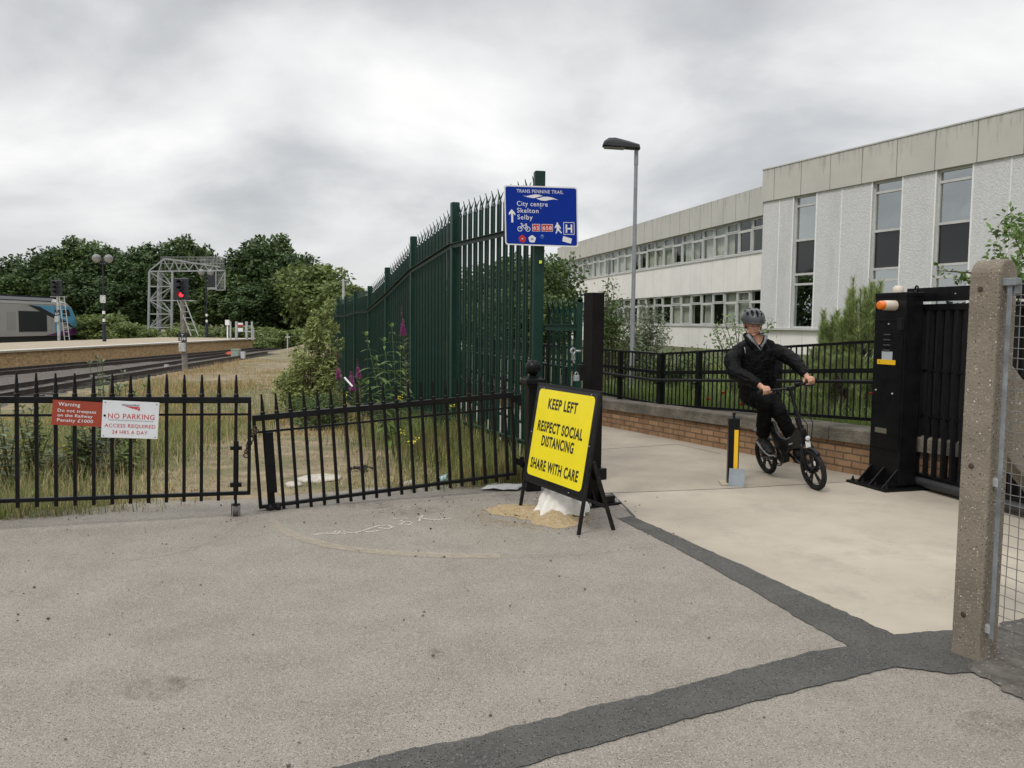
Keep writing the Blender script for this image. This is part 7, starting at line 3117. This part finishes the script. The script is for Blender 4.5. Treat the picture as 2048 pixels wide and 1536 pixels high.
hup = hsd.cross(face).normalized()
if hsd.x < 0:
    hsd = -hsd
RH = Matrix((hsd, face, hup)).transposed()   # local x=side, y=forward, z=up


def hl_(x, y, z):
    return hc + RH @ V((x, y, z))


body = MB()
# head
body.ball(hl_(0, -0.012, 0.035), (0.076, 0.096, 0.088), 20, 14, R=RH)
body.ball(hl_(0, 0.028, -0.042), (0.058, 0.062, 0.066), 18, 12, R=RH)
body.ball(hl_(0, 0.066, -0.088), (0.026, 0.022, 0.022), 14, 10, R=RH)      # chin
body.ball(hl_(0, 0.084, -0.018), (0.0125, 0.020, 0.026), 12, 8, R=RH)      # nose
body.ball(hl_(0, 0.098, -0.030), (0.014, 0.014, 0.012), 12, 8, R=RH)
body.ball(hl_(0, 0.070, 0.022), (0.052, 0.022, 0.013), 14, 8, R=RH)        # brow
body.ball(hl_(0, 0.080, -0.061), (0.026, 0.010, 0.009), 12, 8, R=RH)       # lips
for s_ in (-1, 1):
    body.ball(hl_(s_ * 0.044, 0.052, -0.022), (0.020, 0.020, 0.022), 12, 8, R=RH)   # cheeks
    body.ball(hl_(s_ * 0.048, 0.020, -0.068), (0.020, 0.03, 0.024), 12, 8, R=RH)    # jaw
    body.ball(hl_(s_ * 0.077, -0.012, -0.012), (0.010, 0.020, 0.032), 12, 8, R=RH)  # ears
limb(body, [hl_(0, -0.02, -0.05), neckb.lerp(hc, 0.35), neckb, neckb.lerp(chest, 0.4)], [0.055, 0.056, 0.062, 0.08])
ell_loft(body, [(hips, rgt * 0.15, fwd * 0.11), (hips.lerp(chest, 0.5), rgt * 0.14, fwd * 0.105), (chest, rgt * 0.14, fwd * 0.10), (chest.lerp(neckb, 0.6), rgt * 0.10, fwd * 0.07), (neckb, rgt * 0.06, fwd * 0.05)])


def hand(mb, gp_, wr_, side):
    """fingers closed round the grip; side -1 = rider's right"""
    inn = bdir * (1 if side < 0 else -1)          # towards the middle of the bar
    fw = (fwd - bdir * fwd.dot(bdir)).normalized()
    u_ = bdir.cross(fw)
    if u_.z < 0:
        u_ = -u_
    q = lambda a, b, c: gp_ + inn * a + fw * b + u_ * c
    mb.ball(q(0.0, -0.022, 0.030), (0.042, 0.040, 0.020), 14, 10, R=Matrix((inn, fw, u_)).transposed())
    mb.ball(q(0.0, -0.045, 0.024), (0.034, 0.034, 0.020), 14, 10, R=Matrix((inn, fw, u_)).transposed())
    limb(mb, [q(0.0, -0.04, 0.028), wr_], [0.026, 0.028])
    for i, (o, L) in enumerate(((0.031, 0.94), (0.0105, 1.0), (-0.0105, 0.96), (-0.031, 0.84))):
        r = 0.0098 * (0.9 + 0.1 * L)
        limb(mb, [q(o, -0.008, 0.036), q(o, 0.024 * L, 0.032), q(o, 0.036 * L, 0.008), q(o, 0.026 * L, -0.018), q(o, 0.004, -0.029)], [r * 1.05, r * 1.1, r, r * 0.95, r * 0.85], 8)
    limb(mb, [q(0.026, -0.045, 0.020), q(0.052, -0.024, 0.014), q(0.058, 0.004, -0.006), q(0.052, 0.020, -0.020)], [0.013, 0.0125, 0.011, 0.009], 8)


def wrist(gp_, el):
    d = (el - gp_).normalized()
    return gp_ + d * 0.085 + V((0, 0, 0.022))


wrR, wrL = wrist(gripR, elR), wrist(gripL, elL)
hand(body, gripR, wrR, -1)
hand(body, gripL, wrL, 1)
limb(body, [wrR, elR, D(1465, 720, 8.46), shR], [0.028, 0.034, 0.036, 0.04])
limb(body, [wrL, elL, D(1570, 711, 8.55), shL], [0.028, 0.032, 0.036, 0.04])
limb(body, [shR, chest.lerp(neckb, 0.4), shL], [0.04, 0.06, 0.04])
limb(body, [hipR, knR, anR], [0.08, 0.052, 0.036])
limb(body, [hipL, knL, anL], [0.08, 0.052, 0.036])
for an, pd in ((anR, pR), (anL, pL)):
    toe = pd + fwd * 0.05 + V((0, 0, 0.025))
    limb(body, [an, pd - fwd * 0.06 + V((0, 0, 0.05)), toe], [0.032, 0.030, 0.016])
remesh(body, 'body', skin, man, 0.0055, 3)
# jacket
jk = MB()
ax = lambda c, w, d_, tw=0.0: (c, (rgt + V((0, 0, tw))) * w, fwd * d_)
tw = 0.0
ell_loft(jk, [ax(D(1521, 809, 8.74), 0.200, 0.150), ax(D(1519, 792, 8.72), 0.212, 0.160), ax(D(1514, 765, 8.68), 0.198, 0.155), ax(D(1511, 735, 8.62), 0.200, 0.150), ax(D(1511, 715, 8.59), 0.200, 0.142),
              ax(D(1511, 703, 8.575), 0.180, 0.128), ax(D(1510, 692, 8.56), 0.140, 0.108), ax(D(1509, 683, 8.55), 0.105, 0.095), ax(D(1508, 676, 8.54), 0.088, 0.085)], 24)
limb(jk, [shR, D(1464, 722, 8.46), elR, elR.lerp(wrR, 0.5), wrR.lerp(elR, 0.12)], [0.080, 0.084, 0.078, 0.066, 0.052])
limb(jk, [shL, D(1571, 711, 8.55), elL, elL.lerp(wrL, 0.5), wrL.lerp(elL, 0.12)], [0.078, 0.080, 0.074, 0.062, 0.050])
for c_, r_ in ((D(1487, 696, 8.55), 0.075), (D(1534, 692, 8.60), 0.075)):
    jk.ball(c_, r_, 14, 10)
jko, jco = remesh(jk, 'jacket', jacket_m, man, 0.008, 6, wrinkle=0.0105, wscale=7.0)
# bvh for laying the collar on the jacket
from mathutils.bvhtree import BVHTree
jb = BVHTree.FromPolygons(jco, [tuple(p.vertices) for p in jko.data.polygons])


def onj(px, py, off=0.006, fallback=8.42):
    d = ray(px, py).normalized()
    h = jb.ray_cast(V((0, 0, EYE)), d)
    p = h[0] if h[0] is not None else D(px, py, fallback)
    return p - d * off


def patch_(nme, pix, mat, off=0.006, th=0.004, par=man):
    m = MB()
    vs = [onj(x, y, off) for x, y in pix]
    cpt = sum(vs, V()) / len(vs)
    n = len(vs)
    d = (cpt - V((0, 0, EYE))).normalized()
    m.add(vs + [p + d * th * 3 for p in vs], [tuple(range(n)), tuple(range(n, 2 * n))[::-1]] + [(i, n + i, n + (i + 1) % n, (i + 1) % n) for i in range(n)])
    return m.build(nme, mat, par)


# open neck: shirt front, shirt collar and the jacket's raised collar
nk = neckb
fN = (fwd * 0.9 + V((0, 0, 0.35))).normalized()


def collar(nme, mat, pts, w, r, flat_):
    m = MB()
    m.path(pts, w, 10, flat=flat_)
    return m.build(nme, mat, man, smooth=True)


cf = 0.055
vb = onj(1521, 700, 0.010)
patch_('shirt', [(1497, 676), (1512, 690), (1521, 701), (1529, 690), (1533, 679), (1524, 676), (1510, 674)], shirt_m, 0.008)
patch_('neck_skin', [(1506, 674), (1511, 682), (1518, 690), (1524, 683), (1527, 672), (1516, 670)], skin, 0.016, 0.004)
for s_, pts in ((-1, [(1492, 660), (1496, 670), (1504, 680), (1513, 690)]), (1, [(1526, 664), (1533, 672), (1529, 684), (1522, 694)])):
    m = MB()
    q = [onj(x, y, 0.022, 8.47) for x, y in pts]
    q[0] = nk + rgt * (0.062 if s_ < 0 else -0.062) + V((0, 0, 0.045)) + fwd * 0.01
    m.path(q, [0.014, 0.020, 0.016, 0.007], 8, flat=(1.0, 0.7))
    m.build('shirt_collar', shirt_m, man, smooth=True)
m = MB()
for s_ in (-1, 1):
    k_ = rgt * (-s_)
    pts = [nk - fwd * 0.085 + V((0, 0, 0.045)), nk - k_ * 0.095 * (-1) * 0 + rgt * (0.085 if s_ < 0 else -0.085) + V((0, 0, 0.040)), nk + rgt * (0.085 if s_ < 0 else -0.085) + fwd * 0.07 + V((0, 0, -0.02)), onj(1506 if s_ < 0 else 1530, 699, 0.004)]
    m.path(pts, [0.030, 0.034, 0.030, 0.012], 10, flat=(1, 0.8))
m.build('jacket_collar', jacket_m, man, smooth=True)
m = MB()
zp = [onj(x, y, 0.004) for x, y in ((1522, 701), (1527, 716), (1533, 732), (1537, 750), (1539, 770), (1541, 788))]
m.path(zp, 0.010, 8, flat=(1, 0.5))
m.build('jacket_placket', jacket_m, man, smooth=True)
m = MB()
m.path([onj(1489, 694, 0.003), onj(1490, 700, 0.003), onj(1490.5, 706, 0.003)], 0.0035, 6)
m.build('pocket_zip', P('zip_silver', (0.35, 0.36, 0.38), 0.4, metal=0.4), man)
# trousers and shoes
tr2 = MB()
limb(tr2, [hipR, hipR.lerp(knR, 0.55), knR, knR.lerp(anR, 0.5), anR + V((0, 0, 0.03))], [0.105, 0.096, 0.080, 0.072, 0.070])
limb(tr2, [hipL, hipL.lerp(knL, 0.55), knL, knL.lerp(anL, 0.5), anL + V((0, 0, 0.03))], [0.105, 0.096, 0.080, 0.070, 0.068])
tr2.ball(hips - fwd * 0.02, (0.16, 0.14, 0.11), 16, 10)
remesh(tr2, 'trousers', trouser_m, man, 0.010, 4, wrinkle=0.010, wscale=9.0)
shoe_m = P('shoe_black', (0.012, 0.012, 0.013), 0.6, spec=0.25, var=0.4, vs=30)
sole_m = P('shoe_sole', (0.22, 0.22, 0.215), 0.6)
for an, pd, tilt in ((anR, pR, -0.42), (anL, pL, -0.22)):
    fd = (fwd + V((0, 0, tilt))).normalized()
    m = MB()
    c = pd + V((0, 0, 0.045))
    sd_ = fd.cross(V((0, 0, 1))).normalized()
    u2 = sd_.cross(fd)
    RS = Matrix((sd_, fd, u2)).transposed()
    m.ball(c - fd * 0.075 + u2 * 0.012, (0.040, 0.052, 0.046), 14, 10, R=RS)
    m.ball(c + fd * 0.02, (0.047, 0.095, 0.040), 14, 10, R=RS)
    m.ball(c + fd * 0.10 - u2 * 0.006, (0.047, 0.058, 0.032), 14, 10, R=RS)
    limb(m, [c - fd * 0.065 + u2 * 0.01, an + V((0, 0, -0.01))], [0.042, 0.046])
    so_, _ = remesh(m, 'shoe', shoe_m, man, 0.007, 4)
    m = MB()
    op = [(0.036, -0.13), (0.044, -0.06), (0.047, 0.05), (0.046, 0.12), (0.030, 0.165), (-0.030, 0.165), (-0.046, 0.12), (-0.047, 0.05), (-0.044, -0.06), (-0.036, -0.13)]
    m.prism([(a * 0.95, b * 0.97) for a, b in op], c - u2 * 0.040, sd_, fd, u2 * 0.012)
    m.build('sole', sole_m, so_, bevel=0.006)

# helmet: a vented shell over a dark liner
hb_ = MB()
hcn = hl_(0, -0.010, 0.050)
na, nb_ = 88, 84
a_, b_2, c_ = 0.104, 0.140, 0.112
vs, fs = [], []
for i in range(na + 1):
    ph = rad(-88 + 176 * i / na)             # sideways
    for j in range(nb_ + 1):
        th = rad(-6 + 192 * j / nb_)         # front to back
        x = a_ * math.sin(ph)
        y = b_2 * math.cos(ph) * math.cos(th)
        z = c_ * math.cos(ph) ** 0.8 * math.sin(th)
        vs.append(hcn + RH @ V((x, y, z)))
for i in range(na):
    ph = -88 + 176 * (i + 0.5) / na
    for j in range(nb_):
        th = -6 + 192 * (j + 0.5) / nb_
        hole = False
        for pk in (0, 24, -24, 48, -48):
            for t0, t1_ in ((20, 62), (74, 112), (124, 158)):
                sh = abs(pk) * 0.22
                w = 6.2 * math.sin(math.pi * min(1, max(0, (th - t0 - sh) / (t1_ - t0)))) ** 0.5 if t0 + sh < th < t1_ + sh else 0
                if abs(ph - pk) < w + 1.0 and w > 0.5:
                    hole = True
        if hole:
            continue
        k = i * (nb_ + 1) + j
        fs.append((k, k + 1, k + nb_ + 2, k + nb_ + 1))
hb_.add(vs, fs)
hel = hb_.build('helmet', helmet_m, man, smooth=True)
so = hel.modifiers.new('Solid', 'SOLIDIFY')
so.thickness = 0.012
so.offset = -1
m = MB()
m.ball(hcn - RH @ V((0, 0, 0.0)), (a_ * 0.90, b_2 * 0.9, c_ * 0.88), 22, 14, R=RH)
m.v = [tuple(hcn + RH @ V((q.x, q.y, max(q.z, -0.008)))) for q in (RH.transposed() @ (V(p) - hcn) for p in m.v)]
m.build('liner', P('helmet_liner', (0.010, 0.010, 0.011), 0.8), hel, smooth=True)
m = MB()
vis = [hcn + RH @ V((a_ * 1.0 * math.sin(t), b_2 * 1.02 * math.cos(t), -0.014 - 0.004 * math.cos(t))) for t in np.linspace(-math.pi, math.pi, 37)]
m.path(vis, 0.013, 8, flat=(1.1, 0.8))
m.build('rim', P('helmet_rim', (0.05, 0.052, 0.058), 0.4), hel, smooth=True)
m = MB()
for s_ in (-1, 1):
    m.path([hl_(s_ * 0.086, 0.035, 0.035), hl_(s_ * 0.080, 0.010, -0.045), hl_(s_ * 0.058, 0.035, -0.092), hl_(s_ * 0.02, 0.060, -0.116), hl_(0, 0.064, -0.118)], 0.0045, 6)
    m.path([hl_(s_ * 0.084, -0.05, 0.02), hl_(s_ * 0.081, -0.005, -0.035)], 0.004, 6)
m.build('chin_strap', P('strap_black', (0.012, 0.012, 0.012), 0.8), hel)
m = MB()
m.ball(hl_(0, -0.045, 0.0), (0.080, 0.072, 0.062), 18, 12, R=RH)
m.build('hair', hair_m, man, smooth=True)
dk = P('face_dark', (0.045, 0.022, 0.018), 0.6)
for s_ in (-1, 1):
    m = MB()
    m.ball(hl_(s_ * 0.030, 0.0815, 0.0005), (0.010, 0.006, 0.0035), 10, 6, R=RH)
    m.build('eye', dk, man, smooth=True)
    m = MB()
    m.ball(hl_(s_ * 0.032, 0.0885, 0.0185), (0.018, 0.006, 0.0045), 10, 6, R=RH)
    m.build('eyebrow', P('brow_brown', (0.22, 0.125, 0.08), 0.8), man, smooth=True)
m = MB()
m.ball(hl_(0, 0.0905, -0.0615), (0.022, 0.004, 0.0026), 10, 6, R=RH)
m.build('mouth', P('lip_line', (0.16, 0.06, 0.05), 0.6), man, smooth=True)
